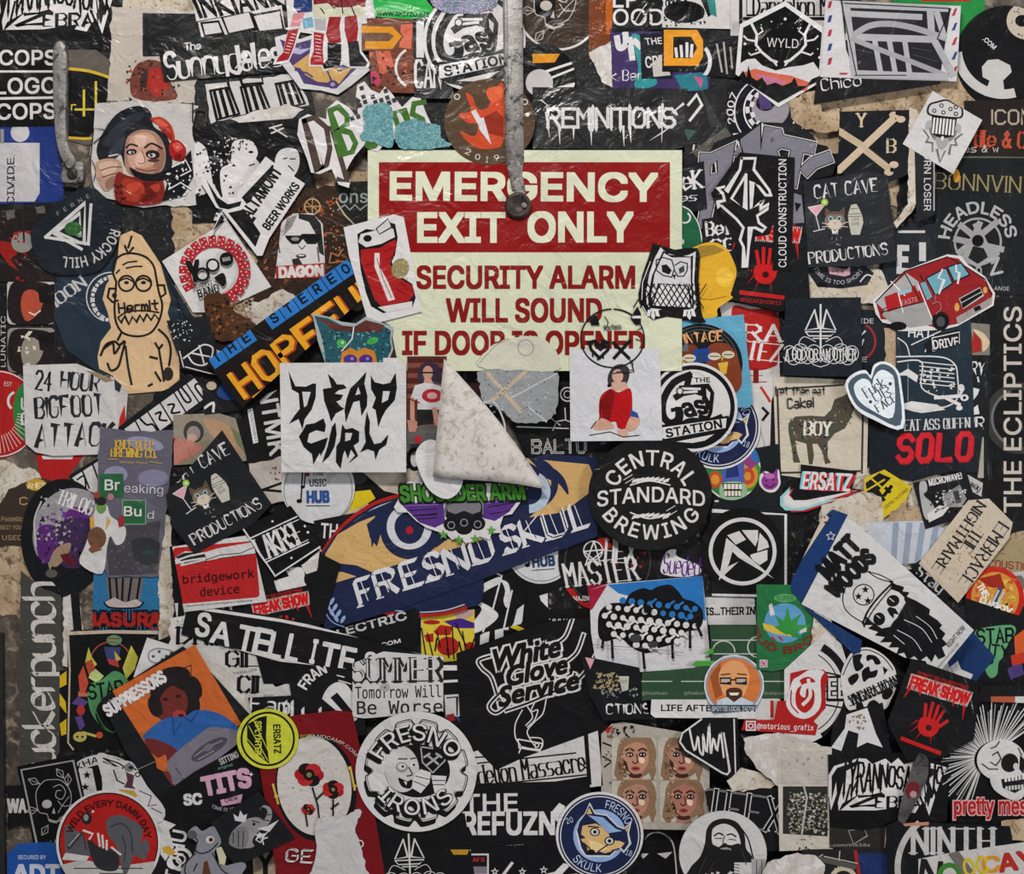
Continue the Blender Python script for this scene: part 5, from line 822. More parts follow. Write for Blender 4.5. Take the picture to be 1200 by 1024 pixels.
P('squares'); B('1f5a34', 117, 555, 145, 583); B('1f5a34', 144, 586, 171, 614); L('8fa494', .8, [(144, 586), (171, 586), (171, 614), (144, 614)], 0, 1); P('figure'); G('c9c5c4', "112 600 116 592 126 592 130 604 146 616 148 626 144 636 136 638 130 628 126 640 120 672 94 660 100 640 106 622", 1); C('5f8a44', 119, 594, 6, 8); G(K, "113 588 125 588 122 592 115 592"); C('1b1512', 118, 586, 7, 4); C('8a3a2c', 114, 580, 4); C('b0707a', 130, 582, 4); C('6a4630', 114, 630, 11, 13); G('c99a3a', "106 606 110 604 112 618 106 618"); G('c99a3a', "126 606 130 610 124 622"); G('7a4a30', "104 644 112 634 120 644 108 648"); G('8f2a28', "138 608 146 602 146 616 140 618")
P('lettering'); T(W, "Br", 132, 568, 18, 13, 0, .035); T('b5b3bc', "eaking", 169, 574, 46, 14, 3, .015); T(W, "Bu", 156, 599, 21, 12, 1, .035); T('b5b3bc', "d", 177, 603, 8, 10, 3, .015)
SF('c9a23a', "KNEE DEEP", 158, 521, 44, 9, 2, 2, 'serif'); SF('c9a23a', "BREWING CO.", 157, 531, 52, 9, 2, 2, 'serif'); L('c9a23a', .8, "127 538 138 538|176 541 190 543"); T('c9a23a', "Simply Hops", 157, 542, 32, 3.5, 2, .01)
# --------- centre
S('plain_sheet', "white sheet with black circles behind the folded flap", 'bcb7b5', "476 518 514 520 560 560 480 580 440 552"); P('pattern'); C(K, 486, 538, 10, 14); C(W, 486, 538, 5, 9); L(K, 3, "476 530 470 540 478 548"); SP(K, 16, 440, 552, 480, 570, 4, 3)
S('arc_sticker', "black and cream arc sheet with yellow splash beside the music note disc", 'c2b5a4', "400 552 490 552 470 590 440 640 396 640"); P('pattern'); G(K, "400 552 424 552 450 575 470 580 470 600 440 596 412 578"); C('38383a', 418, 560, 12, 8); G('cfb51f', "414 576 434 574 440 584 424 594 410 600"); L(K, 1.4, "414 572 436 570 442 584 426 598 408 606"); L('b54a28', 3, "440 606 462 596 480 590")
S('upper_fragment', "dark maroon strip edge with blue and yellow corners beside the folded flap", '3c1f1f', "540 436 565 434 570 500 552 490"); P('edges'); B('2f6f8c', 543, 434, 547, 450); G('c2a22a', "556 446 566 436 568 446")
S('night_lantern_sticker', "black sheet with white fine line sunrise and outlined capitals", '151517', "600 434 668 434 684 520 690 545 620 545 600 500"); P('drawing'); L(W, 1.4, "606 500 666 502|664 434 600 440|648 504 652 494 662 492 668 494|628 476 656 498|662 478 663 492", 0); RG(W, 665, 462, 8, 1.6); RG(W, 665, 462, 4, 1)
P('lettering'); SF(W, "BALTO", 655, 523, 62, 15, 2.6, -1); SF('151517', "BALTO", 655, 523, 62, 15, 1.1, -1)
S('owl_cutout_colourful', "teal and purple feathered owl-face cutout with green eyes", '9aa5a5', "368 368 386 372 402 378 418 380 430 372 446 378 462 384 460 398 462 410 458 420 420 430 384 430 374 400")
P('feathers'); G('24505a', "370 371 386 374 402 382 416 384 430 376 446 380 459 388 458 400 460 408 452 428 384 428 380 400"); G('5a2e28', "372 372 400 382 418 384 430 376 452 382 448 390 420 390 392 388"); SP('5f9aa0', 60, 380, 388, 456, 424, 3, 3); SP('16323a', 60, 378, 384, 458, 424, 3, 4); C('3f9a4a', 402, 403, 6, 5, 20); C('3f9a4a', 438, 400, 7, 4, -20); C('9ad0a0', 403, 402, 2); G('c07a2a', "402 414 412 408 420 412 428 408 440 412 444 428 400 428"); C('4a2a78', 412, 422, 8, 6); C('4a2a78', 430, 422, 8, 6); C('8f7ac0', 414, 421, 2); C('8f7ac0', 432, 421, 2); L(W, 1.4, "416 384 414 398 402 412")
S('girl_photo_sticker', "photo card of a kneeling woman in a white shirt with red print", '5a2a24', "478 418 524 418 520 520 478 520"); P('picture')
for i in range(8): B('7a4436' if i % 2 else '4a221e', 478, 420+i*6, 522, 425+i*6)
G('5a5654', "478 500 520 496 520 520 478 520"); C('35283a', 503, 440, 13, 13); G('35283a', "491 440 494 428 504 424 514 428 520 446 510 450 496 450"); C('b98a76', 502, 437, 6, 8); G('b98a76', "498 444 506 444 508 450 497 450"); G('c9c5c6', "487 452 498 449 508 450 520 454 520 480 490 480 490 468 481 470"); C('a52830', 507, 464, 12, 8); C('d29a9c', 507, 464, 6, 4); G('1c1a1c', "489 480 516 480 516 494 490 498"); L('b98a76', 5, "484 468 484 490 487 500"); L('b98a76', 6, "510 480 513 496"); G('b07e6c', "478 492 490 494 488 506 480 506"); G('b07e6c', "508 494 518 490 516 502"); L(K, 1.6, "495 437 510 437"); G('a82228', "486 512 494 510 495 518 488 519"); L('8a2a30', 1.6, "482 468 492 472")
S('white_tab', "plain white tab behind the horned black lettering card", 'cdc9c9', "450 420 467 420 467 432 450 432", 'tape')
S('note_disc', "pale round disc with music note and blue and red small capitals", 'c9c8c9', EL(373, 571, 43)); P('logo'); F(373, 574, 0); art_hub(43)
S('kill_sticker', "black sheet with white block letters under the note disc", '17171a', "368 610 420 600 440 640 380 670"); P('lettering'); T(W, "TH", 386, 622, 20, 18, 4, .03); L(W, 2, "366 632 380 650 374 660")
S('spotted_letters', "black sticker with big warped white letter counters under the navy banner", '151517', "540 650 585 640 620 690 644 680 642 744 560 748 541 742"); P('lettering')
G(W, "552 690 566 684 584 676 588 682 570 692 560 702 576 712 584 722 572 734 556 742 544 740 560 722 564 712 554 704", 1); G(W, "588 680 596 684 598 700 594 712 590 704 592 692", 1); G(W, "606 714 614 708 612 728 604 742 596 740 602 730"); G(W, "632 698 642 695 642 712 634 704"); L(W, 2, "556 672 576 668 586 674|552 684 580 664|588 674 578 712 566 740|600 692 590 738")
S('web_strip', "black strip with small white web address beside the red blotched badge", '151517', "640 714 700 712 704 760 640 762"); P('lettering'); SF(W, "WWW.LEXTHE", 672, 729, 56, 7, 1.3)
S('t_badge', "black sheet with white shield letter and yellow stroke", '161618', "556 744 640 724 700 752 690 778 560 800"); P('lettering'); G(W, "574 734 596 732 596 738 590 738 590 750 580 752 580 738 574 738"); G(W, "563 744 574 738 572 758 562 758"); L('c9b52a', 5, "594 726 600 733 616 740"); SF(W, "7A-", 684, 758, 22, 16, 2)
S('drum_sticker', "yellow square with red drum kit and purple hat shape", 'cdb83c', "493 718 556 714 556 772 494 778"); P('picture'); B('bdb8b6', 486, 700, 494, 790); G('432378', "520 728 540 724 556 730 556 736 534 736", 0); C('b9968f', 543, 717, 12, 8)
C('a5201c', 525, 757, 13, 11); C('a5201c', 506, 729, 10, 2.6); G('a5201c', "508 740 516 732 530 734 528 744 512 744"); G('a5201c', "497 744 508 742 508 752 500 752"); C('a5201c', 551, 758, 6, 6); L(K, 1.6, "494 736 500 774|501 742 508 772|512 740 516 758|530 734 532 772|522 736 526 768|542 740 546 764|556 748 548 770|534 730 546 756"); L(K, 2, "512 748 510 762|524 760 526 770|538 752 542 768")
S('hub_disc', "pale round disc with music note half under the navy banner", K, EL(634, 648, 46)); P('logo'); F(634, 644, -4); C('c9c8c9', 0, 0, 40); RG('5a5a5e', 0, 0, 37, .8); T('2b3f60', "HUB", 2, 14, 27, 13, -1, .07); L(K, 1.8, "-14 -10 -15 16"); C(K, -17, 17, 3.2, 2.4); B('3a3a40', -12, 23, 14, 24); F()
S('hex_record', "black round badge with red blotches and spindly white lettering", '19181a', EL(712, 656, 58, 62)); P('splatter'); RG('3f3d3d', 712, 658, 50, 1.6); G('a3211c', "700 632 712 628 718 640 708 646"); SP('a3211c', 24, 712, 634, 756, 664, 4, 3); G('b02420', "660 688 672 690 684 706 700 704 712 684 724 686 700 716 676 708"); G('9c1c3a', "688 686 712 684 704 702 690 700")
P('lettering'); L(W, 1.6, "696 634 686 662|696 634 704 662|684 646 708 644|686 662 706 646|704 662 684 646"); RG(W, 695, 645, 11, 1.4); SF(W, "HEX", 727, 646, 34, 26, 2.6, 4, 'serif'); SF(W, "MASTER", 704, 670, 84, 26, 2.8, -6, 'serif', shear=-.1); T(W, "MAJIN", 681, 701, 19, 6, 0, .05)
S('navy_round', "navy round badge with red and silver rim showing along the amber-eye banner's edges", NV, sm("374 668 386 640 408 614 440 592 470 582 520 584 560 640 566 700 548 712 520 720 488 722 456 719 430 712 396 704"), th=.0003); P('rim'); ST.half = None; L('a5201c', 4, "372 662 384 638 406 612 438 590 470 580", 1); L('b5b3b6', 1.4, "376 664 388 640 410 616 440 595 470 585", 1); L('a5201c', 4, "428 712 456 718 488 721 520 719 546 712", 1); L('b5b3b6', 1.4, "430 708 458 714 488 717 520 715 544 708", 1)
S('eye_banner', "long navy banner with amber animal eye and white blackletter", NV, "388 660 378 648 392 628 430 600 500 570 640 532 700 536 700 625 560 676 472 709 381 736 358 668", th=.0006, gloss=.3); P('picture')
G('c79f66', "382 648 396 626 420 612 440 604 434 622 436 642 446 616 460 606 480 602 470 622 480 640 500 652 560 636 530 642 436 670 418 662 380 658"); G('c79f66', "376 668 402 670 418 675 388 684"); G('c79f66', "524 632 560 624 580 632 500 650"); G('c79f66', "608 536 648 540 690 544 700 570 660 600 620 606 640 590 646 570 636 552 626 545")
G(NV, "620 536 648 548 662 562 666 580 654 566 640 560 630 548", 1); G(NV, "430 614 440 606 452 600 448 620 442 640 434 630"); C(NV, 481, 621, 35, 34); RG('c9c6cb', 480, 617, 22, 9, -20, 250); C(NV, 480, 621, 16); C('a8182a', 480, 621, 4.6)
G(NV, "436 672 560 634 640 604 700 590 700 628 560 680 472 712 381 738 400 690"); RG(NV, 624, 566, 26, 8, -80, 90); RG('a9b8c8', 620, 576, 20, 10, -60, 90)
P('lettering')
def blk(ch, x, y, w, h, rot, lw=7): SF('d2cfd2', ch, x, y, w, h, lw, rot, 'nib', gap=1)
for ch, x, y, w in (('F', 428, 692, 18), ('R', 452, 682, 23), ('E', 482, 672, 21), ('S', 508, 663, 19), ('N', 534, 655, 25), ('O', 564, 643, 24), ('S', 598, 631, 18), ('K', 622, 622, 22), ('U', 650, 614, 24), ('L', 678, 604, 17)):
    r_ = math.radians(-17); blk(ch, x, y, w, 29, -17); L('d2cfd2', 1.6, [(x-w*.25, y+15), (x-w*.3-3, y+19), (x-w*.1, y+17)], 1); L('d2cfd2', 1.1, [(x-w*.12-3, y-12), (x-w*.02+4, y+11)]); L(NV, .9, [(x+1-3, y-9), (x+w*.1+4, y+8)])
P('laurel')
for i in range(6):
    x, y = 381+i*1.5+i*i*.4, 690+i*7; C('8fa3cc', x-4, y-1, 5, 2.1, 60); C('8fa3cc', x+4, y, 5, 2.1, 120)
L('8fa3cc', 1, "384 686 379 700 382 716 390 728 404 734", 1); L('c9c6cb', 3.4, "356 678 366 676 374 688")
S('winged_cutout', "die-cut gas-mask skull with purple wings and green dripping lettering", W, "462 594 470 580 468 572 480 564 500 566 520 572 560 566 600 566 618 572 610 588 600 602 590 604 586 616 588 624 576 624 574 632 562 628 556 634 546 636 540 630 530 632 524 626 512 622 500 618 488 610 478 600 466 600", th=.0005)
P('wings'); G('55307c', "470 590 504 588 520 590 522 612 510 618 492 612"); G('55307c', "566 588 612 576 604 590 596 600 580 610 564 606"); L(K, 1, "478 598 512 596 512 602 484 604|490 608 512 606|572 594 606 588|574 602 598 598"); L('8f70b0', .8, "476 592 514 591|570 590 606 582")
P('skull'); C('1c1c1e', 544, 598, 23, 19); C('77757a', 544, 594, 20, 14); G('1c1c1e', "522 598 534 602 544 598 554 602 566 598 562 612 526 612"); C('17171a', 529, 614, 9, 8); C('17171a', 560, 613, 9, 8); C('1c1c1e', 544, 618, 10, 8); RG('8a888c', 529, 615, 4, 1.2); RG('8a888c', 560, 614, 4, 1.2); RG('8a888c', 544, 612, 4, 1.2); L('8a888c', 1, "524 586 522 604|566 586 566 602")
P('stars'); 
for x, y in ((520, 626), (538, 632), (557, 631), (576, 621)): STAR('5c9a3c', x, y, 6)
P('lettering'); T(K, "SHOULDER ARM", 542, 577, 148, 23, -1, .06, -.1, grow=2); T('3f7f2a', "SHOULDER ARM", 542, 577, 146, 20, -1, .05, -.1); L('3f7f2a', 2.4, "476 584 474 590|500 582 502 588|528 584 527 590|562 584 566 590|590 584 592 588", prof='b')
# the peeling flap: a curved sheet folded over towards the viewer
S('horned_card', "square white card with huge black thorned lettering in two rows", 'cac7c6', "330 426 477 425 477 553 332 553"); P('lettering')
F(403, 489, 2)
G(K, "-65 -52 -59 -40 -56 -34 -44 -34 -36 -38 -32 -38 -32 -22 -36 -8 -44 4 -46 16 -51 4 -62 10 -56 0 -50 -8 -52 -26 -60 -30"); G('cac7c6', "-48 -28 -38 -28 -42 -12 -45 -10")
G(K, "-19 -50 -12 -44 -8 -38 0 -38 4 -34 -6 -31 -10 -27 0 -26 -3 -20 -8 -18 -2 -12 2 -10 -8 -4 -13 6 -17 -6 -22 -18 -24 -32 -14 -34")
G(K, "26 -54 24 -40 28 -26 28 -14 22 -2 19 -20 12 -18 8 -6 4 6 2 -8 4 -22 8 -34 16 -42"); G('cac7c6', "17 -36 20 -28 14 -26")
G(K, "31 -50 36 -42 46 -40 54 -42 60 -54 62 -36 60 -22 50 -10 46 -2 42 10 38 -10 34 -12 38 -24 32 -34"); G('cac7c6', "46 -32 54 -32 52 -22 45 -18")
G(K, "-22 2 -19 10 -20 18 -30 16 -38 20 -40 30 -30 34 -18 28 -20 36 -26 44 -32 56 -34 44 -44 36 -50 24 -46 18 -42 10 -32 8"); G(K, "-36 32 -16 24 -19 36 -24 46 -26 36 -32 38")
G(K, "-12 12 -8 6 -6 20 -8 34 -14 46 -22 54 -16 34"); G(K, "0 8 4 14 12 12 20 16 20 28 12 34 8 48 4 38 2 44 0 60 -6 52 -6 34 -2 28"); G('cac7c6', "4 18 12 18 10 26 4 28"); L(K, 4, "12 34 18 44 10 52", prof='b')
G(K, "28 -8 32 4 32 18 38 30 46 28 54 18 52 30 44 36 40 48 38 38 30 36 22 40 28 28 26 12"); F()
S('white_disc', "plain white rounded tab under the folded flap", 'd2cfd0', sm("488 530 500 516 514 518 540 540 543 562 536 578 522 584 504 574 492 552", 4), 'sticker')
S('brewing_sticker', "big black disc with three white curved words and wheat ears", '19191a', EL(761, 578, 72, 66)); P('lettering')
AT(W, "CENTRAL", 762, 588, 52, 205, 334, 19, .03, spc=1.12); T(W, "STANDARD", 762, 582, 126, 18, 0, .03, warp=lambda x, y: (x, y*(1.05)-6*math.cos(x/42)+3)); AT(W, "BREWING", 762, 558, 65, 141, 38, 18, .03, 1, spc=1.12)
P('wheat')
for s in (-1, 1):
    for i in range(7): G(W, [(741+i*6, 562+s*0+14*(s > 0)*3-2*math.cos((i-3)/2)), (748+i*6, 560+14*(s > 0)*3-2*math.cos((i-3)/2)), (746+i*6, 564+14*(s > 0)*3-2*math.cos((i-3)/2)), (739+i*6, 566+14*(s > 0)*3-2*math.cos((i-3)/2))])
    L(W, 1.6, "738 568 760 563 784 568" if s < 0 else "738 600 760 607 784 601", 1); L(W, .8, "732 566 742 560|730 562 740 556" if s < 0 else "782 604 792 598|780 598 790 592")
END()
def flap():
    A, Bq, Cc = (521, 421), (508, 558), (640, 573)    # top corner, loose corner, lower end of the fold
    b0 = base_height(num("521 421 508 558 640 573")); n = 14; verts = []; faces = []; idx = {}
    for i in range(n+1):
        for j in range(n+1-i):
            u, v = i/n, j/n; w = 1-u-v                 # u towards the loose corner, v towards the fold's lower end
            x, y = A[0]*w+Bq[0]*u+Cc[0]*v, A[1]*w+Bq[1]*u+Cc[1]*v
            fold = math.sqrt(max(0, min(1, u*2.4))); h = b0+.001+.0075*fold-.003*u*u+.0012*math.sin(9*v+5*w)*u
            idx[i, j] = len(verts); verts.append(W3(x+6*math.sin(math.pi*v)*(1-u)*.6, y-4*math.sin(math.pi*v)*(1-u), h))
    for i in range(n):
        for j in range(n-i):
            faces.append((idx[i, j], idx[i+1, j], idx[i, j+1]))
            if j < n-i-1: faces.append((idx[i+1, j], idx[i+1, j+1], idx[i, j+1]))
    fm = rough_mat('glue_stained_paper_back', ('bdb5ae', 'cac4be', 'a3988e', '6a6058'), 24, .6, 0, .25, .002, .35, .6)
    o = mesh_obj('peeling_flap', verts, faces, [fm], None, None, W3(556, 520, b0)); md = o.modifiers.new('s', 'SOLIDIFY'); md.thickness = .0004
    for p_ in o.data.polygons: p_.use_smooth = True
    o['label'] = "grey-white triangular flap of a peeled sticker folded over, back side out"; o['category'] = 'sticker'
flap()
S('tissue_patch', "translucent-looking grey torn patch with cream crossed sticks under the sign", '8f9092', torn(sm("562 436 600 434 640 436 654 442 652 480 640 492 620 496 600 492 588 480 566 470 562 450"), 1.5, 6, 7)); P('pattern'); L('b8a58c', 4.5, "572 438 610 482|576 470 616 436"); L('b4b5b7', 2, "566 472 580 472 590 492 592 504|618 476 640 494|600 466 652 438", 1); SP('6f7073', 70, 566, 436, 650, 492, 2.6, 5); SP('b2b3b5', 70, 566, 436, 650, 492, 2.4, 6)
S('paper_residue', "cream peeled paper residue over the lower lettering of the sign", 'c6c3b2', torn(sm("560 424 580 404 606 396 630 396 648 408 654 434 600 434 566 432"), 1, 5, 8), 'paper'); P('ghost_print'); RG('a8a29a', 616, 408, 9, 2); L('8f8a84', .8, "562 426 580 406 596 398")
S('speech_sticker', "clear-edged card with speech bubble above a seated woman in a red top", 'cbcacd', "667 410 772 409 775 516 668 517"); P('figure')
G('3a3236', "712 440 718 430 728 427 736 432 736 444 730 454 720 456 712 450", 1); C('c9a08e', 723, 441, 6.5, 8); L(K, 1.4, "718 438 730 437"); G('c9a08e', "716 448 732 448 738 458 716 458"); G('ad161a', "714 456 724 460 738 456 740 480 738 502 724 502 720 494 704 496 702 468", 1); G('7c1216', "714 456 720 462 714 492 706 492 703 470"); G('c79a84', "694 498 704 490 716 496 718 502 698 504", 1); G('c79a84', "738 488 746 486 749 496 742 504 732 504", 1); G('2f4a8a', "738 480 746 484 748 490 738 488"); G('c9a08e', "722 504 734 502 736 510 726 512"); L(K, 1, "690 510 714 506 730 512 748 510|692 502 698 494|704 470 702 492"); C(K, 713, 452, 2)
P('bubble'); L('3a3a3d', 1.1, "722 436 741 434 737 422", 0)
END()
S('bubble_outline', "thin black hand-drawn bubble outline with heart and cross over the sign's last word", K, EL(717, 397, 37.8, 34.8, 0, 60, -88, 268)+EL(717, 397, 36.2, 33.2, 0, 60, 268, -88)); P('drawing'); SF('3a3a3c', "Rustless", 717, 384, 20, 6, .8, -6); L(K, 1, "746 388 752 384|744 398 750 400|708 372 712 378 710 384|741 428 739 422 742 436 730 438")
P('heart'); L(K, 3.4, "702 406 696 400 690 402 692 410 702 420 712 410 712 402 707 400 702 406|697 404 703 410 710 404"); L(K, 2, "694 412 694 418|700 418 700 422|706 416 706 420"); L(K, 3.6, "718 402 736 420|737 400 719 420")
S('horn_patch', "small black horn shape on the sign above the clear bubble", K, "690 374 696 368 700 374 702 382 692 382"); S('horn_patch', "small black horn shape with white ring beside the owl's foot", K, "738 374 742 366 746 360 750 368 750 380 744 382"); P('ring'); B(W, 740, 371, 750, 374)
S('owl_sticker', "black-edged white owl cutout with latticed belly on the sign's edge", '131314', "764 286 776 290 790 294 802 292 816 292 819 300 817 330 820 362 822 372 826 378 818 380 806 376 796 374 780 372 764 376 756 368 748 356 747 346 752 322 758 306")
P('body'); G('cfcccd', "773 291 780 298 796 302 806 300 814 296 812 330 815 360 810 368 796 364 780 362 764 366 757 358 756 344 760 322 766 304"); G(K, "776 295 784 300 808 302 811 300 810 330 812 360 804 366 760 362 758 350 763 324"); G('c6c3c6', "777 298 786 303 808 303 808 330 810 358 796 360 764 357 762 348 766 322")
P('eyes'); L(K, 1.4, "768 306 776 303 786 306 789 316 786 326 776 324 768 318 768 306|790 312 796 308 804 310 804 318 800 325 793 325 789 318", 0); G(K, "774 312 780 311 786 318 783 323 775 320"); G('3a4044', "794 316 800 312 801 319 795 322"); G(K, "787 323 791 323 789 329")
P('belly'); G(K, "770 333 806 336 810 362 762 360"); G('d2cfd0', "772 334 804 337 808 361 764 359")
for i in range(-3, 7): L(K, 1.2, [(770+i*6, 334), (770+i*6+17, 362)]); L(K, 1.2, [(764+i*7.5, 361), (764+i*7.5+17, 334)])
P('feet'); 
for x in (764, 806): G(W, [(x-6, 364), (x+6, 364), (x+8, 372), (x+3, 371), (x+1, 376), (x-3, 371), (x-7, 372)]); L(K, 1, [(x-2, 366), (x-3, 372)]); L(K, 1, [(x+2, 366), (x+3, 372)])
L('cfcccd', 1, "761 308 752 332 751 352|752 360 758 370")
# --------- centre bottom
S('mono_strip', "black strip with chrome wide capitals and dotcom under the slanted frame", '151517', "386 740 486 712 492 716 488 772 400 772"); P('lettering'); T('b9b7b6', "ELECTRIC", 430, 732, 96, 11, -14, .06); T(W, ".COM", 457, 753, 26, 5, -13, .06)
S('band_sheet', "black sheet of white dripping letter parts below the red card", '161618', "200 640 320 620 400 660 380 730 210 760"); P('lettering'); G(W, "322 680 348 672 350 680 341 683 346 696 330 700 325 690"); G(W, "336 668 356 664 358 690 350 694"); T(W, "R", 350, 676, 18, 24, -5, .05)
for i in range(8): L('c5c1c0', 3.4, [(208+i*9, 706), (209+i*9+(i % 3), 726)], prof='b')
scrap("worn cream paper between blackletter words and the framed title", "200 724 240 716 300 740 310 800 330 830 300 850 250 800 200 760", white_scrap, 81, 2)
S('serif_sheet', "worn white sheet with cut black slab capitals under the framed title", 'bdb9b4', "208 730 290 730 320 800 344 822 300 828 262 780 210 760"); P('lettering'); SF(K, "DRINK", 250, 745, 80, 18, 4, 2, 'serif'); T(K, "UP REC!", 271, 757, 22, 4, -4, .03); SF(K, "GIL", 285, 771, 36, 17, 4, 0, 'serif'); T(K, "TTERSAL.COM", 288, 786, 28, 3.6, -12, .02); SF(K, "CIL", 298, 801, 34, 18, 4, 2, 'serif')
S('fuller_strip', "white slip under the black blackletter strip", 'bdb9b5', "300 812 342 798 344 814 302 824", 'paper'); P('lettering'); T(K, "RECORDS", 316, 814, 12, 2.6)
S('freak_sticker', "black square with red dripping words and handprint behind the framed title", '141416', "284 702 366 684 382 760 372 800 310 800"); P('picture'); F(335, 728, -12, .84); art_freak(); F()
S('letters_round', "black round sheet with white heart lock shape and arched capitals", '18181a', "340 800 372 772 420 762 430 860 350 860"); P('picture'); G(W, "384 806 396 798 408 802 418 820 420 840 404 846 386 838 378 822", 1); G(K, "388 816 396 810 414 832 408 838"); P('lettering'); AT(W, "FRAN", 400, 830, 52, 210, 250, 13, .05); L(W, 1.4, "396 790 404 792|398 796 412 800")
S('ily_sticker', "black strip with white blackletter word above the crimson sheet", '161618', "292 816 372 812 396 832 396 852 300 850"); P('lettering'); SF(W, "Fam", 318, 824, 44, 18, 3, 4, 'nib', smooth=1); SF(W, "ily", 356, 832, 40, 24, 5, 0, 'nib')
S('framed_title', "long slanted black strip with white rules and widely spaced capitals", '161618', "222 706 330 722 520 772 500 792 330 774 214 742", th=.0004); P('lettering'); L('cfcccb', 3.6, "236 712 330 726 440 748 516 770|224 750 330 772 420 790")
for ch, x, y, w, h in zip("SATELLITES", (240, 261, 290, 309, 325, 345, 369, 387, 408, 434), (731, 741, 747, 751, 755, 758, 762, 768, 772, 774), (17, 24, 20, 20, 16, 15, 6, 21, 18, 15), (29, 27, 30, 32, 31, 32, 29, 32, 31, 24)): T('cfcccb', ch, x, y, w, h, 12, .035)
S('white_typed_card', "white torn card with typewriter words and smudged outlined capitals", 'c9c5c3', "414 776 450 762 520 768 521 832 428 840 414 838"); P('lettering'); FONT[0] = 'mono'; T('2a2a2c', "Tomorrow Will", 467, 809, 100, 15, -1, .015); T('2a2a2c', "Be Worse", 469, 827, 100, 16, -1, .02); FONT[0] = 'sans'
SF('2a2a2c', "SUMMER", 466, 784, 104, 26, 5, -1, 'serif'); SF('c9c5c3', "SUMMER", 464, 783, 100, 24, 1.8, -1, 'pen'); C('a8a09a', 452, 804, 6, 5); C('6a5a50', 452, 804, 1.4)
S('white_rails', "white framed strip corners between the drum square and glove emblem", K, "520 778 556 772 566 900 520 890"); P('frames'); B(W, 520, 778, 536, 784); L(W, 3, "520 797 538 796"); B('bdb9b8', 522, 812, 542, 838, -4); L(K, 1.4, "524 816 536 815 536 836"); C(W, 552, 820, 4, 7, -20); G('8a2028', "523 836 532 834 534 842 526 844"); G('2a3a6a', "532 836 544 842 540 846"); C(W, 551, 854, 2, 4)
S('glove_sticker', "large black tilted square with white script words over a waiter's glove", '141416', "535 764 636 728 705 720 712 858 560 908 541 870"); P('lettering')
F(618, 788, -13)
FONT[0] = 'built-in'
for gr, c in ((4.6, W), (0, '141416')):
    T(c, "White", 4, -24, 84, 26, 0, .05, .35, grow=gr); T(c, "Glove", 12, -2, 74, 24, 0, .05, .35, grow=gr); T(c, "Service", 10, 19, 96, 24, 0, .05, .35, grow=gr)
    L(c, 2.2+gr*.8, "-38 -30 -52 -28 -50 -18 -42 -6 -40 14|44 -28 54 -34 66 -52|48 -4 62 -12 74 -30|56 20 72 8 86 -8|-36 14 -52 26 -46 36 -30 30|-34 36 0 32 44 22 54 12", 1)
FONT[0] = 'sans'
F(); P('hand'); L(W, 1.4, "612 830 604 846 604 862 610 872 608 880|640 816 636 834 626 844 618 854 620 862 628 874|618 826 624 838 616 848|626 822 622 832 630 830 626 842 618 850|608 872 632 876 635 864 622 862", 1); L(W, 1.6, "607 864 635 869 633 877 608 874 607 864"); C(W, 629, 871, 3); C('141416', 629, 871, 1.6)
S('dandelion_label', "white tilted label with black serif title below the glove emblem", 'c9c5c3', "541 884 560 877 582 900 612 886 700 854 706 918 560 938 541 934"); P('border'); L(K, 1.8, "541 886 578 884|560 892 674 880|655 860 658 868|674 888 690 900|546 920 690 905"); L(K, 5, "686 858 690 912 560 930"); P('lettering'); F(608, 900, -8, 1.02); art_dand(); F()
S('refuzn_sticker', "black sheet with large white square capitals and fist symbol", '151517', "541 916 690 912 700 1000 541 1000"); P('lettering'); T(W, "THE", 575, 938, 64, 22, -1, .04); T(W, "REFUZN", 596, 962, 108, 28, 0, .045); G(W, "645 950 655 938 662 942 660 950 668 948 662 962 654 962"); T('9a9896', "MUSIC", 604, 988, 20, 3, -3, .02); SF(W, "DS", 533, 964, 15, 10, 1.8)
S('smoke_sticker', "small purple-grey photo card with red title bar at the bottom edge", 'cbc5c6', "504 997 573 997 573 1044 504 1044"); P('picture'); B('1c1416', 506, 999, 571, 1012); B('7c7280', 506, 1012, 571, 1044); B('a88f90', 530, 1020, 571, 1044); P('lettering'); T('b5342a', "SMOKEAGRAM'S", 538, 1004, 60, 5, 0, .03)
S('star_sheet', "black sheet with small white outlined stars and slanted stroke", '141416', "573 988 720 986 720 1044 573 1044"); P('pattern')
for x, y in ((580, 1018), (612, 1018), (637, 1016)): STAR(W, x, y, 5); STAR('141416', x, y, 2.4)
L(W, 3.4, "588 1024 600 1008", prof='u'); G(W, "634 1022 650 1018 660 1008 668 1010 650 1030 636 1034"); G('c9b29a', "640 1024 676 1020 680 1040 640 1040")
S('god_sheet', "black sheet with thin white triangle emblem under the bottle-cap badge", '151517', "430 960 545 950 560 1044 430 1044"); P('emblem'); F(481, 1012, -2, .94); art_god(); F(); P('mark'); G('b58a2a', "528 992 550 992 548 998 532 998"); G(W, "551 992 556 991 553 997")
S('crimson_sheet', "crimson sheet with white oval of red poppies", '74141a', "300 858 345 836 396 830 414 832 440 950 452 1020 380 1044 330 1044"); P('oval'); C('141416', 372, 920, 47, 63, -8); C('c6bfba', 370, 918, 43, 58, -8); SP('b3a293', 40, 340, 880, 400, 960, 3, 3)
P('poppies')
for x, y, r in ((364, 905, 17), (392, 922, 13), (363, 945, 8)):
    for k in range(6): a = math.radians(k*60+x); C(('a01c1e', '1c1416', 'b3282a')[k % 3], x+r*.5*math.cos(a), y+r*.42*math.sin(a), r*.52, r*.42)
    C('1a1416', x, y, r*.4); C('7a7a3a', x, y, r*.18)
L(K, 2, "368 920 374 940 376 958|392 934 392 952|360 950 362 964|372 934 380 926|390 944 398 938")
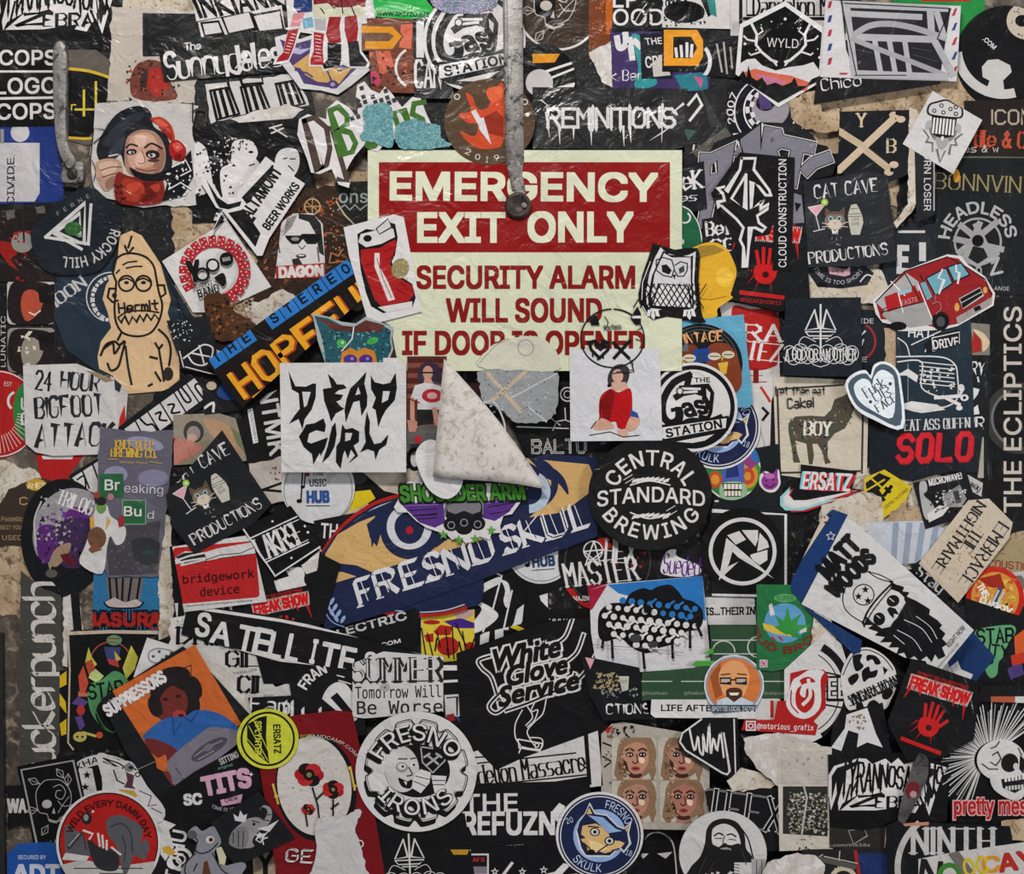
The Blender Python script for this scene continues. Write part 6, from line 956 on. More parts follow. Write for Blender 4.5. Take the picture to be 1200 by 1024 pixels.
P('lettering'); L('c9a84a', 2.6, "322 916 328 938|412 896 417 922"); C('c9a84a', 326, 930, 2.4); C('c9a84a', 411, 897, 2.2); C('c9a84a', 417, 918, 2.2); SF(W, "GE", 353, 999, 30, 14, 3.6, 4, 'nib'); SF('141416', "GE", 352, 998, 28, 13, 1, 4, 'nib'); T('c9a84a', "POPPY", 362, 860, 16, 5, -6, .02); AT('c5bfb8', "BANDCAMP.COM", 372, 922, 62, 262, 320, 4, .0); RG(W, 423, 985, 4, 1.4)
S('peeled_patch', "irregular white peeled paper patch over the poppies' stems", 'c2bfbf', torn(sm("372 962 384 954 402 954 418 946 426 948 418 964 422 984 430 1010 428 1030 366 1030 372 1004"), 1.4, 6, 9), 'paper')
S('bottlecap_badge', "large white round badge with toothed cap outline and toasting figures", 'cfcccc', EL(488.5, 901, 70.5, 70)); P('cap')
pts_ = []
for i in range(192):
    a = 2*math.pi*i/192; d = abs(((i/16) % 1)-.5)*2; r_ = 60-8*math.sin(max(0, (d-.55)/.45)*math.pi/2)**1.5
    pts_.append((489+r_*math.cos(a), 900+r_*math.sin(a)))
G(K, [(x-2, y+6) for x, y in pts_]); G('cfcccc', pts_); L('6a686a', 1, [(489+(x-489)*.965, 900+(y-900)*.965) for x, y in pts_], 0, 1); L(K, 1.2, pts_, 0, 1)
P('figures'); C(K, 490, 900, 38, 31); C('c4c1c1', 472, 898, 20, 27, -6); C('cfcccc', 461, 884, 7, 6); C('8c8a8b', 472, 896, 7, 6); C('cfcccc', 472, 895, 5, 3.6); C(K, 473, 895, 1.6); C('cfcccc', 485, 893, 4, 3.4); C(K, 486, 893, 1.5); L(K, 1.3, "468 886 478 886|482 886 488 885|480 896 484 904 478 906", 1); G(K, "468 908 478 912 484 910 482 920 472 918", 1); G(W, "474 912 478 913 477 917")
G(K, "492 872 508 874 526 872 524 890 508 904 496 892"); L('a5a3a4', 1.6, "494 872 508 874 524 872 522 888 508 902 496 890 494 872", 0); L('a5a3a4', 2.4, "500 894 516 882|502 882 514 892|498 884 504 880|512 880 518 884"); G('cfcccc', "486 904 494 898 506 902 504 914 494 926 484 920"); L(K, 1, "488 906 504 910|486 912 500 918"); G('cfcccc', "506 905 524 906 520 926 510 926"); L(K, 1, "507 911 522 911|508 916 521 916")
P('lettering')
for dx, dy, c, g in ((-2.4, 4, K, .075), (0, 0, K, .07), (0, 0, 'd6d3d3', .01)): AT(c, "FRESNO", 489+dx, 910+dy, 55, 210, 328, 20, g); AT(c, "IRONS", 489+dx, 892+dy, 50, 140, 42, 19, g, 1)
# --------- bottom right of centre
S('melt_sticker', "white and blue card with black melting dotted cloud shape", 'cbc9cb', "690 690 712 683 822 674 832 780 700 789 692 740", th=.0005); P('picture'); G('2a6fb0', "711 684 822 674 826 726 770 706 724 694"); G('9c1c3a', "690 690 711 684 694 712 688 716")
G(K, "700 734 702 716 714 706 730 704 738 694 752 688 762 690 770 686 784 684 794 692 800 700 812 704 822 714 822 728 816 736 800 740 790 752 770 758 756 764 738 756 726 746 710 750 702 746", 1)
rnd = random.Random(5)
for j in range(6):
    for i in range(11):
        x, y = 708+i*10.5+(j % 2)*5, 700+j*10+i*1.2
        if 702 < x < 818 and ((x-762)/58)**2+((y-724)/34)**2 < .92:
            c = '2a6fb0' if y < 700+(x-712)*.28 else W; C(c, x, y, 3.2+rnd.random()); 
            if rnd.random() < .6: L(c, 2.6, [(x, y), (x+7, y+5*rnd.choice((-1, 1)))])
L(K, 3, "706 746 705 756|716 748 717 768|752 758 754 780|786 750 787 768|807 736 807 756|815 730 820 742"); 
for x, y in ((705, 756), (717, 768), (754, 780), (787, 768), (807, 756), (820, 742)): C(K, x, y, 2)
C(K, 758, 712, 5); C('3a3a3c', 744, 746, 7, 5); C('3a3a3c', 764, 753, 6, 4); L('6a6a6a', .6, "690 753 760 758 800 763")
S('drink_card', "lower part of a black cat-drinks card below the melting cloud", '17181a', "680 766 748 780 760 840 706 842 690 812"); P('picture'); G('d49aa4', "685 768 696 770 691 782"); SP('a7946e', 60, 696, 786, 724, 806, 4, 3); SP('8a8a88', 30, 704, 804, 746, 816, 3, 4); G('b9b5a8', "724 790 736 790 735 806 728 808"); T('3d3a38', "CAVE", 730, 796, 8, 4); P('lettering'); SF(W, "CTIONS", 735, 828, 50, 11, 2.2, -1, 'brush', 3)
S('quote_sheet', "white band with black heavy capitals behind the green packet", 'cac6c5', "826 700 884 698 886 732 830 732"); P('lettering'); T(K, "IS...THEIR IN", 856, 716, 58, 10, -1, .06)
S('court_sheet', "dark green sheet with thin white court lines", '2f4a34', "830 731 884 731 940 770 936 816 751 818 751 786 832 778"); P('lines'); L('b8bab0', 1.2, "833 748 884 748|835 764 886 764|751 796 786 796|797 796 930 796"); RG('b8bab0', 846, 762, 13, 1.6, 180, 360); RG('b8bab0', 886, 756, 12, 1.6, 90, 270); P('lettering'); T('8c968a', "@EliseMusic", 766, 810, 30, 5, 0, .0); T('8c968a', "@RiseBook", 812, 810, 24, 5, 0, .0); T('8c968a', "bandcamp.com", 902, 810, 34, 5, 0, .0)
G('4a9a3a', "822 764 834 756 834 764"); G('4a9a3a', "808 778 814 772 846 772 834 778")
S('life_strip', "white rounded strip with black heavy capitals below the court lines", 'cfcccb', "762 817 912 817 904 840 766 838 761 834"); P('lettering'); T(K, "LIFE AFTER DEATH", 828, 827, 110, 8, .5, .06)
S('white_block', "white sheet piece beside the red at-name strip", 'c5c1bf', "884 816 910 816 906 840 884 842"); P('edge'); B('b02822', 900, 818, 904, 838)
S('avatar_badge', "round orange badge with bald bearded man in glasses", '8a93a5', "823 803 824 790 832 775 846 766 858 764 872 767 884 776 892 790 893 806 887 824 884 828 834 834 828 824"); P('picture'); RG('d5d2d0', 858, 800, 34, 1.6); C('c9713a', 858, 800, 31); G('94502a', "830 790 842 774 844 812 836 816")
C('d99a68', 858, 792, 18, 21); C('d99a68', 858, 802, 15, 15); G('4a2a1a', "849 806 858 803 867 806 866 816 858 820 850 816", 1); G('e6ddd4', "852 809 864 809 862 812 854 812"); L('2a1c1c', 1.8, "842 792 854 792 854 798 842 798 842 792|860 792 872 792 872 798 860 798 860 792|854 794 860 794"); C('9ab0b8', 848, 795, 3.4, 2.2); C('9ab0b8', 866, 795, 3.4, 2.2); L('4a2a1a', 1.4, "843 788 853 787|862 787 872 788"); G('b9c4cf', "838 818 850 814 858 820 866 814 880 820 880 826 838 826")
P('lettering'); G('3a4048', "829 823 884 823 880 832 833 832"); T('a9b3bd', "SPOTTIE LOCAL TACOS", 857, 827.5, 50, 6, 0, .04)
S('leaf_packet', "dark green packet with leaf on a blue disc and small photo icon", '1f6a3a', "884 683 951 684 948 776 902 784 884 782", gloss=.5); P('picture'); C('5a93bd', 917, 728, 24, 23); G('c9b03c', "891 728 908 732 928 740 926 744 904 740 893 736"); G('c9c6c4', "898 707 902 705 905 718 900 720"); G('c9c6c4', "934 736 942 732 942 738 934 740"); L(RD, 2, "902 744 906 748|910 744 914 748")
for a, r in ((-90, 22), (-130, 18), (-50, 20), (-165, 13), (-12, 22), (30, 16)):
    c_, s_ = math.cos(math.radians(a)), math.sin(math.radians(a)); G('2f8a3a', [(920, 736), (920+r*.5*c_-4*s_, 736+r*.5*s_+4*c_), (920+r*1.25*c_, 736+r*1.25*s_), (920+r*.5*c_+4*s_, 736+r*.5*s_-4*c_)])
C('2f8a3a', 920, 735, 7, 6); P('lettering'); C('4f9a5a', 917, 699, 13, 5); T('1c3a20', "SUPER", 917, 699, 20, 5.5, 0, .02); AT('7c1c1c', "BUD BROS", 917, 722, 37, 165, 15, 9, .06, 1); P('icon'); C('b04a7a', 892, 775, 5); RG(W, 892, 775, 2.4, .9); L(W, .9, "888 771 896 771 896 779 888 779 888 771"); T('2f7f4a', "@SUPERBUD", 920, 774, 40, 5, 0, .01)
scrap("cream and orange torn paper beside the leaf packet", "950 700 968 712 974 732 980 760 956 790 946 770", scrap_m, 91, 2)
S('tee_badge', "white round badge with heavy black rings and outlined capitals", 'cbc7c5', "916 782 964 738 982 752 994 790 988 830 964 858 930 876 916 860"); P('ring'); RG(K, 930, 808, 60, 9, -60, 60); RG(K, 930, 808, 50, 1.2, -60, 60); L(K, 2, "950 782 986 790|960 822 982 826"); P('lettering'); T(K, "FEE", 972, 804, 36, 28, 0, .07, grow=1.6); T('cbc7c5', "FEE", 972, 804, 33, 25, 0, .03); L(K, 1.4, "962 816 988 816")
S('notorious_sticker', "red cutout with white ornate blackletter capital above an at-name strip", 'a8201f', "923 786 940 782 962 782 968 790 964 800 964 826 950 842 955 846 952 858 866 852 870 840 904 840 908 818 922 818"); P('letter'); G('d2cecd', "932 790 946 782 962 784 958 794 958 824 944 838 928 836 918 822 922 806 926 794", 1); G('a8201f', "934 794 944 790 952 796 940 798 930 806 930 824 940 832 950 822 950 806 942 804 940 814 934 810 936 800", 1); L('d2cecd', 4, "944 794 946 812 938 822", 1); L('a8201f', 1.6, "924 806 924 822 932 832", 1)
P('lettering'); FONT[0] = 'mono'; T('d2cecd', "@notorious_grafix", 917, 849, 66, 9, 2, .02); FONT[0] = 'sans'; P('icon'); L('d2cecd', 1.6, "872 842 882 842 882 852 872 852 872 842"); RG('d2cecd', 877, 847, 2.6, 1.3)
S('cow_badge', "white round badge with black cow patches and banner lettering", 'cbc7c5', sm("982 786 994 762 1012 756 1030 764 1044 780 1046 800 1040 816 1032 828 1008 832 990 828 984 810")); P('patches'); L(K, 1.2, "984 788 996 765 1012 759 1030 767 1042 782", 1); G(K, "996 766 1006 764 1004 772 1008 778 1000 784 996 776", 1); G(K, "1012 765 1022 766 1028 774 1022 776 1018 770 1012 772", 1); G(K, "1006 784 1014 778 1016 784 1024 782 1022 790 1014 792 1008 796", 1); G(K, "990 792 1000 786 1002 792 994 800", 1); G(K, "1030 778 1036 782 1032 788"); G(K, "1014 820 1020 817 1026 822 1020 828 1012 827", 1); G(K, "1030 808 1038 803 1042 808 1036 816 1030 815", 1); G(K, "1000 822 1006 820 1008 828 1000 828", 1); L(K, 1, "990 816 1044 792|992 824 1044 800"); P('lettering'); SF(K, "VINGARAJADAN", 1020, 806, 60, 12, 2, -24, 'serif'); SF(K, "MERGE", 1010, 830, 36, 6, 1.4, -10)
S('letter_scrap', "white and black angular lettering piece under the cow badge", '17171a', "980 832 1030 820 1040 880 968 880 972 846"); P('lettering'); G(W, "988 834 1012 826 1022 856 1030 872 1012 866 1000 872 1002 856 990 852 982 876 970 872 986 850"); SP('8c7a62', 20, 986, 834, 1010, 850, 4, 3); G(W, "1036 858 1043 862 1038 864")
S('hat_card', "white diagonal card with bearded sunglasses face in a cap", 'cbc8c7', "988 606 1000 612 1136 736 1090 792 1080 772 1056 768 936 706", th=.0005); P('picture')
F(1035, 716); G('cbc8c7', "-49 -8 -50 -22 -44 -36 -32 -46 -20 -47 -6 -40 6 -34 -12 -14 -26 10 -38 2", 1); L(K, 1.3, "-26 12 -40 4 -49 -6 -51 -20 -44 -36 -32 -46 -20 -48|-21 -47 -10 -40 4 -36|-24 -48 -8 -44 7 -36", 1); RG(K, -27, -21, 12, 1.3)
for x, y in ((-33, -19), (-25, -27), (-22, -14)): STAR(K, x, y, 4.8)
L(K, 2.2, "-28 12 -22 -2 -10 -18 6 -34", 1); L(K, 1.2, "-25 14 -18 0 -6 -16 8 -32", 1); L(K, 2, "-28 10 -26 16|4 -36 10 -32")
G(K, "6 -34 14 -32 20 -30 18 -25 26 -24 23 -19 34 -14 44 -8 50 -4 49 2 58 8 64 14 61 18 68 24 64 30 70 36 64 40 68 50 60 54 56 48 52 57 46 50 38 56 32 50 24 54 20 46 11 48 14 40 2 40 6 34 -8 34 -2 28 -14 26 -10 22 -22 18 -16 14 -26 14 -24 4 -18 10 -6 18 4 16 8 10 12 6 16 -2 22 -12 18 -20 10 -24 4 -28")
G('cbc8c7', "-20 6 -14 -4 -4 -16 6 -27 14 -24 20 -18 20 -10 15 -4 12 5 4 14 -4 16 -12 14"); C(K, -9, 7, 7, 7.6); C(K, 7, -14, 7.6, 6.8, -20); G(K, "0 -4 3 -7 10 -5 14 2 8 1 8 7 3 2"); L('cbc8c7', 1, "-12 3 -8 6|3 -17 8 -13"); L('cbc8c7', .9, "12 20 30 30 40 44|20 8 40 18 52 34|8 26 20 36|34 4 50 16 58 30", 1)
F(); P('lettering'); T(K, "MATT", 979, 651, 56, 24, -46, .07); T(K, "WOODS", 993, 670, 68, 22, -44, .08); T('2a2a2c', "RIGHT NOW", 1115, 743, 30, 6, -50, .01); T('6a6a6a', "mattwoodsmusic.com", 1106, 765, 36, 2.5, -50, .0)
S('blue_card_edge', "dark blue card with white cut letter under the bearded hat card", '1c3562', "1136 736 1166 770 1142 800 1100 790 1090 792"); P('lettering'); G('cbc8c7', "1100 790 1108 768 1112 782 1122 774 1126 784 1140 790 1136 798 1116 790 1104 794")
S('blue_band', "dark blue star-printed strip above the bearded hat card", '1b3768', "960 606 972 596 990 602 936 704 924 690 924 680"); P('print'); STAR('c9c6cb', 970, 627, 6, 5, .5); STAR('1b3768', 970, 627, 4, 5, .5); G('c9b8a6', "934 604 958 596 968 606 930 664 932 640"); SP(K, 14, 950, 596, 970, 612, 2.4, 3)
S('diamond_corner', "dark blue card edge along the lower side of the bearded hat card", '1c3562', "936 706 1006 748 1004 762 996 764 952 722")
S('photo_grid', "pale sheet behind four blonde portraits below the serif title label", 'a8a094', "704 858 716 846 730 844 800 856 830 880 830 970 704 968"); P('pattern'); G('b02420', "706 852 718 848 712 858"); L(K, 2, "706 868 716 872|706 884 716 890 708 896"); SP('6a5a48', 20, 706, 850, 722, 920, 5, 3); SP(K, 14, 722, 848, 760, 866, 4, 4)
for x, y, lb in ((742, 887, "small rounded portrait of a blonde woman, upper one beside the serif title label"), (796, 887, "small rounded portrait of a blonde woman partly under the signature cutout"), (742, 936, "small rounded portrait of a blonde woman partly under the navy fox badge"), (798, 936, "small rounded portrait of a blonde woman above the long-haired man's disc")):
    S('portrait_sticker', lb, 'b9b0a4', RR(x, y, 52, 50, 5), grp='four blonde portraits'); P('face'); F(x+2, y-3); art_face(23, ('b8846c', 'ad7a66', 'b0806a', 'a87060')[(x > 770)+2*(y > 900)], '8a6c52', '9a4244', '3e2822'); SP('c4a888', 10, -18, -24, -6, 20, 3, x); SP('6a4e3a', 14, -20, -4, -12, 24, 3, y)
S('hudy_sticker', "black arrow-like cutout with white outline and scribbled signature", '151517', "792 866 796 858 822 838 862 838 866 920 860 924 852 908 846 906 796 876"); P('lettering'); L('cfcccb', 2, "820 840 798 856 795 866 802 876 844 902 850 904 853 900 846 856"); L('cfcccb', 1.6, "858 840 860 912"); C('cfcccb', 859, 914, 2.4, 6); L('d6d3d2', 2.2, "806 850 812 876 816 860 818 876 822 880 822 858 826 878 829 846 831 880 834 862 838 876 842 856 846 884", 1)
S('crest_round', "navy round fox badge with pale blue ring at the bottom centre", W, EL(702, 975, 51, 50)); P('logo'); F(702, 976, 5); art_crest(50.5); F()
S('hide_cap', "black cap-shaped cutout with two slanted eyes at the bottom edge", '141416', "750 1044 752 990 760 976 776 974 788 982 794 1000 796 1044"); P('outline'); L(W, 1.6, "744 1040 748 1000 756 982 768 975 782 980 790 994 794 1040", 1); G(W, "747 1000 760 1000 754 1006"); G(W, "770 1000 788 998 780 1006")
S('tfex_sheet', "black sheet with white outlined slab capitals above the long-haired man's disc", '151517', torn("824 924 866 918 912 920 914 992 900 994 826 940", 1, 7, 4)); P('lettering'); SF('c9c5c3', "TEEX", 870, 946, 88, 38, 5.4, 8, 'serif'); SF('151517', "TEEX", 870, 946, 88, 38, 3.2, 8, 'serif')
scrap("cream and orange torn strip above the outlined slab capitals", "866 896 900 904 912 912 900 920 856 924 850 912", scrap_m, 92, 1.5)
scrap("large pale water-stained paper patch below the red at-name strip", "868 860 908 856 972 872 968 920 912 918 884 896 870 880", white_scrap, 93, 2)
S('bush_photo', "cream bordered photo of a grey thicket under the pale patch", 'c2b9ac', "908 874 968 872 972 990 910 992"); P('picture'); G('2c2b29', "914 917 966 917 966 975 914 972"); SP('b8b3a4', 120, 922, 924, 966, 972, 3.2, 3); SP('6c675c', 90, 920, 924, 966, 972, 3, 4); SP('9a8f78', 60, 920, 926, 966, 972, 3, 6); SP('1e1d1c', 40, 916, 920, 966, 974, 3, 5); L('b5b0a8', 2, "938 916 942 930 936 972 940 992"); SP(K, 14, 930, 972, 948, 994, 2.6, 5); G('b8b0a6', "912 876 964 876 966 914 912 914"); SP('8a7a6a', 8, 920, 880, 960, 910, 3, 9)
S('thirty_sheet', "dark brown sheet with faint outlined card and small typed address", '2c2826', "968 960 1036 956 1032 992 968 988"); P('lettering'); L('8a8680', 1, "990 968 1008 966 1012 974 996 984 990 968"); T('a39c92', "ace.com/the38s", 986, 985, 58, 4, 0, .02); L('b0a594', 2, "960 991 1032 991 1034 962")
S('zebra_card', "black rectangle with white spiky two-line wordmark next to the mohawk skull", '121214', "966 880 1110 876 1104 958 1040 962 1006 968 968 964"); P('lettering'); F(1036, 918, 4, .92); art_zebra(); F()
tape = rough_mat('grey_tape_smear', ('3c3a3b', '5a5657', '242324', '6a3c3e'), 26, .25, 0, .3, .002)
S('mohawk_sticker', "black sheet with white skull, tall bristling mohawk and red outlined words", '121214', "1096 812 1150 806 1220 806 1220 964 1110 968 1104 900"); P('mohawk')
for i in range(64):
    a = math.radians(128+i*2.9); a2 = math.radians(140+i*2.45); r1 = 66+6*math.sin(i*1.7); L(('c9c7c6', '8a8888')[i % 3 == 1], 1.1, [(1165+30*math.cos(a2), 886+24*math.sin(a2)), (1170+(r1+2)*math.cos(a), 892+r1*1.05*math.sin(a))])
P('skull'); C('cbc8c6', 1166, 886, 28, 24); G('cbc8c6', "1154 904 1170 902 1196 896 1194 920 1190 930 1178 932 1158 920", 1); C('1a1a1b', 1176, 889, 10, 11, 20); C('cbc8c6', 1183, 893, 3, 4); G('1a1a1b', "1188 880 1194 886 1192 902 1187 896"); G('1a1a1b', "1166 908 1180 906 1194 902 1192 918 1182 924 1168 918"); 
for i in range(6): B('d2cfcd', 1170+i*4, 904-i*.6, 1172.8+i*4, 911-i*.6); B('c5c2c0', 1171+i*3.6, 916-i*.4, 1173.4+i*3.6, 921-i*.4)
L('3a3a3a', 1.2, "1156 880 1162 876 1166 884 1160 892 1154 888|1164 864 1160 870 1154 872|1144 890 1152 896 1162 896|1186 872 1190 880", 0)
P('lettering'); T('d09a98', "pretty mess", 1158, 942, 95, 26, 0, .03, grow=2); T('a81f22', "pretty mess", 1158, 942, 94, 25, 0, .03)
S('freak_card', "tilted black square with complete red words, handprint and red strip", '131315', "1062 768 1142 796 1134 862 1100 882 1056 886 1034 842", gloss=.3); P('picture'); F(1088, 828, 17, .92); art_freak(); F()
S('tape_smear', "grey crumpled tape strip across the spiky wordmark", '8a8686', torn(sm("1070 878 1082 886 1078 910 1066 938 1054 958 1046 950 1054 920 1062 896", 3), 1, 5, 3), 'tape', m=tape); P('red_smear'); C('6a2024', 1063, 920, 8, 10, 20); C('a88a8a', 1064, 925, 4, 4)
scrap("tan worn paper patch under the mohawk skull's red words", "1166 956 1210 952 1210 980 1168 978", brown_scrap, 94, 1)
S('cracked_strip', "dark strip with white bar and orange mark above the mohawk", '19181a', "1140 800 1210 800 1210 820 1140 818"); P('mark'); B('a8543a', 1154, 812, 1182, 819); B('c5c1bf', 1182, 812, 1210, 820)
S('red_edge_round', "dark sheet with navy panel, red edge and cream ring at the bottom edge", '232122', "936 990 1040 988 1040 1044 930 1044"); P('pattern'); G('1c2f5c', "1000 994 1036 994 1036 1044 1010 1044"); L('9a2424', 4, "998 992 1004 1030"); L('b8b0a4', 1.2, "962 998 1000 1006|980 992 978 1012 974 1012|950 1002 960 996"); RG('c2b79f', 984, 1026, 14, 5); L('55514c', 6, "952 1000 996 1010")
S('ninth_sticker', "black round sheet with white arc and large worn serif capitals", '161719', "1032 962 1046 956 1176 962 1180 984 1120 1000 1100 1044 1036 1044"); P('lettering'); RG('b5b1af', 1112, 1010, 66, 7, 170, 232); SF('b9b6b4', "NINTH", 1110, 979, 92, 28, 7, 0, 'serif', gap=2)
G('b5806a', "1052 959 1082 957 1082 961 1054 962")
S('local_team_sticker', "white card with yellow, red and green letters at the bottom corner", 'beb9b5', "1070 1000 1110 992 1210 978 1210 1044 1070 1044"); P('lettering'); T('1b1c20', "N", 1084, 1016, 26, 30, 8, .04); RG('3a7a2f', 1106, 1018, 11, 6); G('6c655f', "1104 994 1116 990 1138 1020 1130 1030"); T('c98a2a', "C", 1154, 1006, 22, 20, -8, .06); T('a82a24', "AY", 1184, 1002, 44, 22, -8, .06); T('a82a24', "TEAM", 1186, 1022, 52, 10, -6, .06); T('c9b02a', "OC", 1136, 1008, 30, 22, -10, .04)
S('beard_disc', "grey round disc with long-haired bearded man in black and white", 'c3c1c1', EL(845, 996, 51, 50)); P('picture'); G('1c1b1c', "800 1040 806 1014 818 1000 824 984 826 968 834 958 848 955 862 960 870 974 872 990 880 1004 878 1044", 1); G('c9c6c6', "832 976 834 966 846 961 858 966 864 976 865 988 858 996 848 997 838 992 833 984", 1); G('1c1b1c', "833 986 840 988 846 984 854 986 864 984 866 992 862 1008 852 1016 842 1014 834 1000", 1); L('1c1b1c', 1.8, "835 975 840 972 845 974|850 974 855 973 860 976", 1); L('3a3838', 1.1, "847 975 845 983 849 984|836 978 844 978|852 979 860 980", 1); L('9a9797', 1.4, "843 990 849 989 854 991"); C('8a8787', 848, 990, 4, 1.2); L(K, 1.6, "864 964 874 978 880 1000 884 1012", 1); B('9c9a9a', 878, 1002, 900, 1046); B('bdbbbb', 858, 1006, 878, 1046); L('4a4848', 1, "884 1004 884 1040|890 1004 890 1040")
for k in range(10): L('2a2a2a', .8, [(858, 1008+k*3.4), (864, 1009+k*3.4)])
SP('c5c2c2', 26, 824, 1016, 856, 1040, 3.4, 4); L('3a3838', 1, "812 1030 826 998|820 1034 834 1006|866 990 872 1008", 1)
scrap("white and red paper remnant beside the bearded man's disc", "896 1004 924 994 950 998 962 1008 958 1040 884 1044", white_scrap, 95, 2)
# --------- lower left
S('web_rail', "black strip with white torn capitals beside the jamb", '151517', torn("8 920 36 918 38 966 10 970", 1.4, 6, 5)); P('lettering'); T('bdbab8', "WA", 20, 944, 24, 17, 0, .06)
S('yellow_edge', "yellow and black round edge beside the monster artwork", K, "70 786 82 784 80 878 70 884"); P('pattern'); G('c9a81f', "70 792 78 786 78 802 70 806"); G('c9a81f', "70 812 77 822 78 836 70 826"); G('c9a81f', "70 848 78 842 78 860 72 862")
S('monster_card', "black square with green lettering, candy-corn horns and small creatures", '151516', "80 742 84 738 172 738 184 760 140 830 160 876 84 880 78 870"); P('frame'); L('b8a892', 4, "80 742 130 740 184 741"); L('b8a892', 2, "80 742 82 784 80 870 86 878")
P('creatures'); C('5a8a6a', 134, 750, 9, 6); L('8a3030', 1.6, "128 748 140 748"); G('3a3f6a', "122 758 142 758 138 776 126 774"); G('b5a04a', "134 762 142 772 136 776"); G('a83a34', "126 772 138 774 140 782 128 778"); RG('9a4a3a', 130, 776, 24, 1.4, 150, 390)
G('b8b04a', "104 758 108 770 114 778 106 786 100 776"); G('b5c07a', "108 780 122 792 114 800 104 794"); G('b8b04a', "154 756 162 770 158 784 148 796 144 782"); G('a8482f', "100 776 108 772 112 784 104 790"); G('b54a34', "92 792 98 780 104 800 100 812 94 812"); G('b5644a', "92 810 104 812 106 816 92 816")
G('4f8a5a', "104 804 120 796 134 786 146 792 152 806 130 818 118 822 112 836 118 850 132 858 120 852 106 832", 1); L('3f7a4a', 1.2, "110 826 120 848 132 858 136 854", 1); P('lettering'); SF(K, "STAB", 124, 808, 40, 16, 2.6, -8); P('figures'); G('55407c', "84 824 92 816 104 822 98 828"); C('a8342f', 95, 832, 5, 6); G('55407c', "88 840 96 838 100 850 94 856"); C('b5a65a', 94, 863, 8, 6); L('b5a65a', 3, "98 858 112 862"); C('b5482f', 117, 861, 4)
for x in (91, 97): C(K, x, 863, 1.4)
S('muffin_card', "white tilted square corner with dotted muffin top above the orange photo", 'cbc7c6', "174 746 224 762 200 830 158 792"); P('drawing'); F(191, 770, 6, .9); G('8a898a', "-17 4 -18 -6 -10 -12 0 -13 10 -12 18 -8 19 4 8 8 -10 8", 1); G('c6c4c4', "-15 3 -16 -5 -9 -10 0 -11 9 -10 16 -7 17 3 7 6 -9 6", 1)
for x, y in ((-11, -1), (-4, -8), (1, 2), (6, -3), (12, -8), (10, 2)): B('4a4a4c', x-1.8, y-1.8, x+1.8, y+1.8)
F()
S('orange_photo', "black tilted card with orange photo of child in headphones", '17181a', "120 818 216 756 234 770 300 842 260 880 200 956 150 880", th=.0005, gloss=.35); P('photo')
G('c2612c', "134 808 230 754 284 846 202 916 170 866 146 828"); C('1f1718', 202, 795, 24, 14, -20); G('1f1718', "178 808 184 790 204 780 224 792 232 806 236 830 222 842 214 820 200 838 184 826", 1)
C('6a2a24', 201, 822, 21, 22, 10); G('1f1718', "178 816 188 796 206 788 222 796 218 808 204 802 192 812 182 832", 1); C('1f1718', 230, 804, 8, 14, -20); C('1f1718', 184, 826, 8, 13, -20); L('1f1718', 1, "210 784 226 778 226 792", 0); C('a8383a', 212, 836, 8, 6); C('7a2a2a', 195, 820, 3, 2); C('2a1616', 196, 818, 3.4, 2); C('2a1616', 211, 814, 3.4, 2); C('3a1618', 214, 837, 3.4, 2.4)
G('2a5a9c', "178 852 192 842 204 838 218 838 234 830 262 836 284 856 268 870 244 866 230 866 214 880 194 868 170 864", 1); L('1f3f74', 1.6, "204 838 206 860 214 846|218 838 226 844 234 832"); G('6a2426', "172 864 190 866 210 878 200 890 180 880", 1); G('c2612c', "184 888 196 882 200 896 194 902 186 898"); G('6a2a28', "194 902 216 908 218 924 206 920", 1)
P('player'); G('77707c', "200 888 236 858 252 850 284 856 282 868 214 916 202 906", 1); G('4a4650', "226 886 238 872 258 862 268 864 262 874 236 890", 1); L('8a848e', 1.4, "230 884 244 874 262 866|234 888 252 878"); C('6a6470', 246, 874, 6, 4, -30); L('3a3840', 1, "208 898 214 906|216 910 226 916")
P('lettering'); T(W, "SUPPRESSORS", 160, 811, 82, 16, -32, .06); T(W, "THE", 134, 819, 8, 4, -32, .03)
S('graffiti_sheet', "black and white sheet of rounded outlined lettering beside the red damn-day disc", '18181b', "190 930 230 955 250 1000 240 1044 180 1044 180 960"); P('lettering'); G('c9c6c5', "182 950 202 940 204 950 214 948 208 964 200 970 206 990 196 1006 184 990 188 968"); RG(W, 214, 1004, 12, 4); RG(W, 214, 1004, 5, 2); T(W, "TOHU", 208, 1000, 60, 18, -80, .04); G('c29a3a', "192 990 200 988 208 996 204 1000 194 996"); SP(W, 10, 234, 976, 300, 1010, 5, 3)
S('tits_sticker', "black card with pink bold capitals, pink ribbon and curved small words", '141416', "196 926 230 902 284 872 304 894 310 926 240 976 190 956"); P('lettering'); T('c79ab0', "TITS", 267, 914, 58, 24, -12, .07); G('c79ab0', "260 935 286 928 284 938 262 942"); T(K, "CREW", 273, 934, 16, 5, -12, .04); T('a7a4a6', "SITTING", 270, 886, 24, 8, -24, .05); T('7c9a8a', "original", 266, 896, 18, 4, -16, .0); T(W, "SC", 228, 934, 22, 14, -4, .07); AT('b9b5b7', "TIME IS TOO", 268, 908, 38, 118, 70, 4, .02, 1); STAR('c9c6c8', 296, 905, 3, 4)
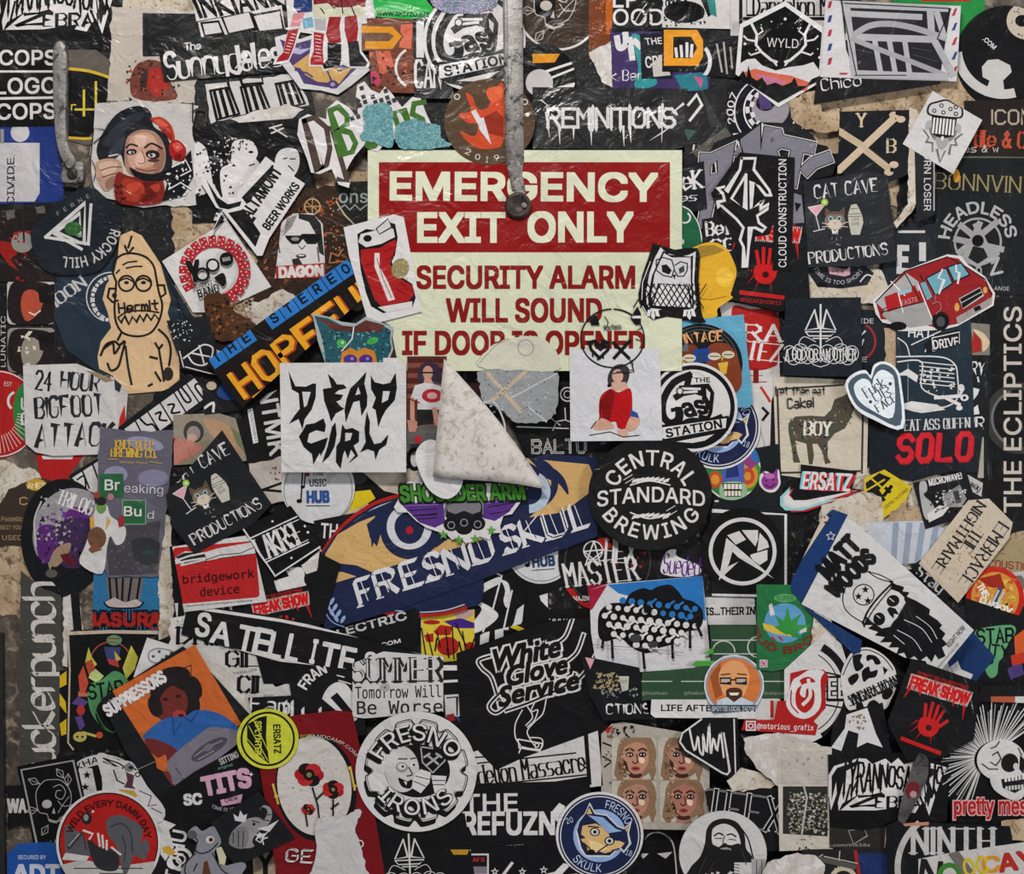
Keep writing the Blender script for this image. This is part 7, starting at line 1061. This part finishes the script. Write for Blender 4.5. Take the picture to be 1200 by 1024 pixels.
S('elephant_sticker', "black tilted square with grey elephant head and small crown", '151618', "250 960 306 924 348 978 300 1002 280 1012 262 990", gloss=.35); P('elephant'); G('8c8a8b', "272 984 274 972 284 962 292 956 304 954 311 957 315 951 315 945 309 942 307 946 311 940 319 943 321 952 317 962 309 968 302 974 298 982 300 988 288 990", 1); G('757374', "271 984 276 970 288 964 294 974 290 989 280 990", 1); G('c9c6c6', "278 958 276 950 282 954 284 946 288 952 292 950 290 960"); G('c9c6c6', "303 967 316 964 329 957 318 971"); G('c9c6c6', "300 974 312 973 318 970 310 978"); L('3a3839', 1.2, "276 972 276 984|282 970 282 988|288 970 287 988|298 958 306 960|311 957 318 958|313 951 320 951", 1); C(K, 300, 962, 1.8)
P('mark'); SF(W, "EK", 309, 979, 10, 9, 1.4, 30)
S('rat_cutout', "grey cartoon rat holding a bottle beside the elephant card", '85848c', sm("222 974 232 964 240 970 252 964 258 972 262 984 254 994 262 1010 286 1006 290 1014 270 1030 220 1034 216 1014 228 1000 234 984", 3)); P('drawing'); L('2a2a2c', 1.6, "224 974 234 980 232 992 240 996 250 992 258 984|232 996 222 1006 220 1018 228 1026|252 996 262 1014 270 1020|234 1008 230 1016", 1); C('cfcccb', 249, 980, 5, 4.4); C('7a3a2a', 250, 980, 2.6); C(K, 250, 980, 1.4); G('c9c0a4', "256 990 262 988 268 1000 266 1010 260 1008"); G('5a3a22', "242 1006 246 1004 250 1020 240 1022"); C('55545a', 228, 974, 6, 5)
S('tan_letters', "cream scrap with black flared letter below the elephant card", 'b8a68c', "296 1004 322 996 324 1044 298 1044"); P('lettering'); SF(K, "Y", 311, 1012, 18, 30, 5, 0, 'serif')
S('arched_badge', "black round badge with arched white letters and stars on stripes", '151517', EL(120, 935, 50, 52)); P('lettering'); RG(W, 120, 940, 50, 12, 205, 300); AT(K, "EXHAUST", 120, 940, 50, 222, 298, 8, .03); G(W, "94 900 108 900 116 940 90 940"); G(W, "122 900 134 902 140 940 118 940"); 
for x, y in ((102, 908), (126, 908), (100, 922), (128, 922)): STAR(K, x, y, 5)
S('figure_cutout', "white cutout of seated purple figure with spyglass", 'c7c3c3', sm("116 884 124 880 140 888 156 890 164 900 176 920 196 946 186 962 150 940 126 930 122 908", 3)); P('drawing'); L(K, 1.6, "124 886 142 892 148 896|124 890 140 896 124 886|136 900 140 912 148 916|146 898 154 892 162 900", 0); C('7a7678', 154, 897, 6, 5); C(K, 156, 897, 3, 2); G('55323e', "150 902 160 906 158 918 162 922 148 920 152 912"); G('b5923a', "142 922 160 924 164 930 156 934 146 930"); L(K, .9, "166 924 180 930 176 942 186 940|180 944 192 950"); L('8a8688', .8, "162 900 184 890"); RG(K, 164, 905, 2.6, 1.1)
S('rose_skull_card', "black framed card with half skull and half rose in white line", '101011', "20 898 88 884 110 980 42 1002"); P('border'); L('9a9797', 1.6, "25 902 86 891 106 980 45 996 25 902"); P('drawing'); F(64, 944, -8, .84); art_skull_rose('a7a4a4'); F(); SF('8a8787', "LA MUER", 72, 984, 24, 4, .8, -12)
S('security_sign', "blue octagonal security placard with white lettering at the bottom corner", '1f4f9c', "9 1000 22 988 60 986 74 996 76 1044 9 1044", 'sign'); P('lettering'); T('c2c6d4', "SECURED BY", 38, 1004, 33, 5, 0, .03); T('c2c6d4', "ADT", 43, 1023, 56, 22, 0, .07)
S('damn_day_disc', "red round disc with grey elephant, skeletal hand and curved capitals", 'cdc9c7', EL(130, 985, 61, 62)); P('picture'); C(K, 130, 985, 58, 59); C('a81e1c', 130, 985, 56.5, 57.5); G('b5b1ae', "76 1010 100 1004 140 1012 184 1006 180 1040 80 1040"); G('55555a', "80 964 92 970 102 978 108 1000 88 1002 80 996", 1); G('55555a', "128 958 142 952 158 958 170 968 168 984 174 980 178 990 172 1004 160 1000 152 1020 146 1016 140 990 130 976", 1); L('2c2c2e', 1.2, "132 966 146 962 156 974 158 996|146 976 150 990 148 1006|100 972 104 992", 1)
G('2b2b2e', "106 980 120 990 134 992 142 1000 140 1016 122 1016 112 1006", 1); L('c9c6c2', 2.4, "101 970 112 974 108 980|118 974 120 988|123 976 124 990|128 982 128 992|134 990 144 998"); L('3a3a3c', 4, "98 974 84 990"); L('b5b2ae', 1, "96 974 84 988"); C('232325', 105, 956, 6, 7); C('8a8888', 104, 955, 3, 4); G('c5c1bd', "76 1004 80 996 108 1000 104 1006"); L('3a3838', 1, "90 1014 170 1014|120 1020 150 1020"); C('d8c4c0', 112, 948, 1.6)
P('lettering'); AT('3a1414', "WILD EVERY DAMN DAY", 130, 985, 47, 196, 352, 8, .04)
S('splinter_badge', "round yellow badge with black rings and sideways condensed capitals", 'c3c53c', EL(316, 863, 36, 35)); P('logo'); RG(K, 316, 863, 30.5, 2.4); G(K, "292 846 306 838 315 836 314 862 318 892 302 880 292 866"); L('c3c53c', 1, "294 848 316 888|300 842 316 876|288 858 312 886"); T('c3c53c', "SPLYNTER", 305, 862, 40, 8, 90, .05); T(K, "ERSATZ", 327, 863, 34, 9, 88, .05)
S('bridge_card', "red rounded card with white skeletal hand and typewriter words", 'c9c5c4', "204 640 296 626 314 704 218 716"); P('panel'); F(255, 666, -5); G('b02426', RR(0, 4, 96, 66, 4)); P('hand'); G('c9c5c4', "-46 -18 -34 -24 -14 -20 4 -24 50 -28 50 -14 4 -12 -16 -10 -34 -8 -46 -12", 0); G('232324', "-46 -18 -36 -22 -12 -22 -10 -10 -34 -8"); L('c9c5c4', 2.2, "-46 -14 -30 -18 -12 -20|-46 -11 -28 -13 -12 -14|-40 -8 -26 -10 -12 -12"); L('3a3a3c', 1, "-10 -12 6 -16 30 -16 48 -22|4 -12 48 -14")
P('lettering'); FONT[0] = 'mono'; T('3a1214', "bridgework", 2, 10, 84, 13, 0, .03); T('3a1214', "device", 2, 25, 46, 11, 0, .03); FONT[0] = 'sans'; T('4a4646', "facebook.com/bridgeworkdevice", 0, 40, 78, 3, 0, .0); F()
S('metal_card', "black tilted card with white interlocked outlined capitals", '141416', "284 618 342 592 378 640 324 676"); P('border'); L(W, 1.8, "286 618 324 674 376 640"); P('lettering'); F(331, 632, -25); L(W, 1.6, "-34 -17 28 -17|-34 16 28 16"); SF(W, "LAKIRSE", -2, 0, 56, 26, 4.2, 0, 'serif', gap=.6); C(W, -36, -4, 1.6); C(W, -36, 6, 1.6); C(W, 32, -3, 1.6); C(W, 32, 5, 1.6); C(W, 0, -24, 1.4); C(W, 2, 24, 1.4); F()
scrap("small white folded corner beside the interlocked capitals card", "354 662 376 644 372 668 360 672", white_scrap, 96, .5)
S('cat_card', "tilted black cat-drinks card above the red hand card", '1c1d20', "196 580 262 504 320 590 300 612 230 648 204 616", gloss=.35); P('picture'); F(252, 574, -22, .98); art_cat(); F()
END()
# ---------------------------------------------------------------- ironwork on the door
def bevel(o, w, seg=3):
    b = o.modifiers.new('b', 'BEVEL'); b.width = w; b.segments = seg; b.limit_method = 'ANGLE'
    for p in o.data.polygons: p.use_smooth = True
steel = rough_mat('chipped_steel', ('8c8884', '6f6a66', '2e2a28', 'a9a4a0'), 22, .42, .25, .5, .002, .4, .6)
dull = rough_mat('dull_bolt_metal', ('4a443e', '6a625a', '2a2622', '8a8078'), 30, .38, .7, .3, .001)
knob_m = rough_mat('rusty_dark_knob', ('2e2825', '463a34', '1a1716', '6a5a50'), 40, .5, .5, .35, .001)
def empty(name, label, cat_, x, y, h=0):
    o = bpy.data.objects.new(name, None); SC.collection.objects.link(o); o.location = W3(x, y, h); o['label'] = label; o['category'] = cat_; return o
def part(name, pts, h0, h1, m, root, bv=.0008, label=None):
    o = slab(name, pts, h0, h1, m, None, tuple(root.location)); o.parent = root; o.location = (0, 0, 0); bevel(o, bv)
    if label: o['label'] = label
    return o
def lathe(name, x, y, prof, m, root, tilt=0, n=40):
    """prof: list of (radius mm, height m)"""
    v = []; f = []; ox, oy, oz = root.location
    for r, h in prof:
        for k in range(n):
            a = 2*math.pi*k/n; p = W3(x+r*math.cos(a), y+r*math.sin(a)+tilt*h*1000, h); v.append((p[0]-ox, p[1]-oy, p[2]-oz))
    for i in range(len(prof)-1):
        for k in range(n): j = (k+1) % n; f.append((i*n+k, (i+1)*n+k, (i+1)*n+j, i*n+j))
    f.append(tuple((len(prof)-1)*n+k for k in range(n)))
    me = bpy.data.meshes.new(name); me.from_pydata(v, [], f); me.materials.append(m); me.update()
    for p in me.polygons: p.use_smooth = len(p.vertices) == 4
    o = bpy.data.objects.new(name, me); SC.collection.objects.link(o); o.parent = root; return o
hb = .013
rod = empty('latch_rod', "chipped grey steel rod coming down to a round knob on the sign", 'latch', 601, 110)
part('bar', num("588 -60 612 -60 614 190 612 206 604 226 600 226 596 206 592 190"), hb, hb+.006, steel, rod, .0022)
part('rib', num("590 -60 594 -60 597 196 594 196"), hb+.0055, hb+.0075, steel, rod, .0008)
part('neck', num("599 212 613 208 616 226 614 240 604 240 602 226"), hb-.002, hb+.0065, steel, rod, .002)
lathe('knob', 607, 248, [(15.8, .004), (15.8, .011), (14.6, .0118), (14.6, .0165), (15.4, .0172), (15.2, .021), (13.5, .0222), (11, .0226), (10.4, .0216), (0.5, .0216)], knob_m, rod, -.25)
lathe('screw', 614, 243, [(3.4, .018), (3.4, .0232), (2.6, .0242), (.4, .0243)], steel, rod)
hd = empty('pull_bar', "rounded grey metal bar with square screw plate beside the triple-word sign", 'handle', 78, 130)
part('bar', sm("66 56 80 56 81 100 80 150 84 176 92 190 84 200 76 190 70 172 67 150 65 100", 3), .006, .017, steel, hd, .004)
part('plate', RR(87, 203, 25, 25, 4, 3), .004, .0125, steel, hd, .002)
lathe('screw', 87, 205, [(6.5, .0125), (6.2, .0145), (4, .0152), (.4, .0152)], dull, hd)
END()
